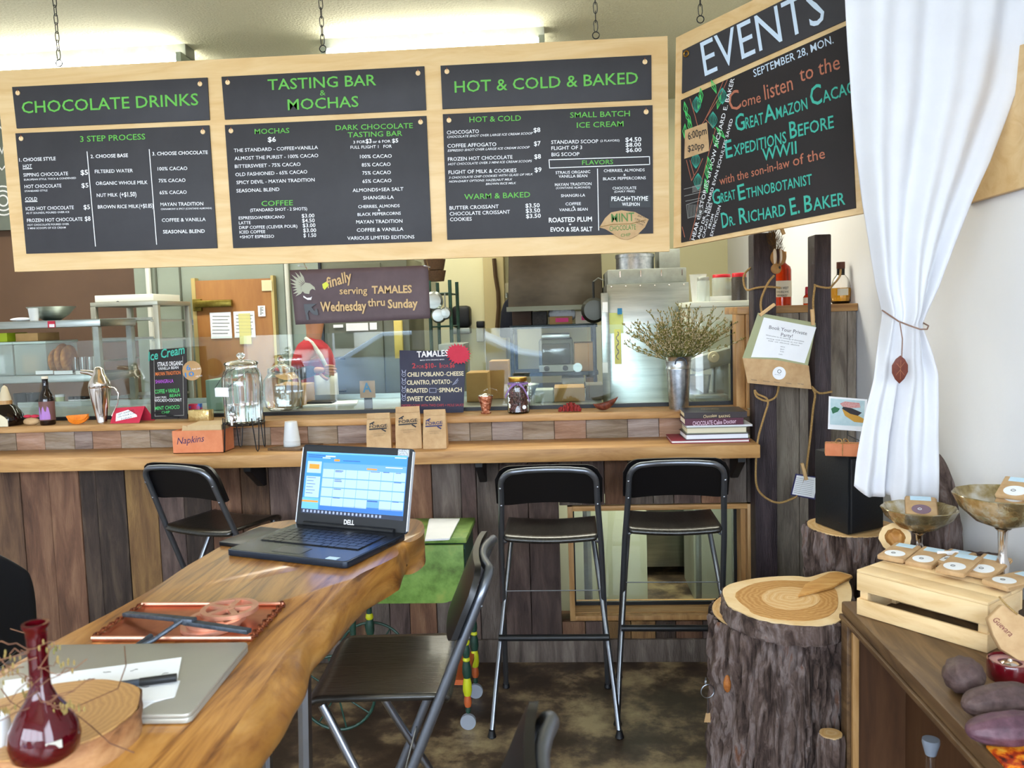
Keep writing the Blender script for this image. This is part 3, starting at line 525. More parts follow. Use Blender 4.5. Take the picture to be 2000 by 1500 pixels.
# ================= STOOLS =================
def stool(label):
    """folding bar stool facing +Y, origin on the floor under the rear feet"""
    t = E('folding_stool', (0, 0, 0), label, 'stool', None)
    # back frame: inverted U that runs down to the far feet
    def yz(z): return -.005+(1.0-z)*.43
    top = []
    for i in range(9):
        a = math.pi/2*i/8; top.append((-.175+.055*(1-math.sin(a)) if False else -.12-.055*math.cos(a), 0, .955+.055*math.sin(a)))
    left = [(-.215, yz(.02), .015), (-.205, yz(.3), .3), (-.19, yz(.7), .7), (-.178, yz(.88), .88)]
    ar = [(x, yz(z), z) for x, y, z in top]
    mid = [(x*.01, yz(1.012)+.022*(1-(x/12)**2), 1.012) for x in (-8, -4, 0, 4, 8)]
    pts = left+ar+mid+[(-p[0], p[1], p[2]) for p in reversed(ar)]+[(-p[0], p[1], p[2]) for p in reversed(left)]
    O('back_frame', tube(B(), pts, .0115, 10), tube_d, t)
    for s in (-1, 1):
        for z in (.945, .875):
            b = B(); ell(b, (s*.178, yz(z)-.011, z), (.005, .004, .005), 8, 6); O('bolt', b, tube_l, t)
        b = B(); lathe(b, (s*.215, yz(.02), 0), [(.013, 0), (.016, .004), (.013, .02), (.011, .028)], 12); O('foot_cap', b, rubber if False else blkp, t)
        b = B(); lathe(b, (s*.238, 0, 0), [(.013, 0), (.017, .004), (.012, .022), (.011, .03)], 12); O('foot_cap', b, blkp, t)
    # leg frame: from the front of the seat back to the rear feet
    for s in (-1, 1): O('leg', tube(B(), [(s*.238, 0, .012), (s*.225, .08, .16), (s*.185, .27, .52), (s*.165, .35, .68), (s*.158, .372, .722)], .0105, 10), tube_l, t)
    O('footrest', tube(B(), [(-.212, .125, .335), (.212, .125, .335)], .0125, 10), blkp, t)
    O('cross_bar', tube(B(), [(-.19, .13, .7), (-.16, .12, .722), (.16, .12, .722), (.19, .13, .7)], .005, 8), tube_l, t)
    b = B(); O('pivot_rod', tube(b, [(-.206, .215, .49), (.206, .215, .49)], .0022, 6), tube_d, t)
    # seat: shallow dished board with rolled ends
    def sf(u, v):
        x = -.178+.356*u; y = .085+.325*v
        z = .742-.010*math.sin(math.pi*u)-(.022*max(0, (v-.88)/.12)**2)-(.012*max(0, (.1-v)/.1)**2)
        c = .02; dx = max(0, abs(x)-(.178-c)); dy = max(0, abs(y-.2475)-(.1625-c))
        if dx and dy:
            q = math.hypot(dx, dy); k = c/max(q, 1e-9) if q > c else 1
            x = math.copysign((.178-c)+dx*k, x); y = .2475+math.copysign((.1625-c)+dy*k, y-.2475)
        return (x, y, z)
    O('seat', sheet(B(), sf, 24, 22), blkw, t, solid=.013, smooth=60)
    # backrest board, curved across, rounded upper corners
    b = B(); n = 22; front = []; 
    def half(x): return 1.0 if abs(x) < .14 else math.sqrt(max(0, 1-((abs(x)-.14)/.058)**2))
    A = []
    for i in range(n+1):
        x = -.197+.394*i/n; k = half(x); y_ = lambda z: yz(z)+.013+.022*(1-(x/.2)**2)
        zt_ = .965+.062*k; zb = .862+.012*(1-(x/.2)**2)+.02*(1-k)
        A.append([b.verts.new((x, y_(z), z)) for z in (zb, (zb+zt_)/2, zt_)]+[b.verts.new((x, y_(z)+.014, z)) for z in (zt_, (zb+zt_)/2, zb)])
    for i in range(n):
        for j in range(6): b.faces.new((A[i][j], A[i][(j+1) % 6], A[i+1][(j+1) % 6], A[i+1][j]))
    b.faces.new(A[0]); b.faces.new(A[-1][::-1])
    O('backrest', b, blk, t, smooth=50)
    return t
s0 = stool('black folding bar stool at the counter, left of the low window')
p = PZ(1085, 1441, 0)
stl = 'folding stools with black seats'
s0.location = (p.x, p.y+.0, 0); s0['group'] = stl
dup(s0, (PZ(1321, 1425, 0).x+.02, p.y+.09, 0), math.radians(-1), 'black folding bar stool at the counter, right above the low window beside the tree stump', stl)
dup(s0, (PZ(352, 1380, 0).x+.075, 3.165, 0), math.radians(-20), 'black folding bar stool at the counter behind the laptop, turned a little', stl)
dup(s0, (-.205, 1.93, 0), math.radians(93), 'folding stool with dark wood-grain seat pulled up to the slab table', stl)
dup(s0, (-.035, .985, 0), math.radians(95), 'blurred folding stool in the foreground with only its backrest corner showing', stl)
# black moulded chair at the left edge
t = E('black_chair', (-1.62, 2.05, 0), 'black moulded chair with tall curved back at the far left of the slab table', 'chair')
def bk(u, v):
    a = (u-.5)*2; w = .24*(1-.18*v**3); z = .66+.33*v*(1-.10*a*a-.22*max(0, abs(a)-.6)*v*2)
    return (-1.56+.05*(1-a*a)*-1+.0+.02*v, 2.0+a*w, z)
O('backrest', sheet(B(), bk, 14, 10), blkp, t, solid=.012, sub=1, smooth=80)
O('seat', sheet(B(), lambda u, v: (-1.95+.38*u, 1.79+.42*v, .64+.02*(2*u-1)**2+.02*(2*v-1)**2), 8, 8), blkp, t, solid=.014, sub=1, smooth=80)
for x, y in ((-1.9, 1.84), (-1.9, 2.16), (-1.62, 1.84), (-1.62, 2.16)): O('leg', tube(B(), [(x, y, .635), (x+(x+1.76)*.3, y+(y-2)*.3, 0)], .012), tube_d, t)
# ================= SLAB TABLE =================
TZ = .98
tb = E('slab_table', (-.75, 1.6, 0), 'long live-edge wooden slab table with glossy top and steel legs', 'table')
T0 = [PZ(x, y, TZ) for x, y in ((518, 1017), (640, 1014), (760, 1013), (806, 1012), (826, 1018), (831, 1040), (818, 1052), (800, 1060), (783, 1058), (772, 1068), (782, 1082), (765, 1092), (738, 1105), (700, 1122), (668, 1148), (632, 1184), (596, 1222), (562, 1268), (530, 1316), (492, 1372), (452, 1432), (412, 1500))]
T1 = [PZ(x, y, TZ-.055) for x, y in ((518, 1060), (640, 1050), (760, 1050), (806, 1045), (824, 1050), (832, 1062), (818, 1078), (802, 1092), (796, 1098), (794, 1110), (788, 1122), (768, 1135), (738, 1152), (708, 1178), (680, 1215), (650, 1255), (610, 1300), (596, 1352), (562, 1405), (532, 1452), (505, 1500), (480, 1550))]
LT = [PZ(x, y, TZ) for x, y in ((424, 1071), (402, 1084), (360, 1108), (312, 1142), (250, 1178), (190, 1210), (110, 1250), (20, 1302), (-80, 1352))]
yy = [1.1, .9, .6]
R0p = T0[-1]; R1p = T1[-1]
top = T0+[V((R0p.x-.01, .75, TZ)), V((R0p.x, .45, TZ)), V((LT[-1].x, .45, TZ)), V((LT[-1].x, .8, TZ))]+LT[::-1]
def smoothpoly(P, it=1):
    for _ in range(it):
        Q = []
        for i in range(len(P)): a, c = P[i], P[(i+1) % len(P)]; Q += [a*.75+c*.25, a*.25+c*.75]
        P = Q
    return P
low = [v.copy() for v in T1]+[V((R1p.x+.01, .75, TZ-.055)), V((R1p.x, .45, TZ-.055)), V((LT[-1].x-.01, .45, TZ-.055)), V((LT[-1].x-.015, .8, TZ-.055))]+[V((v.x-.01, v.y-.004, TZ-.055)) for v in LT[::-1]]
top, low = smoothpoly(top, 2), smoothpoly(low, 2); n = len(top)
b = B(); rings = []; prof = [(0, 0), (.12, .006), (.45, .018), (.8, .034), (1.0, .052), (.9, .07), (.6, .082), (.2, .09)]
for w_, dz in prof:
    rg = []
    for i in range(n):
        q = top[i].lerp(low[i], w_); z = TZ-dz
        nz = noise.noise(V((q.x*14, q.y*9, z*22)))*.012*(0 if dz == 0 else min(1, w_*2)); d = (low[i]-top[i]); d.z = 0
        if d.length > 1e-5: q = q+d.normalized()*nz
        rg.append(b.verts.new((q.x, q.y, z)))
    rings.append(rg)
for k in range(len(rings)-1):
    for i in range(n):
        f_ = b.faces.new((rings[k][i], rings[k][(i+1) % n], rings[k+1][(i+1) % n], rings[k+1][i])); f_.material_index = 1
b.faces.new(rings[0]).material_index = 0; b.faces.new(rings[-1][::-1]).material_index = 1
O('slab', b, [slabm, slabe], tb, smooth=60)
for y, xs_ in ((2.1, (-.95, -.82)), (1.55, (-1.0, -.535))):
    for s, x in ((-1, xs_[0]), (1, xs_[1])): O('leg', tube(B(), [(x, y, .9), (x-s*.01, y-.02, .45), (x-s*.02, y-.04, .0)], .014), tube_l, tb)
# knot burl on the slab's end
b = B(); c = PZ(768, 1098, TZ-.05); ell(b, c+V((-.01, 0, 0)), (.045, .05, .034), 20, 14, f=lambda q: 1+.25*noise.noise(q*2.5)); O('burl', b, M('burl_wood', ['2A0E04', '6E3214', '9A5424'], (9, 9, 9), 4, .25, bump=.5, coat=.5), tb, smooth=80)
# ---------------- laptop ----------------
c4 = [PZ(x, y, TZ) for x, y in ((455, 1093), (690, 1113), (782, 1056), (565, 1028))]
cc = sum(c4, V())/4; la = math.radians(-20); ex = V((math.cos(la), math.sin(la), 0)); ey = V((-ex.y, ex.x, 0)); ez = V((0, 0, 1))
lap = E('laptop', cc, 'open black laptop showing a blue calendar on the slab table', 'laptop')
LW, LD = .186, .138
def rr(c, ex, ey, w, d, r, n=5):
    P = []
    for sx, sy, a0 in ((1, 1, 0), (-1, 1, 90), (-1, -1, 180), (1, -1, 270)):
        for i in range(n+1):
            a = math.radians(a0+90*i/n); P.append(c+ex*(sx*(w-r)+r*math.cos(a))+ey*(sy*(d-r)+r*math.sin(a)))
    return P
b = B(); prism(b, rr(cc+ez*.002, ex, ey, LW, LD, .012), ez*.016); O('base', b, M('laptop_shell', ['1E2632'], rough=.3, metal=.4), lap, bev=.0015)
b = B(); prism(b, rr(cc+ez*.0181, ex, ey, LW-.004, LD-.003, .01), ez*.0008); O('palm_rest', b, M('laptop_deck', ['23252A'], rough=.22, metal=.3), lap)
b = B(); prism(b, rr(cc+ez*.019-ey*.092+ex*-.012, ex, ey, .045, .026, .004), ez*.0006); O('touchpad', b, M('touchpad_grey', ['2E2F30'], rough=.3), lap)
b = B(); prism(b, rr(cc+ez*.019+ey*.022, ex, ey, .158, .066, .006), ez*.0003); kb = O('keyboard', b, blkp, lap)
keym = M('key_black', ['17181B'], rough=.28)
kme = None
for r_ in range(6):
    nk = (15, 14, 14, 13, 12, 8)[r_]; x = -.155; y = .079-.0222*r_
    ws = [.310/nk]*nk
    if r_ == 5: ws = [.021, .021, .021, .13, .021, .021, .034, .041]
    for w_ in ws:
        b = B(); ob(b, cc+ez*.0205+ex*(x+w_/2)+ey*y, ex*(w_/2-.0012), ey*.0098, ez*.0012)
        O('key', b, keym, kb, smooth=0); x += w_
b = B(); ob(b, cc+ez*.0195+ex*.135-ey*.122, ex*.016, ey*.009, ez*.0003); O('sticker', b, pblue, lap, smooth=0)
b = B(); tube(b, [cc+ez*.022+ey*LD*.97-ex*.15, cc+ez*.022+ey*LD*.97+ex*.15], .007, 10); O('hinge', b, blkp, lap)
for k in range(3): b = B(); ob(b, cc+ex*(LW+.0003)+ez*.01+ey*(.02+.035*k), ex*.0006, ey*.01, ez*.003); O('port', b, blk, lap, smooth=0)
tl = math.radians(14); su = V((ey.x*math.sin(tl), ey.y*math.sin(tl), math.cos(tl))); sn = ex.cross(su).normalized()
if sn.dot(EYE-cc) < 0: sn = -sn
sc0 = cc+ey*(LD+.002)+ez*.014; LH = .232
b = B(); prism(b, rr(sc0+su*(LH/2)-sn*.0, ex, su, LW, LH/2, .01), -sn*.008); lid = O('lid', b, MATS['laptop_shell'], lap, bev=.001)
b = B(); prism(b, rr(sc0+su*(LH/2)+sn*.0001, ex, su, LW-.0035, LH/2-.003, .008), sn*.0008); O('bezel', b, blkp, lid)
b = B(); 
for s in (-1, 1): prism(b, rr(sc0+su*(LH/2)+ex*s*(LW-.0008)-sn*.009, ex, su, .0012, LH/2-.008, .0005), sn*.0105)
O('silver_edge', b, M('bright_edge', ['D8DCE4'], rough=.3, metal=.3), lid, kind='stuff')
def S3(x, y): return sc0+ex*(-LW+.016+(2*LW-.032)*x)+su*(.212-.176*y)  # screen point, 0..1 across and down
def scm(n_, c): return M(n_, [c], rough=.25, emit=.38)
b = B(); prism(b, [S3(0, 0)+sn*.001, S3(0, 1)+sn*.001, S3(1, 1)+sn*.001, S3(1, 0)+sn*.001], sn*.0004); scr_ = O('screen', b, scm('screen_blue', '3A7CC8'), lid, smooth=0)
def rects(name, rs, mat, lift=.0016):
    b = B()
    for x0, y0, x1, y1 in rs: b.faces.new([b.verts.new(S3(*q)+sn*lift) for q in ((x0, y0), (x0, y1), (x1, y1), (x1, y0))])
    O(name, b, mat, scr_, smooth=0, kind='stuff')
cells = [(.185+.116*i+.002, .27+.152*j, .185+.116*(i+1)-.002, .27+.152*(j+1)-.018) for j in range(4) for i in range(7) if (i, j) != (4, 3)]
rects('calendar_cells', cells+[(.02, .155, .165, .345), (.02, .40, .165, .74)], scm('screen_pale', '96AEDC'))
rects('tool_bar', [(0, 0, 1, .025), (.0, .75, .17, .93)], scm('screen_light_blue', '5C9CE0'))
rects('calendar_ground', [(.18, .17, .995, .265), (.18, .265, .995, .865)], scm('screen_mid_blue', '5A8AD4'), .0015)
rects('lower_band', [(.18, .84, .995, .925)], scm('screen_deep_blue', '2E62BE'))
rects('orange_marks', [(.29, .105, .345, .14), (.02+.02, .2, .145, .28), (.62, .225, .72, .25), (.0, .79, .165, .82)], scm('screen_orange', 'C8802A'), .0018)
rects('event_lines', [(.31, .285, .39, .297), (.31, .305, .38, .312), (.31, .43, .38, .44), (.31, .455, .385, .465), (.31, .58, .385, .59), (.31, .72, .38, .73), (.66, .275, .75, .283), (.78, .27, .84, .28), (.9, .275, .95, .283), (.89, .42, .96, .43), (.65, .73, .75, .745), (.89, .72, .95, .73)]+[(.03, .42+.05*k, .12-.02*(k % 2), .428+.05*k) for k in range(6)]+[(.02, .05, .2, .06), (.02, .08, .17, .09), (.38, .12, .55, .13)], scm('screen_ink', '22407E'), .0019)
rects('white_fields', [(.2, .055, .3, .075), (.17, .085, .25, .1), (.88, .03, .99, .045), (.8, .19, .96, .205)], scm('screen_white', 'B8C8E8'), .0019)
rects('task_bar', [(0, .93, 1, 1)], scm('screen_task', '232A3C'), .0018)
rects('task_icons', [(.02+.038*k, .945, .038+.038*k, .985) for k in range(21)], scm('screen_icons', '8A93A8'), .002)
text('lettering', [('DELL', 0, 0, 1, 0, 1, .03)], white_t, lid, lambda x, y: sc0+su*(.0135+.013*(0-y)*1)+ex*(-.019+.034*x), sn, lift=.0014)
b = B(); ob(b, sc0+su*.222+sn*.0008, ex*.004, su*.003, sn*.0006); O('camera_dot', b, blk, lid)
b = B(); ob(b, sc0+su*.219+ex*.155+sn*.0009, ex*.018, su*.01, sn*.0005); O('tape', b, M('silver_tape', ['B8BCC4', 'E0E4EA'], (90, 90, 90), 3, .2, .8, bump=.6), lid)
# phone case beside the laptop
c = PZ(492, 1054, TZ); a_ = math.radians(24); e1 = V((math.cos(a_), math.sin(a_), 0)); e2 = V((-e1.y, e1.x, 0))
q4 = [PZ(*k, TZ) for k in ((428, 1066), (482, 1073), (560, 1041), (508, 1036))]
b = B(); prism(b, q4, ez*.012); tcase = O('tablet_case', b, blk, label='glossy black tablet folio lying left of the open laptop', cat='tablet', bev=.002)
# silver closed laptop
q = [PZ(*k, TZ) for k in ((95, 1276), (488, 1271), (372, 1416))]
tr, br = q[1], q[2]; ax = (tr-q[0]).normalized(); w_ = (tr-q[0]).length/2; dy = (br-tr); d_ = dy.length/2; ay = dy.normalized(); c = tr-ax*w_+ay*d_
sil = E('silver_laptop', c, 'closed silver aluminium laptop under papers near the red vase', 'laptop')
b = B(); prism(b, rr(c+ez*.002, ax, ay, w_, d_, .012), ez*.008); O('base', b, alu, sil, bev=.001)
b = B(); prism(b, rr(c+ez*.0106, ax, ay, w_, d_, .012), ez*.006); O('lid', b, alu, sil, bev=.0015)
def sheetp(name, px, z, mat, **k): b = B(); prism(b, [PZ(x, y, z) for x, y in px], ez*.0006); return O(name, b, mat, smooth=0, **k)
s1 = sheetp('paper_sheet', ((20, 1392), (262, 1394), (300, 1372), (342, 1360), (352, 1330), (240, 1318), (60, 1330)), TZ+.017, paper, label='lower white handwritten sheet on the silver laptop', cat='paper')
s2 = sheetp('paper_sheet', ((5, 1330), (355, 1284), (340, 1362), (298, 1370), (120, 1376), (10, 1380)), TZ+.0182, paper, label='upper white handwritten sheet on the silver laptop under the marker pen', cat='paper')
rs = random.Random(3); b = B()
for k in range(9):
    x, y = rs.uniform(120, 320), rs.uniform(1300, 1350)
    tube(b, [PZ(x+i*5, y+rs.uniform(-3, 3)-i*.8, TZ+.0196) for i in range(rs.randint(2, 6))], .0004, 4)
O('scribble', b, black_t, s2)
t = E('marker_pen', PZ(250, 1335, TZ+.02), 'dark grey marker pen lying on the white sheets', 'pen')
a, c = PZ(162, 1347, TZ+.027), PZ(345, 1323, TZ+.027)
O('barrel', tube(B(), [a, a.lerp(c, .93)], .0058, 10), M('slate_plastic', ['3A424E'], rough=.4), t); O('cap', tube(B(), [a.lerp(c, .60), c], .0066, 10), blkp, t)
# ---------------- copper tray and tools ----------------
q = [PZ(*k, TZ) for k in ((180, 1254), (492, 1254), (555, 1186), (278, 1187))]
ty = E('copper_tray', sum(q, V())/4, 'shallow copper tray with chain ends holding reels and tongs', 'tray')
O('tray_plate', prism(B(), [v+ez*.001 for v in q], ez*.003), copper, ty)
for i in (0, 2): O('rolled_rim', tube(B(), [q[i]+ez*.008, q[(i+1) % 4]+ez*.008], .004, 8), rosecop, ty)
for i in (1, 3):
    b = B()
    for k in range(14):
        p = q[i].lerp(q[(i+1) % 4], (k+.5)/14)+ez*.009; dd = (q[(i+1) % 4]-q[i]).normalized(); torus(b, p, .007, .0016, (dd.y*(k % 2), -dd.x*(k % 2), .6), 10, 5)
    O('chain_edge', b, M('aged_copper', ['5A2E1C', '8A4C30'], (20, 20, 20), 3, .4, .8), ty)
rc = PZ(446, 1213, TZ+.02)
def reel(c, lab):
    t = E('film_reel', c, lab, 'reel', 'copper-coloured reels on the tray'); r = .056
    b = B(); lathe(b, c, [(r*.8, 0), (r, 0), (r, .008), (r*.8, .008), (r*.8, 0)], 32); O('rim', b, rosecop, t)
    b = B(); lathe(b, c, [(.003, 0), (.012, 0), (.012, .008), (.003, .008), (.003, 0)], 20); O('hub', b, rosecop, t)
    for k in range(5):
        a = 2*math.pi*k/5+.3; d = V((math.cos(a), math.sin(a), 0)); b = B(); ob(b, c+d*.029+ez*.004, d*.018, V((-d.y, d.x, 0))*.006, ez*.0038); O('spoke', b, rosecop, t)
reel(PZ(412, 1224, TZ+.005)+ez*0, 'lower copper-coloured reel of the stack on the tray')
reel(PZ(420, 1222, TZ+.005)+ez*.0085+V((.002, .003, 0)), 'middle copper-coloured reel of the stack on the tray')
reel(PZ(446, 1212, TZ+.005)+ez*.017+V((.001, .007, 0)), 'topmost copper-coloured reel of the stack on the tray')
t = E('roasting_tongs', PZ(360, 1218, TZ+.012), 'dark iron tongs with crossed arms lying over the tray', 'tongs')
A1, A2, Cn = PZ(245, 1199, TZ+.014), PZ(487, 1233, TZ+.03), PZ(362, 1212, TZ+.036)
def bar(a, c, w_, h): d = (c-a); L_ = d.length/2; d.normalize(); sd = V((-d.y, d.x, 0)).normalized(); b = B(); ob(b, (a+c)/2, d*L_, sd*w_, d.cross(sd)*h); return b
O('arm', bar(A1, A1.lerp(Cn, .9)+ez*.002, .0075, .004), iron, t, bev=.001); O('arm', bar(Cn-ez*.003, A2, .0075, .004), iron, t, bev=.001)
b = B(); ob(b, Cn, (.02, -.004, 0), (.002, .008, 0), (0, 0, .006)); O('pivot_block', b, iron, t, bev=.002)
O('handle_rod', tube(B(), [Cn+ez*.004, PZ(300, 1250, TZ+.016), PZ(264, 1268, TZ+.006)], .0045, 8), iron, t); O('handle_rod', tube(B(), [PZ(262, 1266, TZ+.008), PZ(295, 1243, TZ+.012)], .006, 8), iron, t)
# ---------------- wood disc, red flask, dried sprigs ----------------
dc = PZ(98, 1455, TZ); dc.z = TZ
def disc(nm, c, r, h, lab, cat, side, topm, seed=1, irr=.06, sx=1, sy=1, n=72):
    t = E(nm, c, lab, cat); rs = [1+irr*noise.noise(V((math.cos(2*math.pi*i/n)*1.6, math.sin(2*math.pi*i/n)*1.6, seed*3.1)))*2 for i in range(n)]
    b = B(); G = []
    for k in range(7):
        z = h*k/6; G.append([b.verts.new(c+V((math.cos(2*math.pi*i/n)*r*rs[i]*sx*(1+.03*noise.noise(V((i*.5, k*.8, seed)))), math.sin(2*math.pi*i/n)*r*rs[i]*sy*(1+.03*noise.noise(V((i*.5, k*.8, seed)))), z))) for i in range(n)])
    for a, d in zip(G, G[1:]):
        for i in range(n): b.faces.new((a[i], a[(i+1) % n], d[(i+1) % n], d[i]))
    b.faces.new(G[0][::-1]); O('bark_side', b, side, t, smooth=50)
    b = B(); prism(b, [c+V((math.cos(2*math.pi*i/n)*r*rs[i]*sx*.985, math.sin(2*math.pi*i/n)*r*rs[i]*sy*.985, h-.002)) for i in range(n)], ez*.004); O('cut_face', b, topm, t, smooth=0)
    return t
ringw = M('walnut_rings', ['A67A4A', 'B5884F', 'AE804C', 'BC9058'], (1, 1, .1), 34, .45, kind='rings', dist=5, det=3, lo=0, hi=1)
disc('wood_disc', dc, .118, .042, 'cut wooden log slice under the red glass vase', 'wood slice', M('disc_bark', ['4E2E1A', '8A5C36', 'A87C50'], (4, 4, 9), 3, .7, bump=.6), ringw, 2, sx=1.08)
vc = PZ(90, 1478, TZ+.044)
vs = E('vase', vc, 'deep red glass flask vase with long neck at the lower left', 'vase')
vh = .19
b = B(); lathe(b, vc, [(.0, 0), (.03, 0), (.04, .008), (.043, .025), (.040, .042), (.030, .062), (.018, .080), (.0125, .095), (.0115, .125), (.0125, .160), (.0135, .170), (.0165, .174), (.0165, .178), (.012, .178), (.0105, .165), (.0095, .125), (.0105, .096), (.016, .078), (.028, .060), (.037, .042), (.040, .025), (.037, .010), (.0, .004)], 36); O('flask', b, redgl, vs, smooth=70)
b = B(); ob(b, vc+V((.03, -.027, .03)), (.007, .006, 0), (.001, -.001, 0), (0, 0, .005)); O('grey_label', b, alu, vs)
twm = M('dried_stem', ['5A3A2A', '7A5236'], (9, 9, 9), 2, .8); flw = M('dried_flower', ['6A5630', '86703C', '5A5A2C'], (30, 30, 30), 3, .9)
sp = E('dried_sprigs', vc+ez*.0, 'dried brown sprigs and yellow-green flower heads around the neck of the red vase', 'dried flowers')
rs = random.Random(11); b = B(); fb = B(); nk = vc+ez*.12
for k in range(26):
    a = rs.uniform(0, 6.28); ln = rs.uniform(.03, .085); d = V((math.cos(a), math.sin(a)*.5, rs.uniform(-.6, .6))); p = nk+V((rs.uniform(-.01, .01), -.014, rs.uniform(-.05, .03))); pts = [p]
    for j in range(5): p = p+d*ln/5+V((rs.uniform(-.006, .006), rs.uniform(-.004, .004), rs.uniform(-.008, .008))); pts.append(p)
    tube(b, pts, .0007, 4)
    if k % 2 == 0:
        for j in range(9): ell(fb, pts[-1]-d*rs.uniform(0, .03)+V((rs.uniform(-.006, .006), rs.uniform(-.006, .006), rs.uniform(-.006, .006))), (.0014, .0014, .004), 5, 4)
for pp in (((145, 1392), (180, 1420), (215, 1452), (262, 1470)), ((120, 1370), (60, 1395), (20, 1370), (2, 1345)), ((150, 1380), (230, 1345), (246, 1300), (243, 1262)), ((60, 1240), (20, 1228), (25, 1230))): tube(b, [PZ(x, y, TZ+.05+(.03 if y < 1400 else 0)) for x, y in pp], .0009, 5)
O('stems', b, twm, sp, kind='stuff'); O('flower_heads', fb, flw, sp, kind='stuff')
# small pale cup at the left edge
b = B(); lathe(b, PZ(-8, 1455, TZ+.044), [(.0, 0), (.014, 0), (.02, .02), (.018, .04), (.016, .04), (.017, .02), (.0, .004)], 20); O('small_bottle', b, paper, label='small pale bottle at the extreme left on the wood slice', cat='bottle')
# ================= GREEN TEA CART =================
gy0, gy1 = 3.03, 3.34
pr_ = PZ(897, 1392, 0); ct = E('tea_cart', (PY(800, 1300, 3.2).x, 3.2, 0), 'green painted drop-leaf tea cart with spoked wheels between table and counter', 'cart')
cx0, cx1 = PY(668, 1060, gy0).x, PY(905, 1060, gy0).x+.012; czt = PY(900, 1050, gy0).z
O('top', box(B(), cx0, cx1, gy0, gy1, czt-.022, czt), gpaint, ct, bev=.004)
lf = [(cx0+.01, czt-.026), (cx1-.012, czt-.026)]
for k in range(9):
    a = k/8*math.pi/2; lf.append((cx1-.012-.09*(1-math.cos(a)), czt-.15-.10*math.sin(a)))
for k in range(9):
    a = math.pi/2-k/8*math.pi/2; lf.append((cx0+.01+.09*(1-math.cos(a)), czt-.15-.10*math.sin(a)))
b = B(); prism(b, [(x, gy0-.008, z) for x, z in lf], (0, .014, 0)); O('drop_leaf', b, gpaint, ct, bev=.003)
O('apron_rail', box(B(), cx0+.03, cx1-.01, gy0+.03, gy1-.03, czt-.11, czt-.022), dgpaint, ct)
lowz = .17
O('lower_shelf', box(B(), cx0, cx1-.02, gy0+.02, gy1-.02, lowz, lowz+.02), opaint, ct)
def turned(x, y):
    for i, (z0, z1, m_, r_) in enumerate(((czt-.11, .42, dgpaint, .014), (.42, .385, ypaint, .018), (.385, .345, dgpaint, .016), (.345, .33, ypaint, .017), (.33, .27, dgpaint, .019), (.27, .21, ypaint, .019), (.21, .165, opaint, .017), (.165, .13, dgpaint, .013))):
        b = B(); h = (z0-z1); lathe(b, (x, y, z1), [(r_*.7, 0), (r_, h*.3), (r_*.9, h*.7), (r_*.65, h)], 14); O('leg_section' if i else 'leg', b, m_, ct)
k_ = .62
for x, y in ((cx1-.02, gy0+.02), (cx1-.02, gy1-.03)):
    for i, (z0, z1, m_, r_) in enumerate(((czt-.05, .36, dgpaint, .013), (.36, .33, ypaint, .016), (.33, .28, dgpaint, .015), (.28, .265, ypaint, .015), (.265, .2, dgpaint, .018), (.2, .13, ypaint, .018), (.13, .085, opaint, .015), (.085, .06, dgpaint, .01))):
        b = B(); h = z0-z1; lathe(b, (x, y, z1), [(r_*.75, 0), (r_, h*.3), (r_*.92, h*.7), (r_*.7, h)], 14); O('leg_section', b, m_, ct)
    b = B(); lathe(b, (x, y-.01, .03), [(.004, -.008), (.03, -.008), (.03, .008), (.004, .008)], 20, Matrix.Rotation(math.pi/2, 4, 'X')); cst = O('caster', b, rubber, ct)
    O('caster_fork', box(B(), x-.006, x+.006, y-.004, y+.01, .03, .065), dgpaint, ct)
for x, y in ((cx0+.02, gy0+.02), (cx0+.02, gy1-.03)):
    for z0, z1, m_, r_ in ((czt-.05, .36, dgpaint, .015), (.36, .335, ypaint, .017), (.335, .27, dgpaint, .019), (.27, .25, ypaint, .018), (.25, .19, opaint, .017)):
        b = B(); h = z0-z1; lathe(b, (x, y, z1), [(r_*.75, 0), (r_, h*.3), (r_*.92, h*.7), (r_*.7, h)], 14); O('leg_section', b, m_, ct)
wr_ = .152
for y in (gy0-.015, gy1+.02):
    wc = V((PY(660, 1320, gy0).x if y < gy1 else PY(724, 1235, gy1).x, y, wr_+.004)); b = B(); torus(b, wc, wr_-.006, .006, (0, 1, 0), 40, 8); wh = O('wheel', b, dgpaint, ct)
    for k in range(8):
        a = k*math.pi/4+.2; b = B(); tube(b, [wc, wc+V((math.cos(a), 0, math.sin(a)))*(wr_-.008)], .0035, 6); O('spoke', b, dgpaint, wh)
    b = B(); tube(b, [wc-V((0, .012, 0)), wc+V((0, .012, 0))], .018, 14); O('hub', b, dgpaint, wh)
pp_ = [(830, 1057), (876, 1055), (896, 1016), (838, 1016)]
for k, lab in enumerate(('lower sheaf of white printed papers on the green cart', 'upper sheaf of white printed papers on the green cart')):
    b = B(); prism(b, [PZ(x+k*2, y-k, czt+.001+k*.006) for x, y in pp_], ez*.005); O('paper_stack', b, paper, label=lab, cat='papers')
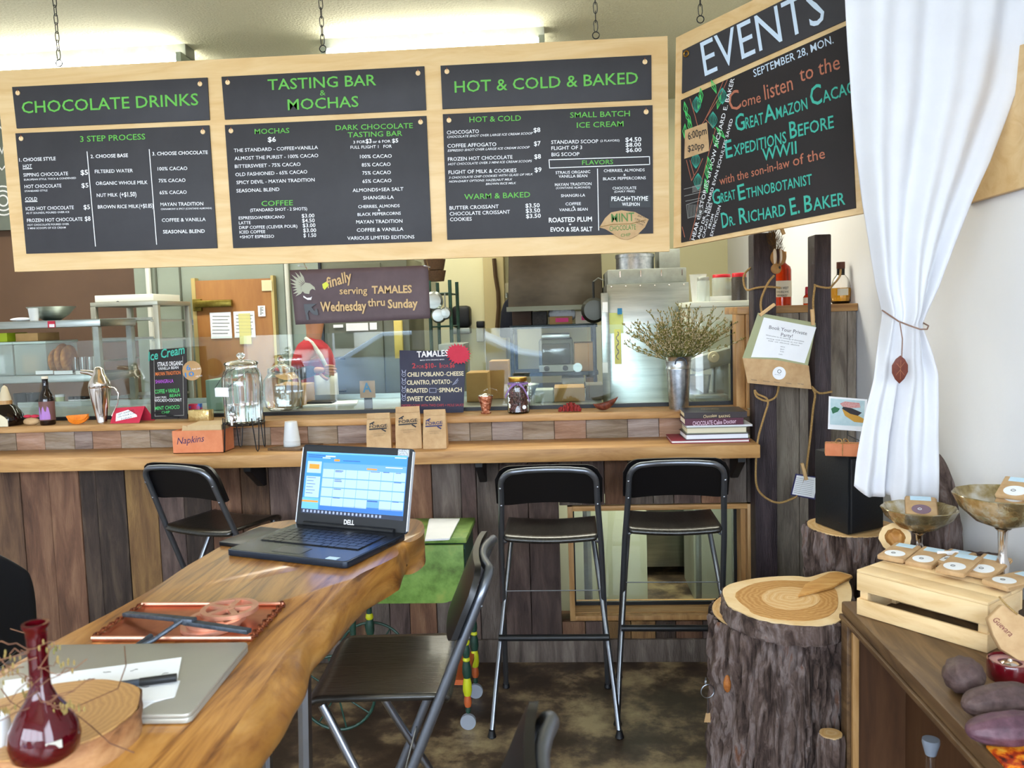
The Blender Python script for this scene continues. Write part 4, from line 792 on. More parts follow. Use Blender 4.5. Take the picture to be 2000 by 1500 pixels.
# ================= ON THE RAISED LEDGE =================
LZ = 1.135; CZ = 1.017; LY = 3.76
def on(px, z, y):  # point on a horizontal support at depth y below picture column px
    return V((PY(px, 800, y).x, y, z))
def hz(py, px, y): return PY(px, py, y).z
def bottle(name, c, prof, mat, lab, cat, parts=(), group=None, n=28):
    t = E(name, c, lab, cat, group); b = B(); lathe(b, c, prof, n); O('body', b, mat, t, smooth=60)
    for nm, pf, m_ in parts: b = B(); lathe(b, c, pf, n); O(nm, b, m_, t, smooth=60)
    return t
y = 3.70
c = on(92, LZ, y); hh = hz(735, 92, y)-LZ
bt = bottle('beer_bottle', c, [(0, 0), (.030, 0), (.033, .006), (.033, hh*.52), (.028, hh*.62), (.015, hh*.74), (.0125, hh*.92), (.0135, hh*.95), (0, hh*.96)], brgl, 'brown beer bottle with lilac label on the ledge', 'bottle',
    (('label', [(.0335, hh*.10), (.0338, hh*.11), (.0338, hh*.48), (.0335, hh*.49)], M('label_brown', ['6E4A44'], rough=.6)), ('cap', [(0, hh*.95), (.0145, hh*.95), (.0145, hh*.995), (.012, hh), (0, hh)], M('cap_cream', ['D8CDB8'], rough=.4))))
b = B(); pts = []
for i in range(11):
    a = -2.35+i*.17; pts.append(V((c.x+.0343*math.cos(a), c.y+.0343*math.sin(a), 0)))
G = [[b.verts.new((p.x, p.y, c.z+hh*z)) for z in (.12, .2+.2*abs(math.sin(i*.9+.4))+.0)] for i, p in enumerate(pts)]
for i in range(10): b.faces.new((G[i][0], G[i+1][0], G[i+1][1], G[i][1]))
O('lilac_patch', b, M('lilac_print', ['A878BC'], rough=.6), bt)
c = on(12, LZ, y+.02); hh = .17
t = bottle('decanter', c, [(0, 0), (.07, 0), (.078, .01), (.07, .05), (.045, .09), (.025, .10), (.022, .11), (0, .11)], brgl, 'dark round-shouldered liqueur bottle with pale label at the left end of the ledge', 'bottle', (('neck_wrap', [(.023, .108), (.026, .11), (.024, .13), (.012, .18), (0, .19)], M('cream_wrap', ['C8B898'], rough=.7)), ('wood_collar', [(.024, .1), (.028, .1), (.028, .118), (.024, .118)], pinev)))
b = B(); prism(b, [c+V((-.06+.12*i/10, -.082, .005+.06*math.sin(math.pi*(.15+.7*i/10)))) for i in range(11)]+[c+V((.06, -.082, .003)), c+V((-.06, -.082, .003))], (0, .004, 0)); O('label', b, M('cream_label', ['D8CDB0'], rough=.7), t)
c = on(60, LZ, y-.0); t = E('sweet_packet', c, 'clear packet of nuts tied with a red ribbon on the ledge', 'packet')
b = B(); ell(b, c+V((0, 0, .018)), (.04, .02, .018), 16, 10, f=lambda q: 1+.15*noise.noise(q*4)); O('bag', b, kraft, t)
b = B()
for s in (-1, 1): ell(b, c+V((s*.018, 0, .042)), (.02, .012, .008), 10, 8)
O('ribbon', b, redp, t)
c = on(150, LZ, y-.0); t = E('orange_slices', c, 'dried orange wedges heaped in a boat shape on the ledge', 'fruit')
om = M('orange_peel', ['D86A10', 'EE8A1C'], (30, 30, 30), 3, .4, bump=.2)
for k, (dx, dz, tz) in enumerate(((0, 0, .1), (-.004, .008, -.05), (.004, .014, .05))):
    b = B(); P_ = [c+V((dx+.05*math.cos(a), -.004*k, dz+.03+.03*math.sin(a)+tz*.05*math.cos(a))) for a in [math.pi+math.pi*i/12 for i in range(13)]]; prism(b, P_, (0, .016, 0)); O('wedge', b, om, t, bev=.002)
c = on(198, LZ, y+.01); H_ = hz(716, 195, y)-LZ
t = E('cocktail_shaker', c, 'silver penguin-shaped cocktail shaker with spout and handle', 'shaker')
b = B(); lathe(b, c, [(0, .0), (.022, 0), (.024, .006), (.022, .012), (.036, H_*.3), (.047, H_*.55), (.048, H_*.63)], 32); O('body', b, silver, t, smooth=60)
b = B(); lathe(b, c, [(.0485, H_*.63), (.05, H_*.635), (.046, H_*.72), (.033, H_*.82), (.024, H_*.88), (.022, H_*.94), (.014, H_*.99), (0, H_)], 32); O('lid', b, silver, t, smooth=60)
O('spout', tube(B(), [c+V((-.012, 0, H_*.86)), c+V((-.045, 0, H_*.90)), c+V((-.085, 0, H_*.92))], [.018, .012, .009], 12), silver, t)
O('handle', tube(B(), [c+V(q) for q in ((.046, 0, H_*.63), (.07, 0, H_*.62), (.088, 0, H_*.52), (.082, 0, H_*.36), (.06, 0, H_*.2), (.05, 0, H_*.12))], .003, 8), silver, t)
# red tent card
LPp = (V((0, 3.685, 0)), V((0, -1, 0)))
def fr(px, py, yy): return PY(px, py, yy)
t = E('tent_card', on(255, LZ, 3.7), 'folded red paper tent card with a handwritten white note', 'card')
b = B(); a0, a1, a2, a3 = fr(215, 828, 3.68), fr(272, 828, 3.68), fr(283, 793, 3.72), fr(224, 797, 3.72)
for v in (a0, a1): v.z = LZ+.001
prism(b, [a0, a1, a2, a3], (0, .0012, 0)); O('front_flap', b, redp, t, smooth=0)
b = B(); prism(b, [a3, a2, a2+V((.018, .05, -(a2.z-LZ)+.001)), a3+V((.018, .05, -(a3.z-LZ)+.001))], (0, .0012, 0)); O('back_flap', b, redp, t, smooth=0)
TP = (a0, (a1-a0).cross(a3-a0).normalized()); TN = TP[1] if TP[1].y < 0 else -TP[1]; TP = (a0, TN)
b = B(); prism(b, [PP(*q, TP)+TN*.0004 for q in ((227, 808), (226, 823), (268, 814), (264, 796))], TN*.0006); nt = O('note', b, paper, t, smooth=0)
text('writing', [('GET WHIPPED', 231, 812, 262, 803, 3.5), ('ON YOUR CUP', 230, 817, 264, 808, 3.5), ('TODAY', 236, 821, 258, 816, 3.2)], black_t, t, lambda x, y: PP(x, y, TP), TN, lift=.0016)
# ice cream chalk sign
def board(nm, pts, yy, mat, lab, lean=.02, th=.004, cat='sign'):
    P_ = [fr(x, y_, yy) for x, y_ in pts]; zb = min(p.z for p in P_)
    pl = (V((0, yy, LZ)), V((0, -1, lean*4)).normalized()); Q = [PP(x, y_, pl) for x, y_ in pts]
    t = E(nm, on(sum(p[0] for p in pts)/len(pts), LZ, yy), lab, cat); b = B(); prism(b, Q, -pl[1]*th); O('panel', b, mat, t, bev=.0008); return t, pl
ice, ip = board('ice_cream_sign', ((291, 683), (295, 819), (366, 818), (364, 679)), 3.735, chalkb, 'small chalkboard listing ice cream flavours in coloured letters')
I = lambda x, y_: PP(x, y_, ip); N_ = ip[1]
strokes('frame_line', [((301, 701), (303, 813), (359, 811), (357, 696))], M('dim_chalk', ['A8A49C']), ice, I, N_, .0015)
text('teal_title', [('Ice Cream', 290, 705, 362, 690, 17, .03, .3)], teal_t, ice, I, N_)
text('white_lines', [('STRAUS ORGANIC', 308, 716, 357, 713, 8.5, .01), ('VANILLA BEAN', 309, 723, 349, 720, 5.5), ('(DAIRY FREE)', 302, 778, 325, 777, 3), ('AVOCADO+COCONUT', 302, 785, 355, 784, 6)], white_t, ice, I, N_)
text('orange_line', [('MAYAN TRADITION', 304, 734, 353, 731, 7, .01)], M('orange_chalk', ['E07830']), ice, I, N_)
text('purple_line', [('SHANGRI-LA', 304, 749, 339, 747, 7, .01)], M('purple_chalk', ['B050C8']), ice, I, N_)
text('green_lines', [('COFFEE + VANILLA', 303, 769, 351, 766, 8, .01), ('BEAN', 332, 776, 352, 774, 6), ('MINT CHOCO', 303, 801, 351, 798, 7, .01), ('CHIP', 316, 808, 332, 807, 5)], lgreen_t, ice, I, N_)
b = B(); q = ip[1].to_track_quat('Z', 'Y').to_matrix().to_4x4(); lathe(b, PP(376, 724, ip)+N_*.004, [(0, 0), (.046, 0), (.046, .002), (0, .002)], 28, q); rt = O('round_tag', b, kraftd, label='round brown tag with blue prices stuck on the ice cream board', cat='tag')
text('lettering', [('6', 366, 724, 374, 722, 10, .03), ('10', 363, 737, 381, 734, 9, .03)], M('blue_marker', ['3A78B4']), rt, I, N_, lift=.0068)
text('small_lettering', [('FOR ONE', 377, 723, 393, 721, 3), ('FOR TWO', 384, 737, 396, 735, 3)], white_t, rt, I, N_, lift=.0068)
b = B(); tube(b, [PP(304, 806, ip)+N_*.012, PP(350, 815, ip)+N_*.008], .004, 8); O('chalk_marker', b, blkp, label='black chalk marker lying against the foot of the ice cream board', cat='marker')
c = on(392, LZ, 3.72); b = B(); ob(b, c+V((0, 0, .026)), (.052, -.006, 0), (.004, .02, 0), (0, 0, .0255)); t = O('gift_box', b, M('gold_foil', ['B8975A', 'D8BE84'], (8, 8, 8), 3, .25, .7, bump=.4), label='gold foil wrapped box next to the napkins on the ledge', cat='box', bev=.003)
c = on(382, LZ, 3.83); b = B(); ob(b, c+V((0, 0, .035)), (.028, 0, 0), (0, .015, 0), (0, 0, .034)); t = O('small_carton', b, M('blue_red_print', ['B82A44', '2A62B4'], (1, 1, 1), 9, .5, lo=.48, hi=.52), label='small blue and red carton behind the gold foil box', cat='carton', bev=.001)
# tamales sign
tam, tp = board('tamales_sign', ((780, 684), (783, 808), (905, 809), (910, 687)), 3.80, M('navy_chalkboard', ['25263A', '2E2F44'], (3, 3, 3), 2, .6), 'dark blue chalk sign listing tamales flavours and prices')
Tt = crop(770, 670, 7.143, tp); TNn = tp[1]; cream_t = M('cream_chalk', ['DCD2B0'], rough=.7); dred = M('red_chalk', ['B43A40'], rough=.7)
text('title', [('TAMALES', 318, 200, 755, 178, 84, .03), ('MADE WITH ORGANIC MASA', 362, 248, 700, 236, 16, .01)], white_t, tam, Tt, TNn)
text('red_lettering', [('2', 250, 352, 302, 350, 70, .03), ('FOR', 316, 352, 418, 350, 42), ('$10', 430, 352, 552, 346, 68, .03), ('- 1', 560, 348, 648, 345, 68, .03), ('FOR', 658, 346, 762, 342, 42), ('$6', 775, 342, 845, 340, 68, .03), ('ORDERS COME WITH TWO CHIPS + MOLE SAUCE', 100, 890, 970, 880, 34)], dred, tam, Tt, TNn)
text('cream_lettering', [('CHILI POBLANO', 185, 470, 692, 458, 60, .03), ('+', 700, 450, 720, 450, 22), ('CHEESE', 728, 458, 970, 452, 58, .03), ('CILANTRO, POTATO', 178, 582, 782, 568, 60, .03), ('+', 786, 555, 808, 555, 22), ('ROASTED', 176, 694, 470, 688, 60, .03), ('+', 600, 660, 622, 660, 22), ('SPINACH', 628, 686, 942, 680, 60, .03), ('SWEET CORN', 180, 810, 640, 805, 64, .03)], cream_t, tam, Tt, TNn)
strokes('icon_drawing', [p for k in range(4) for x, y_ in ((135, 430+k*112),) for p in (tuple((x+28*math.cos(a), y_+8+30*math.sin(a)) for a in [j*.7 for j in range(10)]), ((x-18, y_-15), (x-28, y_-55), (x-8, y_-20)), ((x+18, y_-15), (x+28, y_-55), (x+8, y_-20)), ((x-10, y_+8), (x+10, y_+8)))]+[((815, 585), (850, 540), (890, 495)), ((830, 575), (870, 560)), ((845, 550), (885, 540)), ((860, 520), (895, 520)), ((492, 632), (585, 632), (585, 690), (492, 690), (492, 632))], M('grey_blue_chalk', ['9AA0B8']), tam, Tt, TNn, .0022)
b = B(); P_ = []
cx, cy = 895, 155
for k in range(44):
    a = 2*math.pi*k/44; rr_ = (1.0 if k % 2 else .78)*(1+.12*noise.noise(V((k*1.7, 0, 0)))); P_.append(Tt(cx+185*rr_*math.cos(a)*(1.0 if math.cos(a) > 0 else .95), cy+150*rr_*math.sin(a)+14*math.cos(a))+TNn*.009)
prism(b, P_, TNn*.002); O('paper_starburst', b, redp, label='red spiky paper starburst on the corner of the tamales sign', cat='paper decoration', smooth=0)
# candle cup, jar of nibs, red flower, pod, flower bucket
c = on(949, LZ, 3.74); h_ = hz(771, 949, 3.74)-LZ; t = E('candle_cup', c, 'small patterned copper glass candle cup on the ledge', 'candle holder')
cg = M('amber_copper_glass', ['7A3020', 'C07A5A', 'E8B8A0'], (30, 30, 30), 3, .15, .7, bump=.6)
b = B(); lathe(b, c, [(0, 0), (.022, 0), (.024, .006), (.018, .012), (.022, .03), (.029, h_*.7), (.033, h_*.86), (.033, h_*.95), (.030, h_*.95), (.02, .03), (0, .02)], 28, wob=lambda a, k: 1+.04*math.cos(a*2*math.pi*9)); O('cup', b, cg, t, smooth=50)
b = B(); lathe(b, c+V((0, 0, h_*.95)), [(0, .012), (.01, .01), (.03, .002), (.034, 0), (.0, 0)], 28); O('lid', b, silver, t)
c = on(1013, LZ, 3.735); h_ = hz(736, 1013, 3.735)-LZ; t = E('mason_jar', c, 'glass jar of cacao beans with gold lid and lilac ribbon', 'jar')
b = B(); lathe(b, c, [(0, 0), (.046, 0), (.05, .006), (.05, h_*.72), (.046, h_*.8), (.04, h_*.84), (.04, h_*.88), (.037, h_*.88), (.037, h_*.84), (.047, h_*.72), (.047, .008), (0, .004)], 32); O('glass', b, glass, t, smooth=60)
b = B(); rs = random.Random(5); bm_ = M('cacao_beans', ['3A1A18', '5E2E2A', '7A403A'], (60, 60, 60), 2, .6)
for k in range(230):
    a = rs.uniform(0, 6.28); r_ = .040*math.sqrt(rs.uniform(.3, 1)); z = rs.uniform(.010, h_*.72)
    ell(b, c+V((r_*math.cos(a), r_*math.sin(a), z)), (.0075, .005, .0055), 6, 5)
O('beans', b, bm_, t, kind='stuff')
b = B(); lathe(b, c, [(0, h_*.88), (.042, h_*.88), (.043, h_*.9), (.043, h_*.985), (.04, h_), (0, h_)], 32); O('lid', b, brass, t)
lil = M('lilac_ribbon', ['8A6AA8'], rough=.5)
b = B(); torus(b, c+V((0, 0, h_*.82)), .0435, .004, n=28); 
for s in (-1, 1):
    sheet(b, lambda u, v, s=s: c+V((s*(.005+.05*u), -.046-.006*math.sin(u*3)-.005, h_*.82-.035*u*u*(1.6 if s < 0 else 2.4)+(.012*v-.006))), 6, 1)
O('ribbon', b, lil, t, solid=.001)
b = B(); lathe(b, c+V((.028, -.043, .03)), [(0, 0), (.009, 0), (.009, .001), (0, .001)], 16, Matrix.Rotation(math.pi/2, 4, 'X')); O('round_sticker', b, paper, t)
c = on(1113, LZ, 3.73); t = E('red_flower', c, 'dried deep red flower head lying on the ledge', 'flower'); b = B(); rs = random.Random(8)
for k in range(60):
    p = c+V((rs.uniform(-.05, .05), rs.uniform(-.02, .02), 0)); hh = .045*(1-((p.x-c.x)/.06)**2)*rs.uniform(.5, 1); tube(b, [p+V((0, 0, .004)), p+V((rs.uniform(-.008, .008), rs.uniform(-.006, .006), max(.008, hh)))], [.004, .005], 5)
O('petals', b, M('dried_red_petal', ['5E0E12', '8E1E1C', 'A83A2A'], (50, 50, 50), 3, .7), t, kind='stuff')
c = on(1180, LZ, 3.725); t = E('pod_half', c, 'brown dried cacao pod half with pointed tip on the ledge', 'pod half')
b = B()
def podf(u, v):
    a = math.pi*(.02+.96*v); s_ = math.sin(math.pi*min(1, u*1.02))**.7 if 0 < u < 1 else 0
    return c+V((-.048+.11*u+.0, .024*math.cos(a)*s_*1.0, .034-.034*math.sin(a)*s_+.018*u*u*1.6))
O('shell', sheet(b, podf, 16, 10), M('dried_pod', ['3E1A12', '6A3020', '8A4A30'], (14, 14, 14), 3, .55, bump=.4), t, solid=.004)
c = on(1326, LZ, 3.745); h_ = hz(696, 1326, 3.745)-LZ; t = E('metal_bucket', c, 'tall galvanised florist bucket on the ledge', 'bucket')
b = B(); lathe(b, c, [(0, .0), (.042, 0), (.043, .004), (.053, h_*.76), (.055, h_*.765), (.055, h_*.78), (.054, h_*.785), (.056, h_*.90), (.058, h_*.905), (.058, h_*.915), (.0565, h_*.92), (.060, h_*.99), (.062, h_), (.058, h_), (.050, h_*.7), (.04, .01), (0, .008)], 36); O('body', b, galv, t, smooth=50)
O('handle', tube(B(), [c+V((.026*math.cos(a)+.004, -.060, h_*.86+.03*math.sin(a))) for a in [math.pi*i/10 for i in range(11)]], .0025, 8), iron, t)
fl = E('dried_bouquet', c+V((0, 0, h_)), 'bushy bouquet of dried heather-like stems in the metal bucket', 'dried flowers')
b = B(); fb = B(); fb2 = B(); rs = random.Random(21)
for k in range(120):
    a = rs.uniform(0, 6.28); spd = rs.uniform(.15, 1); tx = math.cos(a)*spd; tyy = math.sin(a)*spd*.55
    ln = rs.uniform(.11, .225)*(.92+.25*abs(tx)); d = V((tx*1.5, tyy, 1.0-.5*abs(tx))).normalized(); p = c+V((tx*.03, tyy*.03, h_*.9)); pts = [p]
    for j in range(7):
        d = (d+V((rs.uniform(-.22, .22), rs.uniform(-.12, .12), rs.uniform(-.12, .16)))).normalized(); p = p+d*ln/6
        if p.y > 3.85: p.y = 3.85
        pts.append(p)
        if j > 0:
            for m_ in range(3):
                e_ = (d+V((rs.uniform(-.9, .9), rs.uniform(-.5, .4), rs.uniform(-.1, .6)))).normalized(); q_ = p+e_*rs.uniform(.012, .03)
                if q_.y > 3.855: q_.y = 3.855
                tube(b, [p, q_], .0007, 3)
                for z_ in range(3): r3 = p.lerp(q_, rs.uniform(.3, 1)); (ell(fb if rs.random() < .55 else fb2, r3, (.0027, .0022, .0034), 4, 3))
    tube(b, pts, .0010, 4)
O('stems', b, M('olive_stem', ['5A5A28', '6E6A38'], rough=.8), fl, kind='stuff'); O('buds', fb, M('pale_bud', ['A89470', 'C4B490'], (40, 40, 40), 2, .9), fl, kind='stuff'); O('green_buds', fb2, M('olive_bud', ['6A6628', '847C3C'], (40, 40, 40), 2, .9), fl, kind='stuff')
# ================= ON THE LOWER COUNTER =================
def pbx(nm, px0, py0, px1, py1, yy, d, mat, lab, cat, z=CZ, group=None, bev=.002):
    a = PY(px0, (py0+py1)/2, yy).x; c_ = PY(px1, (py0+py1)/2, yy).x; zt_ = PY((px0+px1)/2, py0, yy).z
    return O(nm, box(B(), a, c_, yy, yy+d, z, zt_), mat, label=lab, cat=cat, group=group, bev=bev)
a, c_ = PY(337, 860, 3.5).x, PY(435, 860, 3.5).x; zt_ = PY(385, 841, 3.5).z
t = E('napkin_box', ((a+c_)/2, 3.56, CZ), 'terracotta paper box lettered for napkins on the lower counter', 'box')
b = B()
for q in ((a, c_, 3.5, 3.503, CZ, zt_), (a, c_, 3.617, 3.62, CZ, zt_), (a, a+.003, 3.503, 3.617, CZ, zt_), (c_-.003, c_, 3.503, 3.617, CZ, zt_), (a, c_, 3.5, 3.62, CZ, CZ+.003)): box(b, *q)
O('box_walls', b, terra, t)
NB = (V((0, 3.5, 0)), V((0, -1, 0)))
text('writing', [('Napkins', 346, 868, 400, 862, 13, .0, .35)], M('violet_ink', ['3A2250']), t, lambda x, y_: PP(x, y_, NB), NB[1])
for k in range(14): O('paper_napkin', box(B(), a+.075+.001*k-.01, c_-.008-.0005*k, 3.512+k*.0072, 3.516+k*.0072, CZ+.004, zt_+.022+.0006*k), M('napkin_paper', ['B89C70', 'C8AE84'], (5, 5, 5), 2, .85) if not k else MATS['napkin_paper'], label='brown paper napkin standing in the terracotta napkin box', cat='napkin', group='brown napkins in the terracotta box', smooth=0)
b = B(); prism(b, [V((a+.012, 3.53, CZ+.004)), V((a+.07, 3.53, CZ+.004)), V((a+.055, 3.53, zt_+.016)), V((a+.035, 3.53, zt_+.02))], (0, .004, 0)); O('loose_napkin', b, MATS['napkin_paper'], label='single brown napkin peaking out at the left of the napkin box', cat='napkin', smooth=0)
# glass water dispenser on wire stand
c = V((PY(476, 800, 3.56).x, 3.56, 0)); zb_ = PY(476, 827, 3.56).z; zt_ = PY(474, 712, 3.56).z; hh = zt_-zb_; c.z = zb_
t = E('water_dispenser', (c.x, c.y, zb_), 'ribbed clear glass water dispenser with tap and lid', 'dispenser'); r0 = .086
wob = lambda a, k: 1+(.018*math.cos(a*2*math.pi*16) if 1 < k < 8 else 0)
b = B(); lathe(b, c, [(0, 0), (r0*.86, 0), (r0*.93, .01), (r0*.95, hh*.35), (r0, hh*.62), (r0*.98, hh*.78), (r0*.86, hh*.89), (r0*.76, hh*.94), (r0*.8, hh*.97), (r0*.8, hh), (r0*.76, hh), (r0*.72, hh*.95), (r0*.94, hh*.78), (r0*.96, hh*.62), (r0*.9, .014), (0, .008)], 64, wob=wob); O('jar', b, glass, t, smooth=60)
b = B(); lathe(b, c, [(0, .0095), (r0*.88, .016), (r0*.905, hh*.33), (0, hh*.33)], 40); O('water', b, M('water', ['F4FBF8'], rough=0, trans=1, ior=1.33), t)
b = B(); lathe(b, c+V((0, 0, hh)), [(r0*.82, 0), (r0*.86, .004), (r0*.8, .012), (r0*.4, .018), (.012, .022), (.010, .028), (.018, .036), (.018, .044), (.010, .052), (0, .054), (0, .0)], 36); O('lid', b, glass, t, smooth=60)
tc = c+V((-.012, -r0*.93, .035)); b = B(); lathe(b, tc+V((0, 0, 0)), [(.014, 0), (.014, .014), (.008, .016), (.008, .03), (0, .03)], 16, Matrix.Rotation(math.pi/2, 4, 'X')); tp_ = O('tap', b, silver, t); b = B(); tube(b, [tc+V((0, -.024, 0)), tc+V((0, -.026, -.03))], .006, 10); O('nozzle', b, silver, tp_); b = B(); ob(b, tc+V((0, -.022, .018)), (.012, 0, 0), (0, .003, 0), (0, 0, .005)); O('lever', b, silver, tp_, bev=.001)
tg = V((c.x-.062, c.y-.075, PY(450, 765, 3.5).z)); b = B(); ob(b, tg, (.034, -.01, 0), (.001, .0015, 0), (.0, .0, .020)); lb = O('hanging_tag', b, paper, t, bev=.0005)
text('tag_writing', [('filtered', 442, 757, 462, 754, 6, 0, .4), ('H2O', 446, 765, 457, 763, 5, 0, .3)], black_t, t, lambda x, y_: PP(x, y_, (tg+V((0, -.0022, 0)), V((-.28, -.96, 0)).normalized())), V((-.28, -.96, 0)).normalized())
O('tag_cord', tube(B(), [tg+V((-.03, 0, .018)), c+V((-.07, -.05, hh*.8)), c+V((0, -r0*.8, hh*.96)), c+V((.05, -.05, hh*.9)), tg+V((.03, -.01, .018))], .0012, 5), blk, t)
st_ = E('wire_stand', (c.x, c.y, CZ), 'black wire stand carrying the glass water dispenser', 'stand')
b = B(); torus(b, (c.x, c.y, zb_+.006), r0*1.01, .0028, n=40, m=6); O('ring', b, blkp, st_)
b = B(); torus(b, (c.x, c.y, zb_-.003), r0*.8, .0025, n=40, m=6)
for a in (0, math.pi/2): tube(b, [V((c.x+r0*math.cos(a), c.y+r0*math.sin(a), zb_-.003)), V((c.x-r0*math.cos(a), c.y-r0*math.sin(a), zb_-.003))], .0025, 6)
O('base_ring', b, blkp, st_)
for a in (-2.5, -.64, .9, 2.2):
    d = V((math.cos(a), math.sin(a), 0)); sd = V((-d.y, d.x, 0)); p0 = V((c.x, c.y, 0))
    O('leg', tube(B(), [p0+d*r0*1.02+sd*.018+V((0, 0, zb_+.03)), p0+d*r0*1.08+sd*.006+V((0, 0, CZ+.012)), p0+d*r0*1.09+V((0, 0, CZ+.003)), p0+d*r0*1.08-sd*.006+V((0, 0, CZ+.012)), p0+d*r0*1.02-sd*.018+V((0, 0, zb_+.03))], .0025, 6), blkp, st_)
# cups on a little wooden board
yy_ = 3.58; a, c_ = PY(530, 868, yy_).x, PY(606, 862, yy_).x
b = B(); prism(b, [V((a, 3.53, CZ)), V((c_-.02, 3.50, CZ)), V((c_+.04, 3.64, CZ)), V((a+.06, 3.66, CZ))], (0, 0, .012)); O('wood_board', b, deskm, label='small dark wooden board under the plastic cups', cat='board', bev=.001)
cc_ = V((PY(570, 860, yy_).x, yy_, CZ+.012)); 
for k in range(4):
    b = B(); lathe(b, cc_+V((0, 0, .007*k)), [(.037, 0), (.038, .003), (.0365, .004), (.027, .088), (.0, .089), (0, .087), (.026, .086), (.0355, .003)], 28); O('plastic_cup', b, frost, label=('lowest', 'second lowest', 'second highest', 'topmost')[k]+' clear plastic cup of the upturned stack on the small wooden board', cat='cup', group='stack of upturned plastic cups', smooth=60)
# coffee bags
def coffee_bag(px0, px1, pyt, pyb, yy, rot, lab, logo):
    xm = (px0+px1)/2; c = on(xm, CZ, yy); w_ = abs(PY(px1, 840, yy).x-PY(px0, 840, yy).x)/2*.86; hh = PY(xm, pyt, yy).z-CZ; t = E('coffee_bag', c, lab, 'coffee bag', 'paper coffee bags on the lower counter'); Rm = Matrix.Rotation(rot, 3, 'Z')
    b = B(); G = []
    for k, (z, wx, wy) in enumerate(((0, 1, .034), (.02, 1.04, .038), (.4, 1.03, .034), (.7, 1.0, .022), (.88, .97, .010), (1, .95, .006))):
        ring_ = []
        for x_, y_ in ((-1, -1), (0, -1.08), (1, -1), (1.0, 0), (1, 1), (0, 1.05), (-1, 1), (-1.0, 0)):
            n_ = noise.noise(V((x_*2+xm, y_*2, z*5)))*.003; ring_.append(b.verts.new(c+Rm @ V((x_*wx*w_*(.93 if y_ == 0 and .2 < z < .8 else 1), y_*wy+n_+.010*z, z*hh))))
        G.append(ring_)
    for p, q in zip(G, G[1:]):
        for i in range(8): b.faces.new((p[i], p[(i+1) % 8], q[(i+1) % 8], q[i]))
    b.faces.new(G[0][::-1]); b.faces.new(G[-1]); O('bag', b, kraft, t, bev=.0012, smooth=35)
    b = B(); Rr = lambda v: c+Rm @ V(v); ob(b, Rr((0, .0, hh*.965)), Rm @ V((w_*.95, 0, 0)), Rm @ V((0, .0085, 0)), (0, 0, .012)); O('folded_top', b, kraft, t, bev=.001)
    # print on the sloping front
    p0, p1 = Rr((-w_, -.038*1.0, hh*.4)), Rr((w_, -.038, hh*.4)); fn = (Rm @ V((0, -1, .10))).normalized()
    to3 = lambda u, v: Rr((-w_+2*w_*u, -.0365+.028*max(0, (.72-v*.9)-.30), hh*(.92-.9*v)))
    text('logo', [('FORGE', .14, .30, .88, .27, .085, .03)], logo, t, to3, fn, lift=.003)
    strokes('logo_bar', [((.14, .335), (.84, .315)), ((.16, .175), (.33, .115)), ((.25, .14), (.285, .185)), ((.66, .345), (.80, .41))], logo, t, to3, fn, .0055, .0035)
    text('small_print', [('COFFEE ROASTERS', .2, .5, .8, .49, .03), ('SMALL BATCH', .3, .56, .7, .55, .03)], M('faded_ink', ['8A7458']) if 'faded_ink' not in MATS else MATS['faded_ink'], t, to3, fn, lift=.003)
navy = M('navy_ink', ['2C2A5A'])
coffee_bag(712, 765, 810, 868, 3.50, math.radians(8), 'left paper coffee bag of three with black stamped logo', black_t)
coffee_bag(768, 824, 797, 868, 3.52, math.radians(10), 'middle and tallest paper coffee bag with black stamped logo', black_t)
coffee_bag(823, 874, 803, 868, 3.51, math.radians(2), 'right paper coffee bag of three with blue-violet stamped logo', navy)
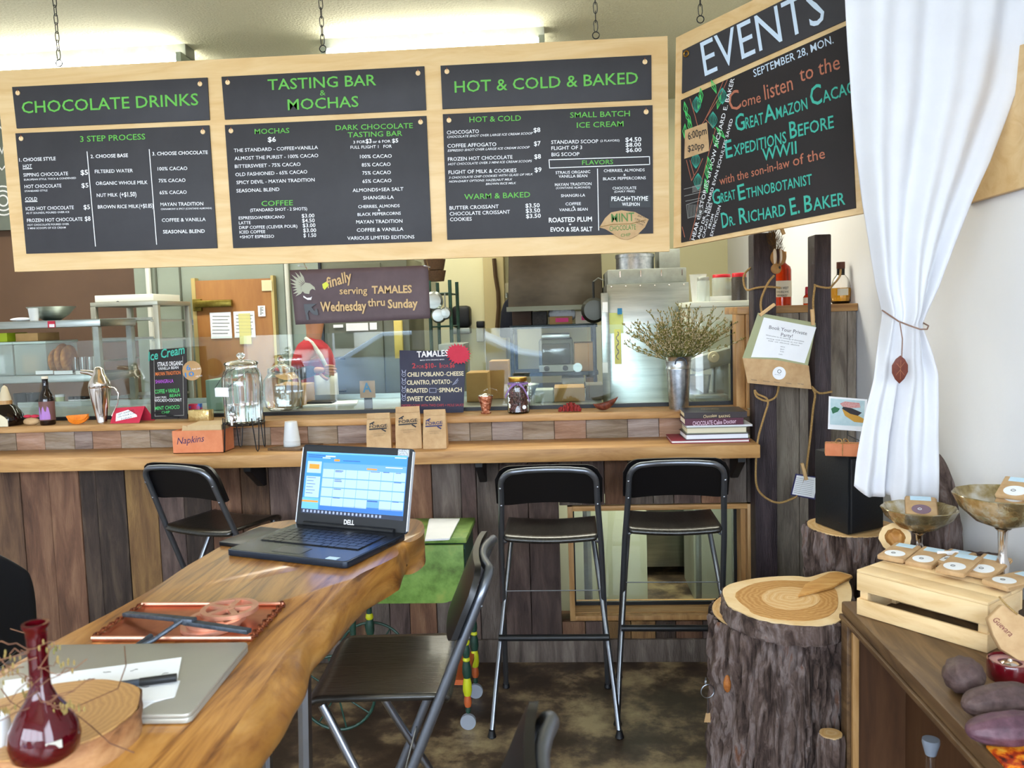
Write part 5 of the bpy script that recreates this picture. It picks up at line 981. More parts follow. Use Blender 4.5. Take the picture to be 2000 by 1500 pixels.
# cook books: stack at the right end of the counter
bk_ = [(1303, 1465, 863, 869, '8A2038', 'F0EEE8', .0, .19, 'red hardcover book, lowest of the cookbook stack'), (1330, 1463, 851, 862, '4A4044', 'E8E8EE', .03, .17, 'grey-white book second from the bottom of the cookbook stack'), (1333, 1460, 838, 850, '7E8270', 'D8CFB4', .0, .17, 'cream-paged book third from the bottom of the cookbook stack'),
       (1333, 1470, 834, 837, 'D8D8DC', 'F0F0F0', .0, .16, 'thin white booklet in the middle of the cookbook stack'), (1330, 1452, 820, 833, '4E1830', 'E8E0D0', .0, .17, 'maroon book with large spine title, second from the top of the stack'), (1330, 1460, 808, 819, '2A1E20', 'D8C8A8', -.02, .19, 'dark brown hardcover cookbook on top of the stack')]
z = CZ
for i, (x0, x1, y0, y1, cv, pg, ro, dp, lab) in enumerate(bk_):
    yy = 3.49; w_ = (PY(x1, 850, yy).x-PY(x0+8, 850, yy).x)/2; xm = (PY(x1, 850, yy).x+PY(x0+8, 850, yy).x)/2; th = (y1-y0)/1618*3.4*1.02+.001; c = V((xm, yy+dp/2-.0, z)); Rm = Matrix.Rotation(ro, 3, 'Z'); e1, e2 = Rm @ V((1, 0, 0)), Rm @ V((0, 1, 0))
    t = E('book', c, lab, 'book', 'cookbooks stacked at the right end of the counter'); cm = M('cover_%s' % ('wine', 'slate', 'sage', 'pale', 'plum', 'umber')[i], [cv], rough=.45); pm = M('pages_%s' % ('wine', 'slate', 'sage', 'pale', 'plum', 'umber')[i], [pg], rough=.8)
    tc_ = min(.003, th*.3)
    for zz in (0, th-tc_): b = B(); ob(b, c+V((0, 0, zz+tc_/2)), e1*w_, e2*dp/2, (0, 0, tc_/2)); O('cover', b, cm, t, smooth=0)
    b = B(); ob(b, c+V((0, 0, th/2))+e2*.002, e1*(w_-.004), e2*(dp/2-.004), (0, 0, th/2-tc_)); O('pages', b, pm, t, smooth=0)
    if i in (4, 5):
        b = B(); ob(b, c+V((0, 0, th/2))-e2*(dp/2), e1*w_, e2*.0015, (0, 0, th/2)); sp_ = O('spine', b, cm, t, smooth=0); BPn = (c-e2*(dp/2+.0016), -e2)
        if i == 5: text('spine_title', [('Chocolate', 1374, 816.5, 1400, 814, 6, 0, .2), ('BAKING', 1404, 816, 1426, 814.5, 5)], M('gold_print', ['D8C090']), t, lambda x, y_: PP(x, y_, BPn), -e2)
        else: text('spine_title', [('CHOCOLATE', 1353, 831, 1392, 829, 8, .02), ('Cake Doctor', 1394, 829, 1438, 826, 8, .02)], M('pink_print', ['D8B8CC']), t, lambda x, y_: PP(x, y_, BPn), -e2)
        if i == 5: text('cover_title', [('Chocolate', -.045, .0, .03, .0, .03, .0, .2)], MATS['gold_print'], t, lambda x, y_: c+V((0, 0, th))+e1*x-e2*y_, V((0, 0, 1)))
    z += th+.0008
# ================= BANNER =================
GBy = 3.12; BNp = (V((0, GBy, 0)), V((0, -1, 0))); bp_ = M('brown_banner_paper', ['4E3E40', '5A4A4C'], (3, 3, 3), 2.5, .7, bump=.3)
bn = E('paper_banner', PP(705, 575, BNp), 'dark brown paper banner announcing tamales hung below the menu board', 'banner'); Bc = crop(560, 510, 6.667, BNp)
q = [Bc(*k) for k in ((38, 118), (118, 828), (1872, 745), (1842, 55))]
def bf(u, v): p = q[0].lerp(q[3], u).lerp(q[1].lerp(q[2], u), v); p.y -= .0+.003*math.sin(u*7+v*3)+.002*math.sin(v*8-u*4); return p
O('sheet', sheet(B(), bf, 24, 10), bp_, bn, solid=.001)
fb_ = lambda x, y_: Bc(x, y_)+V((0, -.0065, 0)); tan_t = M('tan_letter_paper', ['C0A070'], rough=.75); gr_t = M('grey_cutout', ['A0A08C'], rough=.7); NB_ = V((0, -1, 0))
text('lettering', [('finally', 540, 352, 870, 250, 135, .03, .2), ('serving', 695, 432, 1055, 425, 92, .02), ('TAMALES', 1115, 422, 1635, 410, 96, .05), ('Wednesday', 445, 655, 1045, 640, 122, .045), ('thru', 1062, 590, 1285, 580, 100, .03), ('Sunday', 1322, 612, 1712, 600, 110, .045)], tan_t, bn, fb_, NB_, lift=.0)
b = B()
for k in range(9):
    a = math.radians(115+k*13); cx_, cy_ = 270, 340; l_ = (230, 250, 262, 250, 225, 195, 190, 200, 190)[k]
    d = (math.cos(a), -math.sin(a)); nn = (-d[1], d[0]); P_ = [(cx_+d[0]*50, cy_+d[1]*50), (cx_+d[0]*l_*.6+nn[0]*18, cy_+d[1]*l_*.6+nn[1]*18), (cx_+d[0]*l_, cy_+d[1]*l_), (cx_+d[0]*l_*.6-nn[0]*18, cy_+d[1]*l_*.6-nn[1]*18)]
    prism(b, [fb_(*p_) for p_ in P_], (0, -.0006, 0))
O('feather_cutouts', b, gr_t, bn, smooth=0, kind='stuff')
b = B(); prism(b, [fb_(*p_) for p_ in ((200, 330), (250, 280), (310, 290), (370, 340), (380, 378), (340, 360), (310, 385), (300, 430), (240, 420), (205, 380))], (0, -.001, 0)); O('bird_head_cutout', b, gr_t, bn, smooth=0)
b = B(); prism(b, [fb_(*p_) for p_ in ((225, 450), (270, 480), (320, 475), (335, 460), (325, 505), (280, 505), (225, 470))], (0, -.001, 0)); O('collar_cutout', b, white_t, bn, smooth=0)
b = B(); prism(b, [fb_(*p_) for p_ in ((230, 560), (395, 555), (330, 600), (370, 650), (400, 610), (420, 700), (390, 705), (345, 690), (300, 640), (280, 680), (300, 765), (265, 765), (255, 690), (240, 640))], (0, -.001, 0)); O('dark_cutout', b, blk, bn, smooth=0)
b = B(); prism(b, [fb_(*p_) for p_ in ((470, 300), (520, 270), (560, 310), (500, 375), (478, 350))], (0, -.001, 0)); O('yellow_cutout', b, ypaint, bn, smooth=0)
for px in (600, 838): O('tape_strip', box(B(), PP(px, 520, BNp).x-.004, PP(px, 520, BNp).x+.004, BY+.02, GBy+.001, PP(px, 520, BNp).z-.005, PP(px, 520, BNp).z-.002), frost, bn)
b = B()
for px in (600, 838): p = PP(px, 528, BNp); tube(b, [p, V((p.x, 3.019, PP(px, 500, BNp).z+.02))], .0012, 5)
O('hanging_string', b, twine, bn)
# ================= TREE STUMPS =================
barkd = M('bark_furrow', ['1A1210', '3C2D27', '5C4B44', '7A6C68', '66402A'], (6, 6, 1.6), 3.2, .92, bump=1, det=8, dist=1, lo=.32, hi=.7, bsc=12)
def stump(nm, c, r, z0, z1, lab, seed, n=150, m=40, sx=1, sy=1, lean=(0, 0), knots=(), amp=.022, top='flat', cut=True, flare=.06):
    t = E(nm, V((c[0], c[1], z0)), lab, 'tree stump'); b = B(); G = []; H_ = z1-z0
    def rad(a, zz):
        p = V((math.cos(a)*3.2, math.sin(a)*3.2, zz*1.2+seed*7)); lo_ = noise.noise(p*.5)*.09
        rg = abs(noise.noise(V((math.cos(a)*9, math.sin(a)*9, zz*3.0+seed))))+.6*abs(noise.noise(V((math.cos(a)*20, math.sin(a)*20, zz*9+seed))))+.3*abs(noise.noise(V((math.cos(a)*38, math.sin(a)*38, zz*26+seed))))
        k = 0
        for ka, kz, kr, kh in knots:
            da = (a-ka+math.pi) % (2*math.pi)-math.pi; k += kh*math.exp(-(da*da*r*r+(zz-kz)**2)/(kr*kr))
        return r*(1+lo_+flare*(1-min(1, zz/H_))**2)-amp*.6+amp*1.7*min(.9, rg)+k
    r0_ = lambda a: r*(1+noise.noise(V((math.cos(a)*3.2, math.sin(a)*3.2, H_*1.2+seed*7))*.5)*.09)
    for i in range(m+1):
        zz = H_*i/m; ring_ = []
        for j in range(n):
            a = 2*math.pi*j/n; q = rad(a, zz)
            if i == m: q -= .004
            ring_.append(b.verts.new((c[0]+lean[0]*zz+sx*q*math.cos(a), c[1]+lean[1]*zz+sy*q*math.sin(a), z0+zz)))
        G.append(ring_)
    for p, q in zip(G, G[1:]):
        for j in range(n): b.faces.new((p[j], p[(j+1) % n], q[(j+1) % n], q[j]))
    b.faces.new(G[0][::-1]); O('bark', b, barkd, t, smooth=50)
    b = B(); P_ = [V((c[0]+lean[0]*H_+sx*(r0_(2*math.pi*j/n)-.004)*math.cos(2*math.pi*j/n), c[1]+lean[1]*H_+sy*(r0_(2*math.pi*j/n)-.004)*math.sin(2*math.pi*j/n), z1-.002)) for j in range(n)]
    prism(b, P_, (0, 0, .004)); O('cut_face', b, ring, t, smooth=0)
    return t
S1 = stump('tree_stump', (.665, 2.60), .235, 0, .615, 'big bark-covered tree stump standing between the bar stools and the display desk', 1, 220, 64, knots=((3.6, .46, .035, .02), (-.25, .33, .06, .05), (-.3, .2, .05, .03)), amp=.026)
b = B(); kc = PY(1396, 1295, 2.5); b = B()
S1k = V((.665-.245*math.cos(.55), 2.60-.245*math.sin(.55), .44)); ell(b, S1k, (.012, .012, .028), 14, 10); O('knot', b, M('knot_orange', ['8A4A1C', 'C07A3A'], (20, 20, 20), 3, .6), S1)
# thick slab on top with a torn tongue
so = [(240, 260), (285, 225), (330, 210), (450, 182), (600, 166), (780, 160), (850, 176), (930, 150), (1000, 130), (1060, 128), (1120, 142), (1175, 160), (1135, 195), (1158, 240), (1165, 300), (1150, 360), (1140, 420), (1090, 470), (1040, 500), (900, 517), (700, 502), (600, 488), (500, 468), (400, 430), (290, 380), (262, 330)]
SZ = .678; so = [PZ(1340+x/3.5725, 1080+y/3.5725, SZ) for x, y in so]; so = smoothpoly(so, 2); n = len(so)
sl_ = E('wood_slab', V((.68, 2.62, .615)), 'thick round wood slab with a torn tongue lying on the big stump', 'wood slab'); cen = sum(so, V())/n
b = B(); G = []
for k in range(8):
    z = .618+(SZ-.618)*k/7; G.append([b.verts.new(V((p.x, p.y, z))+(p-cen).normalized()*(.010*abs(noise.noise(V((p.x*45, p.y*45, z*25))))*2-(.006 if k in (0, 7) else 0)+.0)) for p in so])
for p, q in zip(G, G[1:]):
    for j in range(n): b.faces.new((p[j], p[(j+1) % n], q[(j+1) % n], q[j]))
b.faces.new(G[0][::-1]); O('bark_edge', b, barkd, sl_, smooth=50)
b = B(); prism(b, [p+(cen-p)*.015-V((0, 0, .003)) for p in so], (0, 0, .005)); O('sapwood_face', b, sap, sl_, smooth=0)
hp = [PZ(1340+x/3.5725, 1080+y/3.5725, SZ+.003) for x, y in ((330, 290), (400, 240), (500, 205), (650, 190), (800, 195), (900, 200), (1000, 215), (1045, 250), (1065, 330), (1050, 400), (980, 450), (850, 475), (700, 470), (550, 450), (450, 415), (440, 390), (380, 350))]
b = B(); prism(b, [V((p.x, p.y, SZ+.0022)) for p in smoothpoly(hp, 1)], (0, 0, .0012)); O('heartwood_face', b, heart, sl_, smooth=0)
hp = [PZ(1340+x/3.5725, 1080+y/3.5725, SZ+.004) for x, y in ((520, 290), (600, 245), (720, 235), (850, 250), (930, 290), (940, 340), (860, 385), (740, 400), (620, 385), (540, 345))]
b = B(); prism(b, [V((p.x, p.y, SZ+.0036)) for p in smoothpoly(hp, 2)], (0, 0, .0006)); O('ring_face', b, ring, sl_, smooth=0)
hp = [PZ(1340+x/3.5725, 1080+y/3.5725, SZ+.01) for x, y in ((780, 300), (830, 220), (900, 190), (1000, 140), (1060, 135), (1165, 165), (1100, 195), (1020, 240), (900, 270))]
b = B(); prism(b, [V((p.x, p.y, SZ+.004)) for p in hp], (0, 0, .009)); O('torn_tongue', b, M('torn_wood', ['B8803E', 'CF9C58', 'D8AC6C'], (3, 14, 3), 3, .6, bump=.3), sl_, bev=.003)
stump('log_round', (.703, 2.275), .034, 0, .385, 'small short log wedged between the big stump and the desk corner', 9, 60, 16, amp=.006)
# keyring on the stump
kr = PY(1382, 1350, 2.50); t = E('key_ring', kr, 'steel ring with clip and little paper tag hung on the big stump', 'key ring')
b = B(); torus(b, kr+V((0, 0, 0)), .021, .0016, (.2, -1, 0), 24, 6); O('ring', b, tube_l, t)
b = B(); torus(b, kr+V((-.004, .01, .026)), .012, .0014, (1, -.3, 0), 18, 6); O('screw_eye', b, tube_l, t)
O('cord', tube(B(), [kr+V((0, 0, -.02)), kr+V((.002, 0, -.05)), kr+V((0, 0, -.072))], .0012, 5), tube_l, t)
b = B(); prism(b, [kr+V(q) for q in ((-.006, 0, -.07), (.007, 0, -.07), (.008, 0, -.1), (-.012, 0, -.1))], (0, .001, 0)); O('paper_tag', b, kraftd, t)
# ================= DISPLAY DESK =================
DZ = .75; dx0, dy1 = .745, 2.32
dk = E('display_desk', (1.0, 1.6, 0), 'worn brown wooden display desk with open side in the right corner', 'desk')
O('top', box(B(), dx0, XR-.004, .5, dy1, DZ-.035, DZ), deskm, dk, bev=.006)
O('edge_strip', box(B(), dx0-.006, dx0+.03, .5, dy1, DZ-.05, DZ-.036), deskm, dk, bev=.003)
O('end_panel', box(B(), dx0+.004, XR-.004, dy1-.03, dy1-.005, 0, DZ-.05), deskm, dk)
O('corner_post', box(B(), dx0, dx0+.012, dy1-.05, dy1-.001, 0, DZ-.051), deskm, dk, bev=.002); O('corner_strip', box(B(), dx0+.013, dx0+.03, dy1-.06, dy1-.036, 0, DZ-.051), pinev, dk, bev=.002)
O('back_panel', box(B(), dx0+.03, XR-.01, dy1-.045, dy1-.037, .02, DZ-.051), deskd, dk)
O('inner_panel', box(B(), dx0+.16, dx0+.175, .6, dy1-.046, .02, DZ-.051), deskd, dk)
O('shelf', box(B(), dx0+.0, dx0+.16, .55, 1.72, .40, .42), crate_m, dk)
O('leg', box(B(), dx0+.1, dx0+.16, .5, .56, 0, DZ-.05), deskm, dk); O('leg', box(B(), XR-.07, XR-.01, .5, .56, 0, DZ-.05), deskm, dk)
tc_ = PY(1820, 1490, 1.52); tc_ = V((dx0+.08, 1.5, .42)); t = E('glass_tube', tc_, 'clear glass tube with frosted stopper standing on the desk shelf', 'tube')
tp2 = PX(1818, 1470, dx0+.08); b = B(); lathe(b, V((tp2.x, tp2.y, .42)), [(.0, 0), (.011, 0), (.011, max(.05, tp2.z-.42)), (.0095, max(.05, tp2.z-.42)), (.0095, .004), (0, .004)], 20); O('tube_body', b, glass, t)
b = B(); lathe(b, V((tp2.x, tp2.y, tp2.z-.005)), [(0, 0), (.012, 0), (.020, .03), (.019, .038), (0, .038)], 20); O('stopper', b, M('frosted_stopper', ['9AA4B4'], rough=.4, trans=.3), t)
# crate turned over, with chocolate bars on it
k0, k1 = PZ(1673, 1200, DZ), PZ(1928, 1277, DZ); cu = (k1-k0).normalized(); cv = V((-cu.y, cu.x, 0)); cl = (k1-k0).length; cdp = .175; chh = .115
cr = E('wooden_crate', (k0+k1)/2+cv*cdp/2, 'small pale pine crate turned upside down on the display desk', 'crate')
def cb(nm, u0, u1, v0, v1, z0, z1, bev=.0015): b = B(); hexa(b, [k0+cu*u+cv*v+V((0, 0, z)) for z in (z0, z1) for u, v in ((u0, v0), (u1, v0), (u1, v1), (u0, v1))]); return O(nm, b, crate_m, cr, bev=bev)
e = .001
for z0, z1 in ((e, .045), (.067, chh)):
    cb('slat', 0, cl, 0, .009, z0, z1); cb('slat', 0, cl, cdp-.009, cdp, z0, z1)
for u in (.0, cl-.014): cb('end_board', u+.0, u+.014, .009, cdp-.009, e, .045); cb('end_board', u, u+.014, .009, cdp-.009, .067, chh)
for u in (.004, cl-.026):
    for v in (.009, cdp-.03): cb('corner_post', u, u+.022, v, v+.02, e, chh-.01)
for k in range(3): cb('bottom_slat', .0, cl, .0+k*.0595, .0575+k*.0595, chh, chh+.008)
CTZ = DZ+chh+.008
swm = M('pale_sticker', ['E4E4E6'], rough=.6)
def cbar(nm, c, u, v, w_, l_, th, tilt, lab, seal=paper, grp='kraft paper chocolate bars on the pale crate', w=None):
    """flat kraft parcel: u along its length, v across; tilt lifts the far end"""
    u = V(u).normalized(); up = V((0, 0, 1)); u = (u*math.cos(tilt)+up*math.sin(tilt)).normalized(); v = up.cross(u).normalized(); nn = u.cross(v); nn = nn if nn.z > 0 else -nn
    t = E('chocolate_bar', c, lab, 'chocolate bar', grp); b = B(); ob(b, c+nn*th/2, u*l_/2, v*w_/2, nn*th/2); O('wrapper', b, kraft, t, bev=th*.3)
    b = B(); ob(b, c+nn*th*.55-v*(w_/2+.0006), u*l_*.46, v*.0006, nn*th*.2); O('folded_flap', b, kraftd, t)
    q_ = nn.to_track_quat('Z', 'Y').to_matrix().to_4x4(); sc_ = c+nn*(th+.0003)-u*l_*.24
    b = B(); lathe(b, sc_, [(0, 0), (.026, 0), (.026, .0004), (0, .0004)], 24, q_); s_ = O('round_seal', b, seal, t)
    b = B(); torus(b, sc_+nn*.0007+u*.0+v*.004, .005, .0008, nn, 14, 4); O('seal_emblem', b, black_t if seal is paper else paper, s_)
    b = B(); ob(b, c+nn*(th+.0004)+u*l_*.34, u*l_*.11, v*w_*.33, nn*.0003); lb_ = O('pale_blue_label', b, pblue, t)
    return t
dn = (PZ(1880, 1045, CTZ)-PZ(1760, 1100, CTZ)); ud = V((.80, .62, 0)).normalized()
def onc(px, py, z): return PZ(px, py, z)
for i, (px, py, z, ang, tilt, lab) in enumerate(((1757, 1084, CTZ+.006, 48, .05, 'kraft chocolate bar at the left end of the crate top'), (1812, 1094, CTZ+.004, 47, .09, 'second kraft chocolate bar from the left on the crate'),
                             (1862, 1096, CTZ+.002, 44, .03, 'kraft chocolate bar mostly hidden beneath the others at the back of the crate'), (1874, 1108, CTZ+.016, 46, .10, 'kraft chocolate bar in the middle front of the crate with a full round seal'), (1930, 1112, CTZ+.012, 44, .14, 'kraft chocolate bar second from the right on the crate'), (1980, 1140, CTZ+.008, 25, .02, 'kraft chocolate bar at the right end of the crate'))):
    c = onc(px, py, z); a = math.radians(ang); cbar('b', c, (math.cos(a), math.sin(a), 0), None, .070, .135, .014, tilt, lab)
# footed bowls
def bowl(c, r, zr, lab, deep=.068, wav=.03, nn=44):
    t = E('footed_bowl', c, lab, 'bowl', 'footed mercury glass bowls'); h_ = zr-c.z
    b = B(); lathe(b, c, [(0, 0), (.042, 0), (.045, .004), (.02, .014), (.010, .03), (.014, h_*.35), (.017, h_*.45), (.010, h_*.52), (.012, h_-deep-.012), (.02, h_-deep-.004), (0, h_-deep)], 24); O('stem', b, silver, t, smooth=50)
    prof = [(.02, h_-deep-.002), (r*.55, h_-deep*.82), (r*.85, h_-deep*.42), (r, h_), (r*.985, h_+.002), (r*.82, h_-deep*.36), (r*.5, h_-deep*.72), (0, h_-deep+.004)]
    b = B(); lathe(b, c, prof, nn, wob=lambda a, k: 1+(wav*math.cos(a*2*math.pi*11) if k in (2, 3, 4, 5) else 0)); O('dish', b, merc, t, smooth=60); return t
B1 = V((PY(1795, 1000, 2.48).x, 2.48, DZ+.002)); z1_ = PY(1795, 992, 2.48).z
# low log round behind the desk carries the back bowl
lg = stump('log_round', (1.05, 2.49), .105, 0, DZ-.002, 'short upright log behind the display desk under the back bowl', 5, 110, 24, sx=.9, sy=.95, amp=.014)
bowl(B1, .104, z1_, 'footed scalloped glass bowl holding one chocolate bar, below the curtain hem')
a = math.radians(70); cbar('b', B1+V((.005, 0, z1_-DZ-.012)), (math.cos(a), math.sin(a), 0), None, .085, .105, .022, .32, 'chocolate bar with mauve round seal resting in the scalloped bowl', seal=M('mauve_seal', ['7E6470'], rough=.6), grp='chocolate bars in the bowls')
B2 = V((1.103, 2.17, DZ)); z2_ = PY(1960, 965, 2.17).z
bowl(B2, .118, z2_, 'taller footed mottled glass bowl at the right edge of the display', deep=.085, wav=.012)
a = math.radians(50)
for k in range(2): cbar('b', B2+V((.035, .0, z2_-DZ-.008+.016*k)), (math.cos(a), math.sin(a), 0), None, .08, .105, .013, .30, ('lower', 'upper')[k]+' kraft chocolate bar resting in the mottled bowl at the right', grp='chocolate bars in the bowls')
p = V((PY(1826, 1060, 2.36).x, 2.28, DZ)); b = B(); ob(b, p+V((0, 0, .075)), (.028, 0, 0), (0, .001, 0), (0, 0, .075)); O('blank_card', b, paper, label='blank white card standing under the scalloped bowl', cat='card', smooth=0)
# bark pieces
def barkpiece(c, rx, ry, h, lab, seed, face=None):
    t = E('bark_piece', c, lab, 'bark'); b = B(); m_, n = 26, 60; G = []
    for i in range(m_+1):
        zz = i/m_; s_ = (1-zz**2.6)**.55 if zz < 1 else .0; ring_ = []
        for j in range(n):
            a = 2*math.pi*j/n; q = 1+.10*noise.noise(V((math.cos(a)*2, math.sin(a)*2, zz*2+seed)))+.10*abs(noise.noise(V((math.cos(a)*8, math.sin(a)*8, zz*7+seed)))); ring_.append(b.verts.new(c+V((rx*q*max(.06, s_)*math.cos(a)-.02*zz, ry*q*max(.06, s_)*math.sin(a), h*zz))))
        G.append(ring_)
    for p, q in zip(G, G[1:]):
        for j in range(n): b.faces.new((p[j], p[(j+1) % n], q[(j+1) % n], q[j]))
    b.faces.new(G[0][::-1]); b.faces.new(G[-1]); O('bark', b, barkd, t, smooth=50); return t
c = V((1.155, 2.52, DZ-.18)); c2 = stump('log_round', (1.17, 2.72), .065, 0, .72, 'narrow upright log behind the bark at the right wall', 6, 90, 20, amp=.012)
barkpiece(V((1.165, 2.56+.12, .72)), .075, .05, PY(1895, 880, 2.66).z-.72, 'upright pointed slab of bark leaning by the right wall behind the bowls', 2)
b = B(); tt = E('bark_log', V((1.13, 2.43, DZ)), 'dark bark log lying behind the crate under the right bowl', 'log')
G = []; n = 60; a0, a1 = V((1.09, 2.37, DZ+.062)), V((1.19, 2.34, DZ+.062))
b = B(); pts = [a0.lerp(a1, i/14) for i in range(15)]; ax_ = (a1-a0).normalized(); sd = V((-ax_.y, ax_.x, 0)); 
for i, p in enumerate(pts): G.append([b.verts.new(p+(sd*math.cos(2*math.pi*j/n)+V((0, 0, 1))*math.sin(2*math.pi*j/n))*.058*(1+.12*abs(noise.noise(V((math.cos(2*math.pi*j/n)*7, math.sin(2*math.pi*j/n)*7, i*.5)))))) for j in range(n)])
for p, q in zip(G, G[1:]):
    for j in range(n): b.faces.new((p[j], p[(j+1) % n], q[(j+1) % n], q[j]))
b.faces.new(G[0][::-1]); b.faces.new(G[-1]); O('bark', b, barkd, tt, smooth=50)
# hollow log end facing the room
hc = PY(1748, 1050, 2.50); t = E('hollow_log', (hc.x, hc.y, hc.z), 'small hollow branch end with pale rim beside the speaker stump', 'log')
qd = V((-.35, -.8, .45)).normalized().to_track_quat('Z', 'Y').to_matrix().to_4x4()
b = B(); lathe(b, hc, [(.041, -.16), (.044, -.06), (.044, 0), (.028, 0), (.024, -.03), (0, -.045)], 40, qd, wob=lambda a, k: 1+.08*noise.noise(V((math.cos(a*6.28)*4, math.sin(a*6.28)*4, k*.5)))); bmats = [barkd, sap, heart]
for f_ in b.faces:
    cc_ = f_.calc_center_median()-hc; dd_ = cc_.dot(qd.to_3x3() @ V((0, 0, 1))); rr__ = (cc_-(qd.to_3x3() @ V((0, 0, 1)))*dd_).length
    f_.material_index = 1 if (abs(dd_) < .004 and rr__ > .027) else (2 if rr__ < .029 and dd_ > -.05 else 0)
O('branch', b, bmats, t, smooth=50)
# cacao pods, tin, brochure, kraft label
def pod_(c, rx, ry, rz, rot, lab, mat, tip=0, grp='cacao pods on the display desk'):
    Mx = Matrix.Rotation(rot, 4, 'Z'); b = B()
    def f(q):
        a = math.atan2(q.z, q.y); k = 1+.035*math.cos(a*10)+.05*noise.noise(q*5); return k
    n_, m_ = 40, 26; G = []
    for i in range(m_+1):
        u = -1+2*i/m_; r_ = max(0, (1-abs(u)**2.4))**.55*(1-tip*.35*(u if u > 0 else 0)); ring_ = []
        for j in range(n_):
            a = 2*math.pi*j/n_; k = 1+.045*math.cos(a*10)+.06*noise.noise(V((u*3, math.cos(a)*3, math.sin(a)*3))); ring_.append(b.verts.new(c+Mx @ V((u*rx*(1+.1*tip), r_*ry*k*math.cos(a), r_*rz*k*math.sin(a)))))
        G.append(ring_)
    for p, q in zip(G, G[1:]):
        for j in range(n_): b.faces.new((p[j], p[(j+1) % n_], q[(j+1) % n_], q[j]))
    bmesh.ops.remove_doubles(b, verts=b.verts, dist=.0002)
    return O('cacao_pod', b, mat, label=lab, cat='cacao pod', group=grp, smooth=70)
def dsk(px, py, r): return PZ(px, py, DZ+r)
pod_(dsk(1882, 1318, .034), .058, .040, .034, math.radians(62), 'greyish round-ended cacao pod, topmost of three in front of the crate', pod)
pod_(dsk(1952, 1368, .032), .086, .037, .032, math.radians(18), 'long dark ribbed cacao pod in the middle of the three', pod)
pod_(dsk(1985, 1422, .030), .090, .037, .030, math.radians(8), 'purple smooth cacao pod with pointed tip, nearest the desk edge', podp, 1)
c = dsk(1972, 1325, .0); c.z = DZ; t = E('red_tin', c, 'dark red round tin with clear lid and silver centre beside the crate', 'tin')
b = B(); lathe(b, c, [(0, 0), (.043, 0), (.045, .003), (.045, .04), (.043, .043), (.042, .043), (.042, .034), (0, .034)], 40); O('body', b, M('deep_red_enamel', ['5A0812'], rough=.12, coat=.5), t, smooth=50)
b = B(); lathe(b, c+V((0, 0, .0343)), [(0, .012), (.004, .011), (.006, .006), (.014, .004), (.018, .001), (0, 0)], 24); O('centre_knob', b, silver, t)
b = B(); lathe(b, c+V((0, 0, .0345)), [(.024, 0), (.041, 0), (.041, .003), (.024, .003), (.024, 0)], 40); O('lid_ring', b, M('pinkish_rim', ['B88A88'], rough=.2), t)
bpx = ((1926, 1460), (1962, 1500), (2040, 1500), (2020, 1455)); b = B(); prism(b, [PZ(x, y, DZ+.001) for x, y in bpx], (0, 0, .004)); O('brochure', b, [M('brochure_print', ['3A1408', 'B8380C', 'E88A1C', 'F0B040'], (9, 9, 9), 4, .4, lo=.35, hi=.65)], label='orange and brown printed brochure at the desk corner', cat='brochure', smooth=0)
c = PY(1975, 1235, 1.86); t = E('kraft_package', V((c.x, c.y, DZ)), 'round-bottomed kraft package with handwritten red word at the right edge', 'package')
q0 = V((-.12, -1, .35)).normalized(); KP = (PY(1975, 1235, 1.84), q0); kp = lambda x, y_: PP(x, y_, KP)
b = B(); prism(b, [kp(x, y_) for x, y_ in ((1930, 1208), (1958, 1180), (2030, 1222), (2060, 1275), (2040, 1296), (1990, 1290), (1955, 1268), (1940, 1240))], -q0*.022); O('package_body', b, kraft, t, bev=.003)
text('writing', [('Guevara', 1938, 1212, 1972, 1244, 12, 0, .3)], M('maroon_ink', ['6A1424']), t, kp, q0, lift=.0012)
O('twine_bow', tube(B(), [kp(1950, 1165)+q0*.004, kp(1962, 1180)+q0*.006, kp(1985, 1200)+q0*.006], .0022, 6), twine, t)
# ================= SPEAKER, GIFT, PHOTO CARD =================
sz0 = .80; p0, p1, p3 = PZ(1656, 1045, sz0), PZ(1592, 1021, sz0), PZ(1722, 1031, sz0); p2 = p1+p3-p0
szt = PY(1650, 893, p0.y).z
stump('tree_stump', ((p0.x+p2.x)/2+.01, (p0.y+p2.y)/2-.0), .150, 0, sz0-.004, 'dark bark stump carrying the black speaker at the right of the counter', 3, 150, 44, amp=.02)
sp_ = E('speaker', V(((p0.x+p2.x)/2, (p0.y+p2.y)/2, sz0)), 'black floor speaker box standing on the bark stump', 'speaker')
b = B(); pts = [p0, p3, p2, p1]; hexa(b, [V((p.x, p.y, sz0)) for p in pts]+[V((p.x, p.y, szt)) for p in pts]); O('cabinet', b, spk, sp_, bev=.003)
fe1 = (p3-p0).normalized(); fl_ = (p3-p0).length; fnn = V((fe1.y, -fe1.x, 0)); b = B(); ob(b, (p0+p3)/2+fnn*.006+V((0, 0, (szt-sz0)/2)), fe1*(fl_/2-.006), fnn*.006, (0, 0, (szt-sz0)/2-.006)); O('front_grille', b, spk, sp_, bev=.003)
le = (p1-p0).normalized(); b = B(); ob(b, p0+le*.045+V((0, 0, .03))+V((le.y, -le.x, 0))*-.0, le*.006, V((le.y, -le.x, 0))*.0015, (0, 0, .002)); O('badge', b, silver, sp_)
gc = (p0+p2)/2; gc = V((gc.x-.0, gc.y-.02, szt+.001)); t = E('gift_parcel', gc, 'small terracotta paper parcel tied with raffia on top of the speaker', 'parcel')
gpx = PY(1657, 875, gc.y-.05); e1, e2 = V((.95, -.3, 0)).normalized(), V((.3, .95, 0)).normalized(); gg = V((PY(1657, 875, 2.80).x, 2.86, szt+.001+.020))
b = B(); ob(b, gg, e1*.055, e2*.032, (0, 0, .020)); O('parcel', b, terra, t, bev=.002)
b = B()
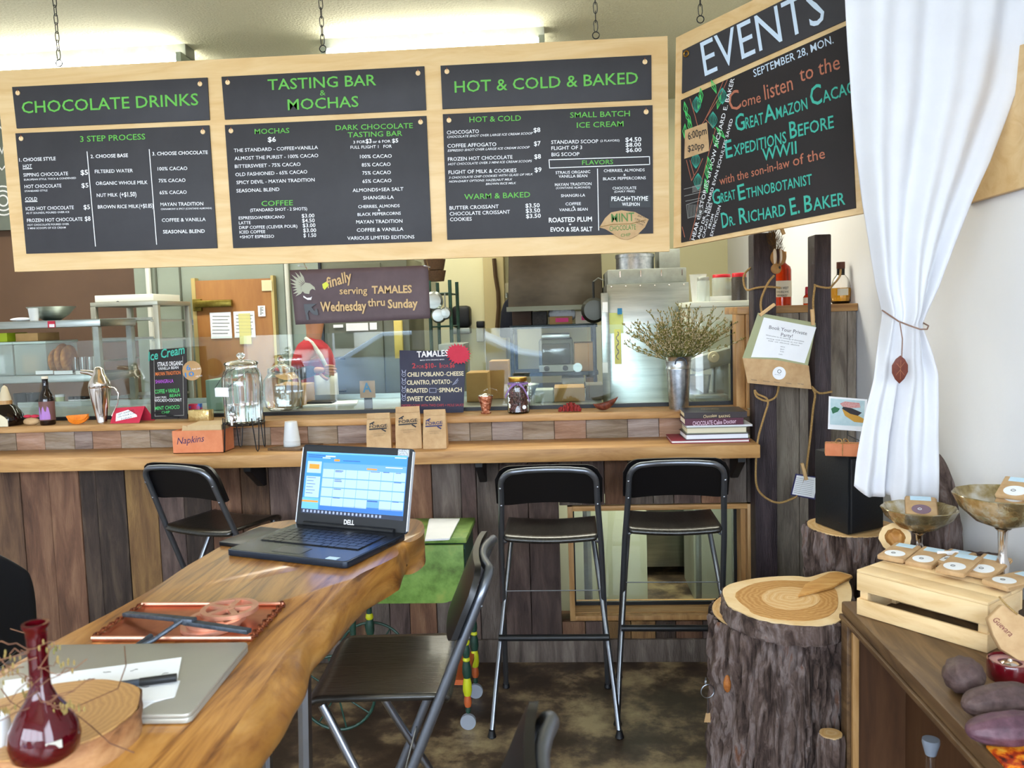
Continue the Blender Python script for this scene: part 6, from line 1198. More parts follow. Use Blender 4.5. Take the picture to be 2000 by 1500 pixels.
for q_ in (0, 1):
    A_, B_ = (e1*.056, e2*.033) if q_ == 0 else (e2*.033, e1*.056)
    tube(b, [gg-A_+V((0, 0, -.018)), gg-A_+V((0, 0, .021)), gg+A_+V((0, 0, .021)), gg+A_+V((0, 0, -.018))], .0014, 5)
for s in (-1, 1): torus(b, gg+V((s*.012, 0, .026)), .010, .002, (s*.4, -.7, .5), 14, 5)
O('raffia_bow', b, twine, t)
pcx = (V((0, 2.90, 0)), V((0, -1, .08)).normalized()); b = B(); prism(b, [PP(x, y_, pcx) for x, y_ in ((1619, 774), (1617, 838), (1690, 843), (1694, 780))], (0, .001, 0))
pc = O('photo_card', b, paper, label='printed photo card of a small open sandwich clipped above the parcel', cat='card', smooth=0)
cfn = lambda x, y_: PP(x, y_, pcx)+V((0, -.0004, 0)); NC = pcx[1]
patch('photo_ground', ((1622, 778), (1621, 829), (1686, 833), (1689, 783)), M('photo_pale', ['A8C4CC', 'C0D4D8'], (20, 20, 20), 2, .4), pc, cfn, NC)
patch('bread_print', ((1645, 800), (1650, 812), (1668, 824), (1686, 826), (1687, 818), (1665, 806), (1650, 794)), M('photo_bread', ['C8963C']), pc, cfn, NC, .0016)
patch('filling_print', ((1644, 798), (1660, 808), (1675, 812), (1683, 806), (1665, 798), (1648, 792)), M('photo_dark', ['2E2A30']), pc, cfn, NC, .0022)
patch('topping_print', ((1640, 788), (1650, 784), (1678, 787), (1680, 796), (1662, 797), (1645, 794)), M('photo_pink', ['B86A70', 'D8B0A8'], (90, 90, 90), 3, .5), pc, cfn, NC, .0028)
patch('herb_print', ((1623, 798), (1630, 794), (1640, 798), (1636, 804), (1626, 808), (1624, 802)), M('photo_green', ['2E6A4A']), pc, cfn, NC, .0022)
O('holder_clip', tube(B(), [PP(1656, 838, pcx)+V((0, .002, .004)), PP(1656, 850, pcx), V((PP(1656, 850, pcx).x, gg.y, gg.z+.026))], .0015, 5), blkp, pc)
# ================= POST DECORATIONS =================
def tw(nm, px, lab, yy=3.49, r=.0045, cat='twine', par=None):
    pts = [PY(x, y_, yy if len(q) < 3 else q[2]) for q in px for x, y_ in (q[:2],)]; P_ = []
    for i in range(len(pts)-1):
        for k in range(4): 
            t_ = k/4; a_, b_, c_, d_ = pts[max(i-1, 0)], pts[i], pts[i+1], pts[min(i+2, len(pts)-1)]
            P_.append(.5*((2*b_)+(c_-a_)*t_+(2*a_-5*b_+4*c_-d_)*t_*t_+(3*b_-a_-3*c_+d_)*t_**3))
    P_.append(pts[-1]); return O(nm, tube(B(), P_, r, 6), twine, par, label=lab, cat=cat)
tw('rope_tie', [(1524, 562, 3.51), (1500, 560, 3.5), (1478, 562, 3.505), (1458, 566, 3.56), (1452, 545, 3.6), (1458, 530, 3.6), (1472, 520, 3.62)], 'jute rope loop sticking out left of the bar-end post')
tw('rope_tie', [(1512, 538, 3.50), (1500, 553, 3.495), (1488, 580, 3.49), (1486, 600, 3.49), (1490, 620, 3.48), (1487, 640, 3.47)], 'jute rope tail tied below the squirrel on the bar-end post')
tw('rope_tie', [(1590, 556, 3.47), (1600, 560, 3.46), (1620, 562, 3.465), (1628, 555, 3.50), (1640, 540, 3.60), (1642, 526, 3.62)], 'jute rope wrapped round the right post beside the round spirit bottle')
tw('rope_tie', [(1592, 556, 3.465), (1588, 590, 3.46), (1590, 625, 3.46), (1585, 640, 3.46)], 'short jute rope end hanging down the left of the right post')
tw('rope_garland', [(1522, 752, 3.46), (1515, 775, 3.49), (1497, 783, 3.48), (1478, 775, 3.50), (1474, 762, 3.515), (1480, 770, 3.5), (1500, 782, 3.48), (1492, 815, 3.47), (1480, 860, 3.46), (1476, 920, 3.46), (1480, 955, 3.46), (1500, 975, 3.45), (1522, 982, 3.45), (1545, 975, 3.44), (1556, 968, 3.44), (1566, 945, 3.44), (1574, 920, 3.44), (1583, 850, 3.45), (1588, 800, 3.45), (1592, 770, 3.45), (1585, 755, 3.45), (1600, 768, 3.45), (1625, 765, 3.46)], 'long jute rope garland looping from the envelope down and up to the right post')
# envelope with notice
EY = 3.43; EPn = (V((0, EY, 0)), V((0, -1, 0))); envm = M('sage_paper', ['9CA07A', 'A6AA86'], (4, 4, 4), 2, .7)
en = E('envelope', PY(1520, 750, EY), 'open kraft envelope with sage lining pegged between the two posts', 'envelope')
Ce = crop(1430, 430, 3.75, EPn); ef = lambda x, y_: Ce(x, y_)
b = B(); prism(b, [ef(x, y_) for x, y_ in ((190, 678), (75, 1010), (555, 1065), (612, 790), (612, 752))], (0, .0015, 0)); O('flap', b, envm, en, smooth=0)
b = B(); prism(b, [ef(x, y_)+V((0, -.004, 0)) for x, y_ in ((75, 1010), (80, 1030), (112, 1192), (580, 1238), (560, 1065), (300, 1020))], (0, .0055, 0)); O('pocket', b, kraft, en, bev=.0008)
b = B(); prism(b, [ef(x, y_)+V((0, -.0012, 0)) for x, y_ in ((232, 712), (138, 1003), (330, 1008), (530, 1048), (616, 785))], (0, .0008, 0)); nt = O('notice_sheet', b, paper, en, smooth=0)
ef2 = lambda x, y_: Ce(x, y_)+V((0, -.0016, 0)); gi = M('grey_ink', ['4A4C54'])
text('writing', [('Book Your Private', 268, 795, 545, 842, 26), ('Party!', 355, 850, 440, 862, 26), ('Welcome to an evening of chocolate', 245, 845, 525, 893, 9), ('tasting with friends at our bar', 250, 868, 515, 908, 8), ('ask us about dates', 262, 885, 490, 922, 8), ('Wine', 352, 930, 385, 932, 8), ('Beer', 352, 948, 382, 950, 8), ('Tea', 348, 965, 378, 967, 8), ('Cake', 340, 985, 368, 987, 8)], gi, en, ef2, V((0, -1, 0)), lift=.0004)
b = B(); lathe(b, ef(342, 1120)+V((0, -.0045, 0)), [(0, 0), (.0265, 0), (.0265, .0006), (0, .0006)], 28, Matrix.Rotation(math.pi/2, 4, 'X')); O('round_seal', b, paper, en)
b = B(); torus(b, ef(343, 1107)+V((0, -.0056, 0)), .007, .0009, (0, -1, 0), 18, 4); O('seal_emblem', b, black_t, en)
text('small_print', [('chocolate bar', 310, 1132, 355, 1134, 6), ('THE BAR', 135, 1170, 178, 1176, 7), ('THE KITCHEN', 222, 1180, 272, 1186, 7), ('THE SHOP', 302, 1188, 345, 1194, 7), ('THE BEAN', 388, 1195, 432, 1201, 7), ('THE TREE', 475, 1200, 520, 1206, 7)], gi, en, lambda x, y_: Ce(x, y_)+V((0, -.0045, 0)), V((0, -1, 0)), lift=.001)
def peg(px0, px1, yy, lab):
    a, c_ = PY(*px0, yy), PY(*px1, yy); d = c_-a; t = E('clothespin', (a+c_)/2, lab, 'clothespin', 'wooden clothespins on the rope'); sd = V((-d.z, 0, d.x)).normalized()
    for s in (0, 1): b = B(); ob(b, (a+c_)/2+V((0, -.0045+.009*s, 0)), d/2, V((0, .0035, 0)), sd*.006); O('jaw', b, clip, t, bev=.001)
    b = B(); torus(b, (a+c_)/2+sd*.0, .005, .0012, d.normalized(), 12, 5); O('spring', b, tube_l, t)
peg((1513, 594), (1484, 616), EY-.012, 'wooden clothespin on the upper left corner of the envelope')
peg((1586, 604), (1588, 635), EY-.012, 'wooden clothespin on the upper right corner of the envelope')
peg((1566, 905), (1575, 937), 3.42, 'wooden clothespin holding the dark-edged card beside the speaker')
peg((1521, 432), (1531, 458), 3.535, 'wooden clothespin at the top of the bar-end post under the events board')
t = E('hanging_card', PY(1565, 950, 3.435), 'small white printed card with dark blue border pegged on the rope', 'card')
b = B(); prism(b, [PY(x, y_, 3.437) for x, y_ in ((1554, 925), (1544, 967), (1592, 976), (1600, 932))], (0, .0015, 0)); O('blue_border', b, navy, t, smooth=0)
b = B(); prism(b, [PY(x, y_, 3.4365) for x, y_ in ((1556, 928), (1547, 965), (1590, 973), (1598, 934))], (0, -.0008, 0)); O('white_sheet', b, paper, t, smooth=0)
b = B()
for k in range(9): tube(b, [PY(1555-k*.6, 933+k*3.6, 3.4355), PY(1590-k*.6, 939+k*3.6, 3.4355)], .0005, 4)
O('print_lines', b, gi, t, kind='stuff')
# squirrel ornament
sc_ = PY(1520, 503, 3.535); t = E('squirrel_toy', sc_, 'felt and fur squirrel ornament hanging head down on the bar-end post', 'ornament')
b = B(); ell(b, sc_, (.033, .022, .036), 20, 14); O('body', b, M('tan_felt', ['8A6438', 'A87E4C'], (9, 9, 9), 3, .9), t)
for k, x in ((0, -.016), (1, .006)): b = B(); ell(b, sc_+V((x, -.006, .004)), (.0085, .021, .033), 14, 10); O('pale_stripe', b, M('pale_felt', ['D8C8B4'], rough=.9) if not k else MATS['pale_felt'], t)
b = B(); ell(b, sc_+V((-.005, -.007, .004)), (.007, .022, .034), 14, 10); O('dark_stripe', b, M('dark_felt', ['3A2420'], rough=.9), t)
hd = PY(1516, 525, 3.525); b = B(); ell(b, hd, (.022, .018, .022), 18, 12); O('head', b, MATS['tan_felt'], t); b = B(); ell(b, hd+V((.010, -.016, .004)), (.0045, .003, .006), 10, 8); O('eye', b, blk, t)
b = B(); ell(b, hd+V((.024, -.006, .028)), (.008, .006, .011), 10, 8); O('ear', b, MATS['tan_felt'], t)
b = B(); rs = random.Random(4); tp_ = PY(1512, 462, 3.53)
for k in range(420):
    u = rs.random(); p = sc_.lerp(tp_+V((-.005, 0, .03)), u*.95+.15); w_ = .030*math.sin(math.pi*min(1, .25+u*.62)); a = rs.uniform(0, 6.28); p = p+V((math.cos(a)*w_*rs.random(), math.sin(a)*w_*.5*rs.random(), 0)); d = V((math.cos(a)*.5, math.sin(a)*.4, 1)).normalized()*rs.uniform(.012, .026); tube(b, [p, p+d], [.0009, .0003], 3)
O('fur_tail', b, M('brown_fur', ['3A2A1A', '5E4426', '7A6038'], (40, 40, 40), 2, .9), t, kind='stuff')
# bottles on the divider shelf
bz = zt+.033; 
def onb(px, yy): return V((PY(px, 600, yy).x, yy, bz))
c = onb(1527, 3.84); h_ = PY(1527, 492, 3.84).z-bz; r_ = .042
bottle('whiskey_bottle', c, [(0, 0), (r_, 0), (r_, .004), (r_, h_*.66), (r_*.9, h_*.72), (r_*.42, h_*.79), (r_*.38, h_*.92), (r_*.44, h_*.93), (0, h_*.935)], amber, 'tall bottle of red-amber whiskey on the divider shelf behind the left post', 'bottle', (('label', [(r_+.0006, h_*.16), (r_+.0006, h_*.46)], M('cream_bottle_label', ['D8D2BC'], rough=.6)), ('capsule', [(0, h_*.9), (r_*.5, h_*.9), (r_*.5, h_), (0, h_)], M('gold_capsule', ['C88A2A'], rough=.4))))
wc_ = c; lbp = (c+V((0, -r_-.001, 0)), V((0, -1, 0))); root_ = [o for o in col.objects if o.name.startswith('whiskey_bottle')][0]
text('label_lettering', [('HIGH WEST', 1516, 565, 1540, 565, 5, .02), ('DOUBLE RYE', 1517, 572, 1540, 572, 4, .02), ('WHISKEY', 1517, 579, 1538, 579, 4, .02)], black_t, root_, lambda x, y_: PP(x, y_, lbp), V((0, -1, 0)), lift=.0012)
c = onb(1577, 3.80); h_ = PY(1577, 560, 3.8).z-bz
bottle('miniature_bottle', c, [(0, 0), (.017, 0), (.018, .003), (.018, h_*.42), (.008, h_*.6), (.0075, h_*.9), (0, h_*.9)], amber, 'miniature spirit bottle with red wax top between the two posts', 'bottle', (('wax_top', [(.0085, h_*.55), (.010, h_*.6), (.0095, h_*.96), (.007, h_), (0, h_)], wax), ('label', [(.0186, h_*.08), (.0186, h_*.4)], MATS['cream_bottle_label'])))
c = onb(1642, 3.80); h_ = PY(1636, 512, 3.8).z-bz; r_ = .043
t = bottle('round_bottle', c, [(0, 0), (r_*.8, 0), (r_*.98, .01), (r_, h_*.25), (r_*.97, h_*.42), (r_*.75, h_*.6), (r_*.42, h_*.69), (r_*.34, h_*.78), (r_*.34, h_*.88), (r_*.3, h_*.88), (r_*.3, h_*.7), (r_*.7, h_*.58), (r_*.92, h_*.4), (r_*.94, .012), (0, .006)], glass, 'squat round clear bottle half full of golden spirit on the divider shelf', 'bottle', (('spirit', [(0, .007), (r_*.93, .012), (r_*.94, h_*.25), (r_*.92, h_*.38), (0, h_*.38)], gold_l), ('cork_cap', [(0, h_*.84), (r_*.42, h_*.84), (r_*.42, h_*.86), (r_*.42, h_), (0, h_)], M('brown_cork', ['5A2E1C'], rough=.5)), ('neck_band', [(r_*.39, h_*.68), (r_*.39, h_*.84)], blk)))
b = B(); G = []
for i in range(9):
    a = -2.2+i*.14; G.append([b.verts.new((c.x+r_*1.01*math.cos(a), c.y+r_*1.01*math.sin(a), bz+z)) for z in (h_*.2, h_*.36)])
for i in range(8): b.faces.new((G[i][0], G[i+1][0], G[i+1][1], G[i][1]))
O('label', b, MATS['cream_bottle_label'], t)
# ================= CURTAIN =================
CP = (V((0, 2.62, 1.0)), V((0, -1, -.19)).normalized())
Lf = [(1652, -60), (1655, 0), (1660, 90), (1668, 200), (1676, 300), (1688, 400), (1700, 480), (1712, 560), (1724, 612), (1722, 630), (1716, 680), (1706, 740), (1692, 790), (1680, 850), (1672, 900), (1666, 948)]
Rt = [(2022, -60), (2016, 0), (2004, 90), (1988, 170), (1962, 240), (1932, 320), (1895, 400), (1862, 480), (1832, 560), (1808, 612), (1799, 634), (1815, 680), (1829, 730), (1830, 790), (1829, 850), (1829, 900), (1826, 970)]
def il(Q, t_):
    x = t_*(len(Q)-1); i = min(int(x), len(Q)-2); f_ = x-i; return (Q[i][0]*(1-f_)+Q[i+1][0]*f_, Q[i][1]*(1-f_)+Q[i+1][1]*f_)
def yat(Q, y_):
    for a_, b_ in zip(Q, Q[1:]):
        if a_[1] <= y_ <= b_[1]: f_ = (y_-a_[1])/(b_[1]-a_[1]); return a_[0]*(1-f_)+b_[0]*f_
    return Q[-1][0] if y_ > Q[-1][1] else Q[0][0]
def cf(u, v):
    yb = 948+40*math.sin(u*math.pi*.5)+(16 if u > .45 else 0)+10*math.sin(u*9); y_ = -60+(yb+60)*v
    k = .5-.5*math.cos(math.pi*min(1, max(0, (y_-420)/215))) if y_ < 635 else math.exp(-((y_-635)/110)**2)
    x0, x1 = yat(Lf, y_), yat(Rt, y_); p = PP(x0+(x1-x0)*u, y_, CP); f1 = math.sin(u*30+1.5*math.sin(v*3))*.010+math.sin(u*13+2+v*2)*.018
    tie = math.exp(-((y_-632)/60)**2)
    amp = (1-.2*tie)*(1 if y_ < 632 else .75); wr_n = noise.noise(V((u*5, v*9, 1)))*.012*(1.3 if y_ > 632 else .5)
    bul = .045*math.sin(math.pi*u)*(.4+.9*(tie if y_ > 0 else 0)); p.y -= bul; p += V((0, (f1*amp+wr_n), 0))
    if y_ > 660 and .36 < u < .46: p.y += .03*min(1, (y_-660)/200)*(1-abs(u-.41)/.05)
    return p
cu_ = E('curtain', PP(1800, 980, CP), 'long white cotton curtain tied in the middle with a cord', 'curtain')
O('cloth', sheet(B(), cf, 110, 110), cloth, cu_, solid=.0015, smooth=80)
hem = O('header_hem', box(B(), PP(1652, -60, CP).x, min(XR-.02, PP(2050, -60, CP).x), PP(1652, -60, CP).y-.03, PP(1652, -60, CP).y+.03, PP(1652, -60, CP).z-.01, PP(1652, -60, CP).z+.05), cloth, cu_)
rz_ = PP(1652, -60, CP); O('curtain_rod', tube(B(), [(rz_.x-.15, rz_.y, rz_.z+.035), (XR, rz_.y, rz_.z+.035)], .012, 10), blkp, label='dark curtain rod carrying the white curtain', cat='curtain rod')
tie_ = E('curtain_tie', PP(1760, 635, CP), 'thin brown cord round the curtain with a leather leaf pendant', 'curtain tie')
def tpnt(x, y_, o_): p = PP(x, y_, CP); p.y -= o_; return p
O('cord', tube(B(), [tpnt(1723, 606, .0), tpnt(1728, 618, .05), tpnt(1735, 627, .075), tpnt(1750, 635, .095), tpnt(1768, 642, .105), tpnt(1785, 642, .09), tpnt(1799, 636, .05), tpnt(1802, 630, .0)], .0022, 6), M('brown_cord', ['8A6A5A'], rough=.7), tie_)
O('drop_cord', tube(B(), [tpnt(1736, 627, .08), tpnt(1736, 660, .1), tpnt(1735, 694, .1)], .0016, 6), MATS['brown_cord'], tie_)
b = B(); prism(b, [tpnt(x, y_, .1) for x, y_ in ((1733, 691), (1741, 698), (1747, 709), (1747, 722), (1740, 735), (1731, 744), (1723, 736), (1717, 724), (1717, 710), (1724, 698))], (0, .003, 0)); lfp = O('leather_leaf', b, M('brown_leather', ['5E2A1A', '74382A'], (12, 12, 12), 3, .5, bump=.2), tie_, bev=.0006)
strokes('leaf_scoring', [((1733, 700), (1732, 736)), ((1725, 706), (1732, 714), (1740, 704)), ((1724, 728), (1732, 718), (1740, 728))], M('scored_leather', ['A06848']), lfp, lambda x, y_: tpnt(x, y_, .1), V((0, -1, 0)), .0012)
# ================= KITCHEN =================
def kb_(nm, x0, y0, x1, y1, yy, d, mat, lab=None, cat=None, par=None, group=None, kind=None, bev=.003): return O(nm, fbox(B(), x0, y0, x1, y1, yy, d), mat, par, label=lab, cat=cat, group=group, kind=kind, bev=bev)
def kbf(nm, x0, y0, x1, y1, yy, d, mat, lab=None, cat=None, z0=0, par=None, bev=.003):   # stands on z0
    a, c_ = PY(x0, y0, yy).x, PY(x1, y0, yy).x; return O(nm, box(B(), a, c_, yy, yy+d, z0, PY((x0+x1)/2, y0, yy).z), mat, par, label=lab, cat=cat, bev=bev)
def grp(nm, px, yy, z, lab, cat, g=None): return E(nm, V((PY(px, 700, yy).x, yy, z)), lab, cat, g)
# walk-in cooler with brown door
wi = grp('walk_in_cooler', 420, 6.1, 0, 'grey-green walk-in cooler wall with a brown door panel', 'cooler')
a, c_ = PY(266, 600, 6.1).x, PY(640, 600, 6.1).x
O('wall_panel', box(B(), a, c_, 6.1, 6.25, 0, 3.1), greyg, wi)
for px in (305, 352, 556): x = PY(px, 560, 6.1).x; O('seam', box(B(), x, x+.012, 6.09, 6.1, 0, 3.1), greyd, wi)
for px, w_ in ((292, .02), (562, .016)): x = PY(px, 560, 6.08).x; O('conduit', tube(B(), [(x, 6.07, 0), (x, 6.07, 3.1)], w_, 8), M('white_conduit', ['D8D8CC'], rough=.5) if 'white_conduit' not in MATS else MATS['white_conduit'], wi)
x0, x1, zt2 = PY(386, 600, 6.05).x, PY(533, 600, 6.05).x, PY(460, 546, 6.05).z; cork = M('brown_door_laminate', ['8A5826', '9A6630', 'A67238'], (3, 3, .6), 3, .5)
dr = O('door', box(B(), x0, x1, 6.03, 6.09, .1, zt2), cork, wi, bev=.004)
O('door_edge', box(B(), x0-.03, x0, 6.03, 6.09, .1, zt2+.02), M('pale_brass_edge', ['C8B070'], rough=.4, metal=.5), wi); O('door_edge', box(B(), x1, x1+.02, 6.03, 6.09, .1, zt2+.02), MATS['pale_brass_edge'], wi)
lt = O('latch', fbox(B(), 378, 586, 452, 600, 5.98, .04), M('antique_brass', ['6A5A20', '8E7E38'], (9, 9, 9), 3, .35, .8), wi, bev=.01); O('latch_bracket', fbox(B(), 376, 584, 392, 608, 6.0, .04), MATS['antique_brass'], wi, bev=.005)
b = B(); lathe(b, PY(379, 629, 6.08), [(0, 0), (.022, 0), (.022, .02), (0, .02)], 20, Matrix.Rotation(math.pi/2, 4, 'X')); O('dial', b, galv, wi)
for i, (q, m_, l) in enumerate((((411, 610, 452, 661), paper, 'white printed timetable on the brown cooler door'), ((457, 608, 498, 659), paper, 'white sheet on the cooler door behind the yellow note'), ((467, 612, 490, 672), M('yellow_note', ['D6D08A'], rough=.7), 'long pale yellow note taped on the cooler door'), ((504, 597, 518, 618), paper, 'small notice with a blue drop on the cooler door'), ((511, 547, 531, 568), M('cream_note', ['DCD2A8'], rough=.7), 'cream note in the top corner of the cooler door'))):
    t = O('paper_notice', fbox(B(), *q, 6.02-.004*(i == 2), .002), m_, label=l, cat='notice', smooth=0)
    if i in (0, 1, 3):
        b = B()
        for k in range(6): yv = q[1]+(q[3]-q[1])*(.15+.13*k); tube(b, [PY(q[0]+4, yv, 6.018), PY(q[2]-4-3*(k % 2), yv, 6.018)], .0025, 4)
        O('print_lines', b, M('notice_print', ['8A8C88']) if i == 0 else MATS['notice_print'], t, kind='stuff')
# grey steel cabinets behind the person
gc = grp('steel_cabinet', 720, 5.9, 0, 'tall dark grey-green steel cabinet with taped papers behind the person', 'cabinet')
a, c_ = PY(636, 700, 5.7).x, PY(802, 700, 5.7).x
O('body', box(B(), a, c_, 5.7, 6.3, 0, PY(700, 505, 5.7).z), greyd, gc, bev=.004)
O('door', box(B(), PY(648, 700, 5.7).x, PY(752, 700, 5.7).x, 5.67, 5.7, .1, PY(700, 515, 5.7).z), greyd, gc, bev=.004)
b = B(); hx0, hx1, hz0, hz1 = PY(649, 700, 5.64).x, PY(672, 700, 5.64).x, PY(660, 763, 5.64).z, PY(660, 700, 5.64).z
tube(b, [(hx1, 5.66, hz1), (hx0, 5.62, hz1), (hx0, 5.62, hz0), (hx1, 5.66, hz0)], .012, 8); O('handle', b, blkp, gc)
O('edge_trim', box(B(), PY(630, 700, 5.69).x, PY(635, 700, 5.69).x, 5.69, 5.9, 0, 2.6), blk, gc)
for q, l in (((676, 631, 719, 646), 'wide white paper taped high on the steel cabinet'), ((722, 630, 736, 644), 'small white paper right of the wide one on the steel cabinet'), ((651, 634, 670, 640), 'narrow paper strip on the left of the steel cabinet')): O('paper_notice', fbox(B(), *q, 5.66, .002), paper, label=l, cat='notice', smooth=0)
kb_('yellow_board', 770, 626, 786, 700, 5.6, .03, M('straw_board', ['C8B45C', 'D4C270'], (9, 9, 9), 2, .7), 'upright yellow ruler-like board beside the steel cabinet', 'board')
# plastic bin above the banner
# green wire rack with pans
gr = grp('wire_rack', 856, 5.5, 0, 'green wire shelving rack hung with pans and whisks', 'rack')
rx0, rx1 = PY(840, 600, 5.4).x, PY(880, 600, 5.4).x; rzt = PY(842, 548, 5.4).z
for x in (rx0, rx1):
    for y_ in (5.4, 5.75): O('upright', tube(B(), [(x, y_, 0), (x, y_, rzt)], .012, 8), dgpaint, gr)
for z in (.3, .9, PY(860, 638, 5.4).z, PY(860, 573, 5.4).z):
    b = B()
    for y_ in (5.4, 5.75): tube(b, [(rx0, y_, z), (rx1, y_, z)], .006, 6)
    for k in range(7): x = rx0+(rx1-rx0)*k/6; tube(b, [(x, 5.4, z), (x, 5.75, z)], .003, 5)
    O('wire_shelf', b, dgpaint, gr)
for i, (px, py, r_) in enumerate(((847, 588, .062), (857, 616, .05), (870, 612, .04))):
    c = PY(px, py, 5.36); b = B(); lathe(b, c, [(0, .02), (r_*.8, .016), (r_, 0), (r_*1.02, 0), (r_*.8, .021), (0, .025)], 24, Matrix.Rotation(math.pi/2, 4, 'X')); t = O('saucepan', b, steel, label=('largest round pan hanging at the top of the green rack', 'middle pan hanging low on the green rack', 'small pan hanging at the right of the green rack')[i], cat='pan', group='pans on the green wire rack')
    O('handle', tube(B(), [c+V((0, 0, r_)), c+V((0, .0, PY(px, 573, 5.36).z-c.z))], .005, 6), steel, t)
kbf('metal_drum', 856, 672, 905, 800, 5.0, .3, steeld, 'grey metal bin under the paper towel dispenser', 'bin')
# back wall things
c = PY(900, 623, 6.56); t = grp('towel_dispenser', 900, 6.5, PY(900, 650, 6.5).z, 'black and grey paper towel dispenser on the yellow wall', 'dispenser')
O('cover', fbox(B(), 882, 597, 918, 640, 6.45, .14), blkp, t, bev=.03); O('base', fbox(B(), 883, 640, 918, 652, 6.46, .13), steeld, t, bev=.01)
t = grp('soap_dispenser', 937, 6.5, PY(937, 660, 6.5).z, 'black and white soap dispenser on the yellow wall', 'dispenser')
O('cover', fbox(B(), 930, 627, 945, 640, 6.5, .09), blkp, t, bev=.01); O('reservoir', fbox(B(), 930, 640, 945, 668, 6.51, .08), frost, t, bev=.01)
O('cable', tube(B(), [PY(x, y_, 6.43) for x, y_ in ((965, 505), (968, 540), (973, 570), (974, 600), (971, 640))], .018, 6), M('brown_cable', ['4E3A22'], rough=.7), label='dark brown cable running down the beige pillar', cat='cable')
kb_('framed_panel', 976, 553, 1000, 600, 6.5, .04, M('pale_panel', ['C8C09C'], rough=.6), 'pale framed panel beside the beige pillar', 'panel')
b = B(); P_ = [(995, 580), (984, 590), (978, 610), (975, 660), (1002, 660), (1004, 600)]; prism(b, [PY(x, y_, 6.2) for x, y_ in P_], (0, .1, 0)); O('hanging_jacket', b, M('black_cloth', ['1A1C26', '242632'], (9, 9, 9), 3, .9), label='black jacket hanging beside the beige pillar', cat='jacket', bev=.02)
O('coat_hook', tube(B(), [PY(990, 582, 6.25), PY(990, 574, 6.25), PY(990, 574, 6.5)], .01, 6), steel, label='steel hook on the wall holding the black jacket', cat='hook')
# brown baskets on the rack, grey bins on the cabinet, wall chalkboard at the far left
b = B()
for k in range(5): c = V((PY(849, 540, 5.55).x, 5.57, rzt+.002+.075*k)); lathe(b, c, [(0, 0), (.06, 0), (.075, .07), (.07, .07), (.055, .004), (0, .004)], 20)
O('basket_stack', b, M('brown_wicker', ['3E2A18', '5A4026'], (30, 30, 60), 3, .8, bump=.5), label='tall stack of dark brown baskets on top of the green rack', cat='baskets', kind='stuff')
czb = PY(700, 505, 5.7).z
b = B(); box(b, PY(716, 500, 5.75).x, PY(796, 500, 5.75).x, 5.75, 6.1, czb+.002, czb+.22); O('storage_tub', b, frost, label='pale plastic storage tub on top of the steel cabinet', cat='tub', bev=.02)
wc = E('wall_chalkboard', PY(-60, 450, 6.2), 'grey chalkboard with white drawings on the wall at the far left behind the menu board', 'chalkboard')
O('board', fbox(B(), -300, 150, 40, 455, 6.22, .03), M('grey_chalkboard', ['5C6258', '666C62'], (3, 3, 3), 2, .7), wc)
b = B()
for k in range(3): torus(b, PY(6, 392, 6.215), .04+.035*k, .006, (0, 1, 0), 28, 4)
for y0_, y1_ in ((240, 252), (270, 300), (320, 332)): tube(b, [PY(-8, y0_, 6.215), PY(4, y1_, 6.215), PY(10, y0_+4, 6.215)], .006, 4)
O('drawing', b, white_t, wc, kind='stuff')
c = PY(1160, 606, 5.0); b = B(); lathe(b, c, [(0, .02), (.06, .018), (.075, 0), (.077, 0), (.06, .024), (0, .026)], 24, Matrix.Rotation(math.pi/2, 4, 'X')); t = O('frying_pan', b, M('dark_pan_metal', ['3A3A34'], rough=.3, metal=.7), label='dark frying pan hanging beside the steel rack post', cat='pan')
O('handle', tube(B(), [c+V((0, 0, .07)), c+V((0, 0, .17))], .008, 6), blkp, t); O('hook', tube(B(), [c+V((0, 0, .17)), c+V((.03, -.03, .19)), V((PY(1180, 580, 4.85).x, 4.87, c.z+.17))], .004, 5), steel, t)
# exhaust hood
hd_ = M('dark_steel_hood', ['3E362A', '544A3C', '625848'], (1, 1, 2), 2, .35, .6); y0, y1 = 5.3, 6.4
b = B(); A_ = [(PY(994, 480, y0).x, PY(1000, 440, y0).z), (PY(1175, 480, y0).x, PY(1175, 440, y0).z)]; zt3 = CEIL-.01; zb3 = PY(1080, 600, y0).z
hx0, hx1 = PY(992, 590, y0).x, PY(1178, 590, y0).x
hd = E('exhaust_hood', ((hx0+hx1)/2, 5.8, zb3), 'large dark metal exhaust hood above the boxes', 'hood')
O('canopy', hexa(B(), [V(q) for q in ((hx0, y0, zb3), (hx1, y0, zb3), (hx1, 6.5, zb3), (hx0, 6.5, zb3), (hx0+.05, y0+.12, zt3), (hx1-.02, y0+.12, zt3), (hx1-.02, 6.5, zt3), (hx0+.05, 6.5, zt3))]), hd_, hd, bev=.01)
O('drip_rim', box(B(), hx0-.01, hx1+.01, y0-.012, y0+.02, zb3-.02, zb3+.01), greyd, hd)
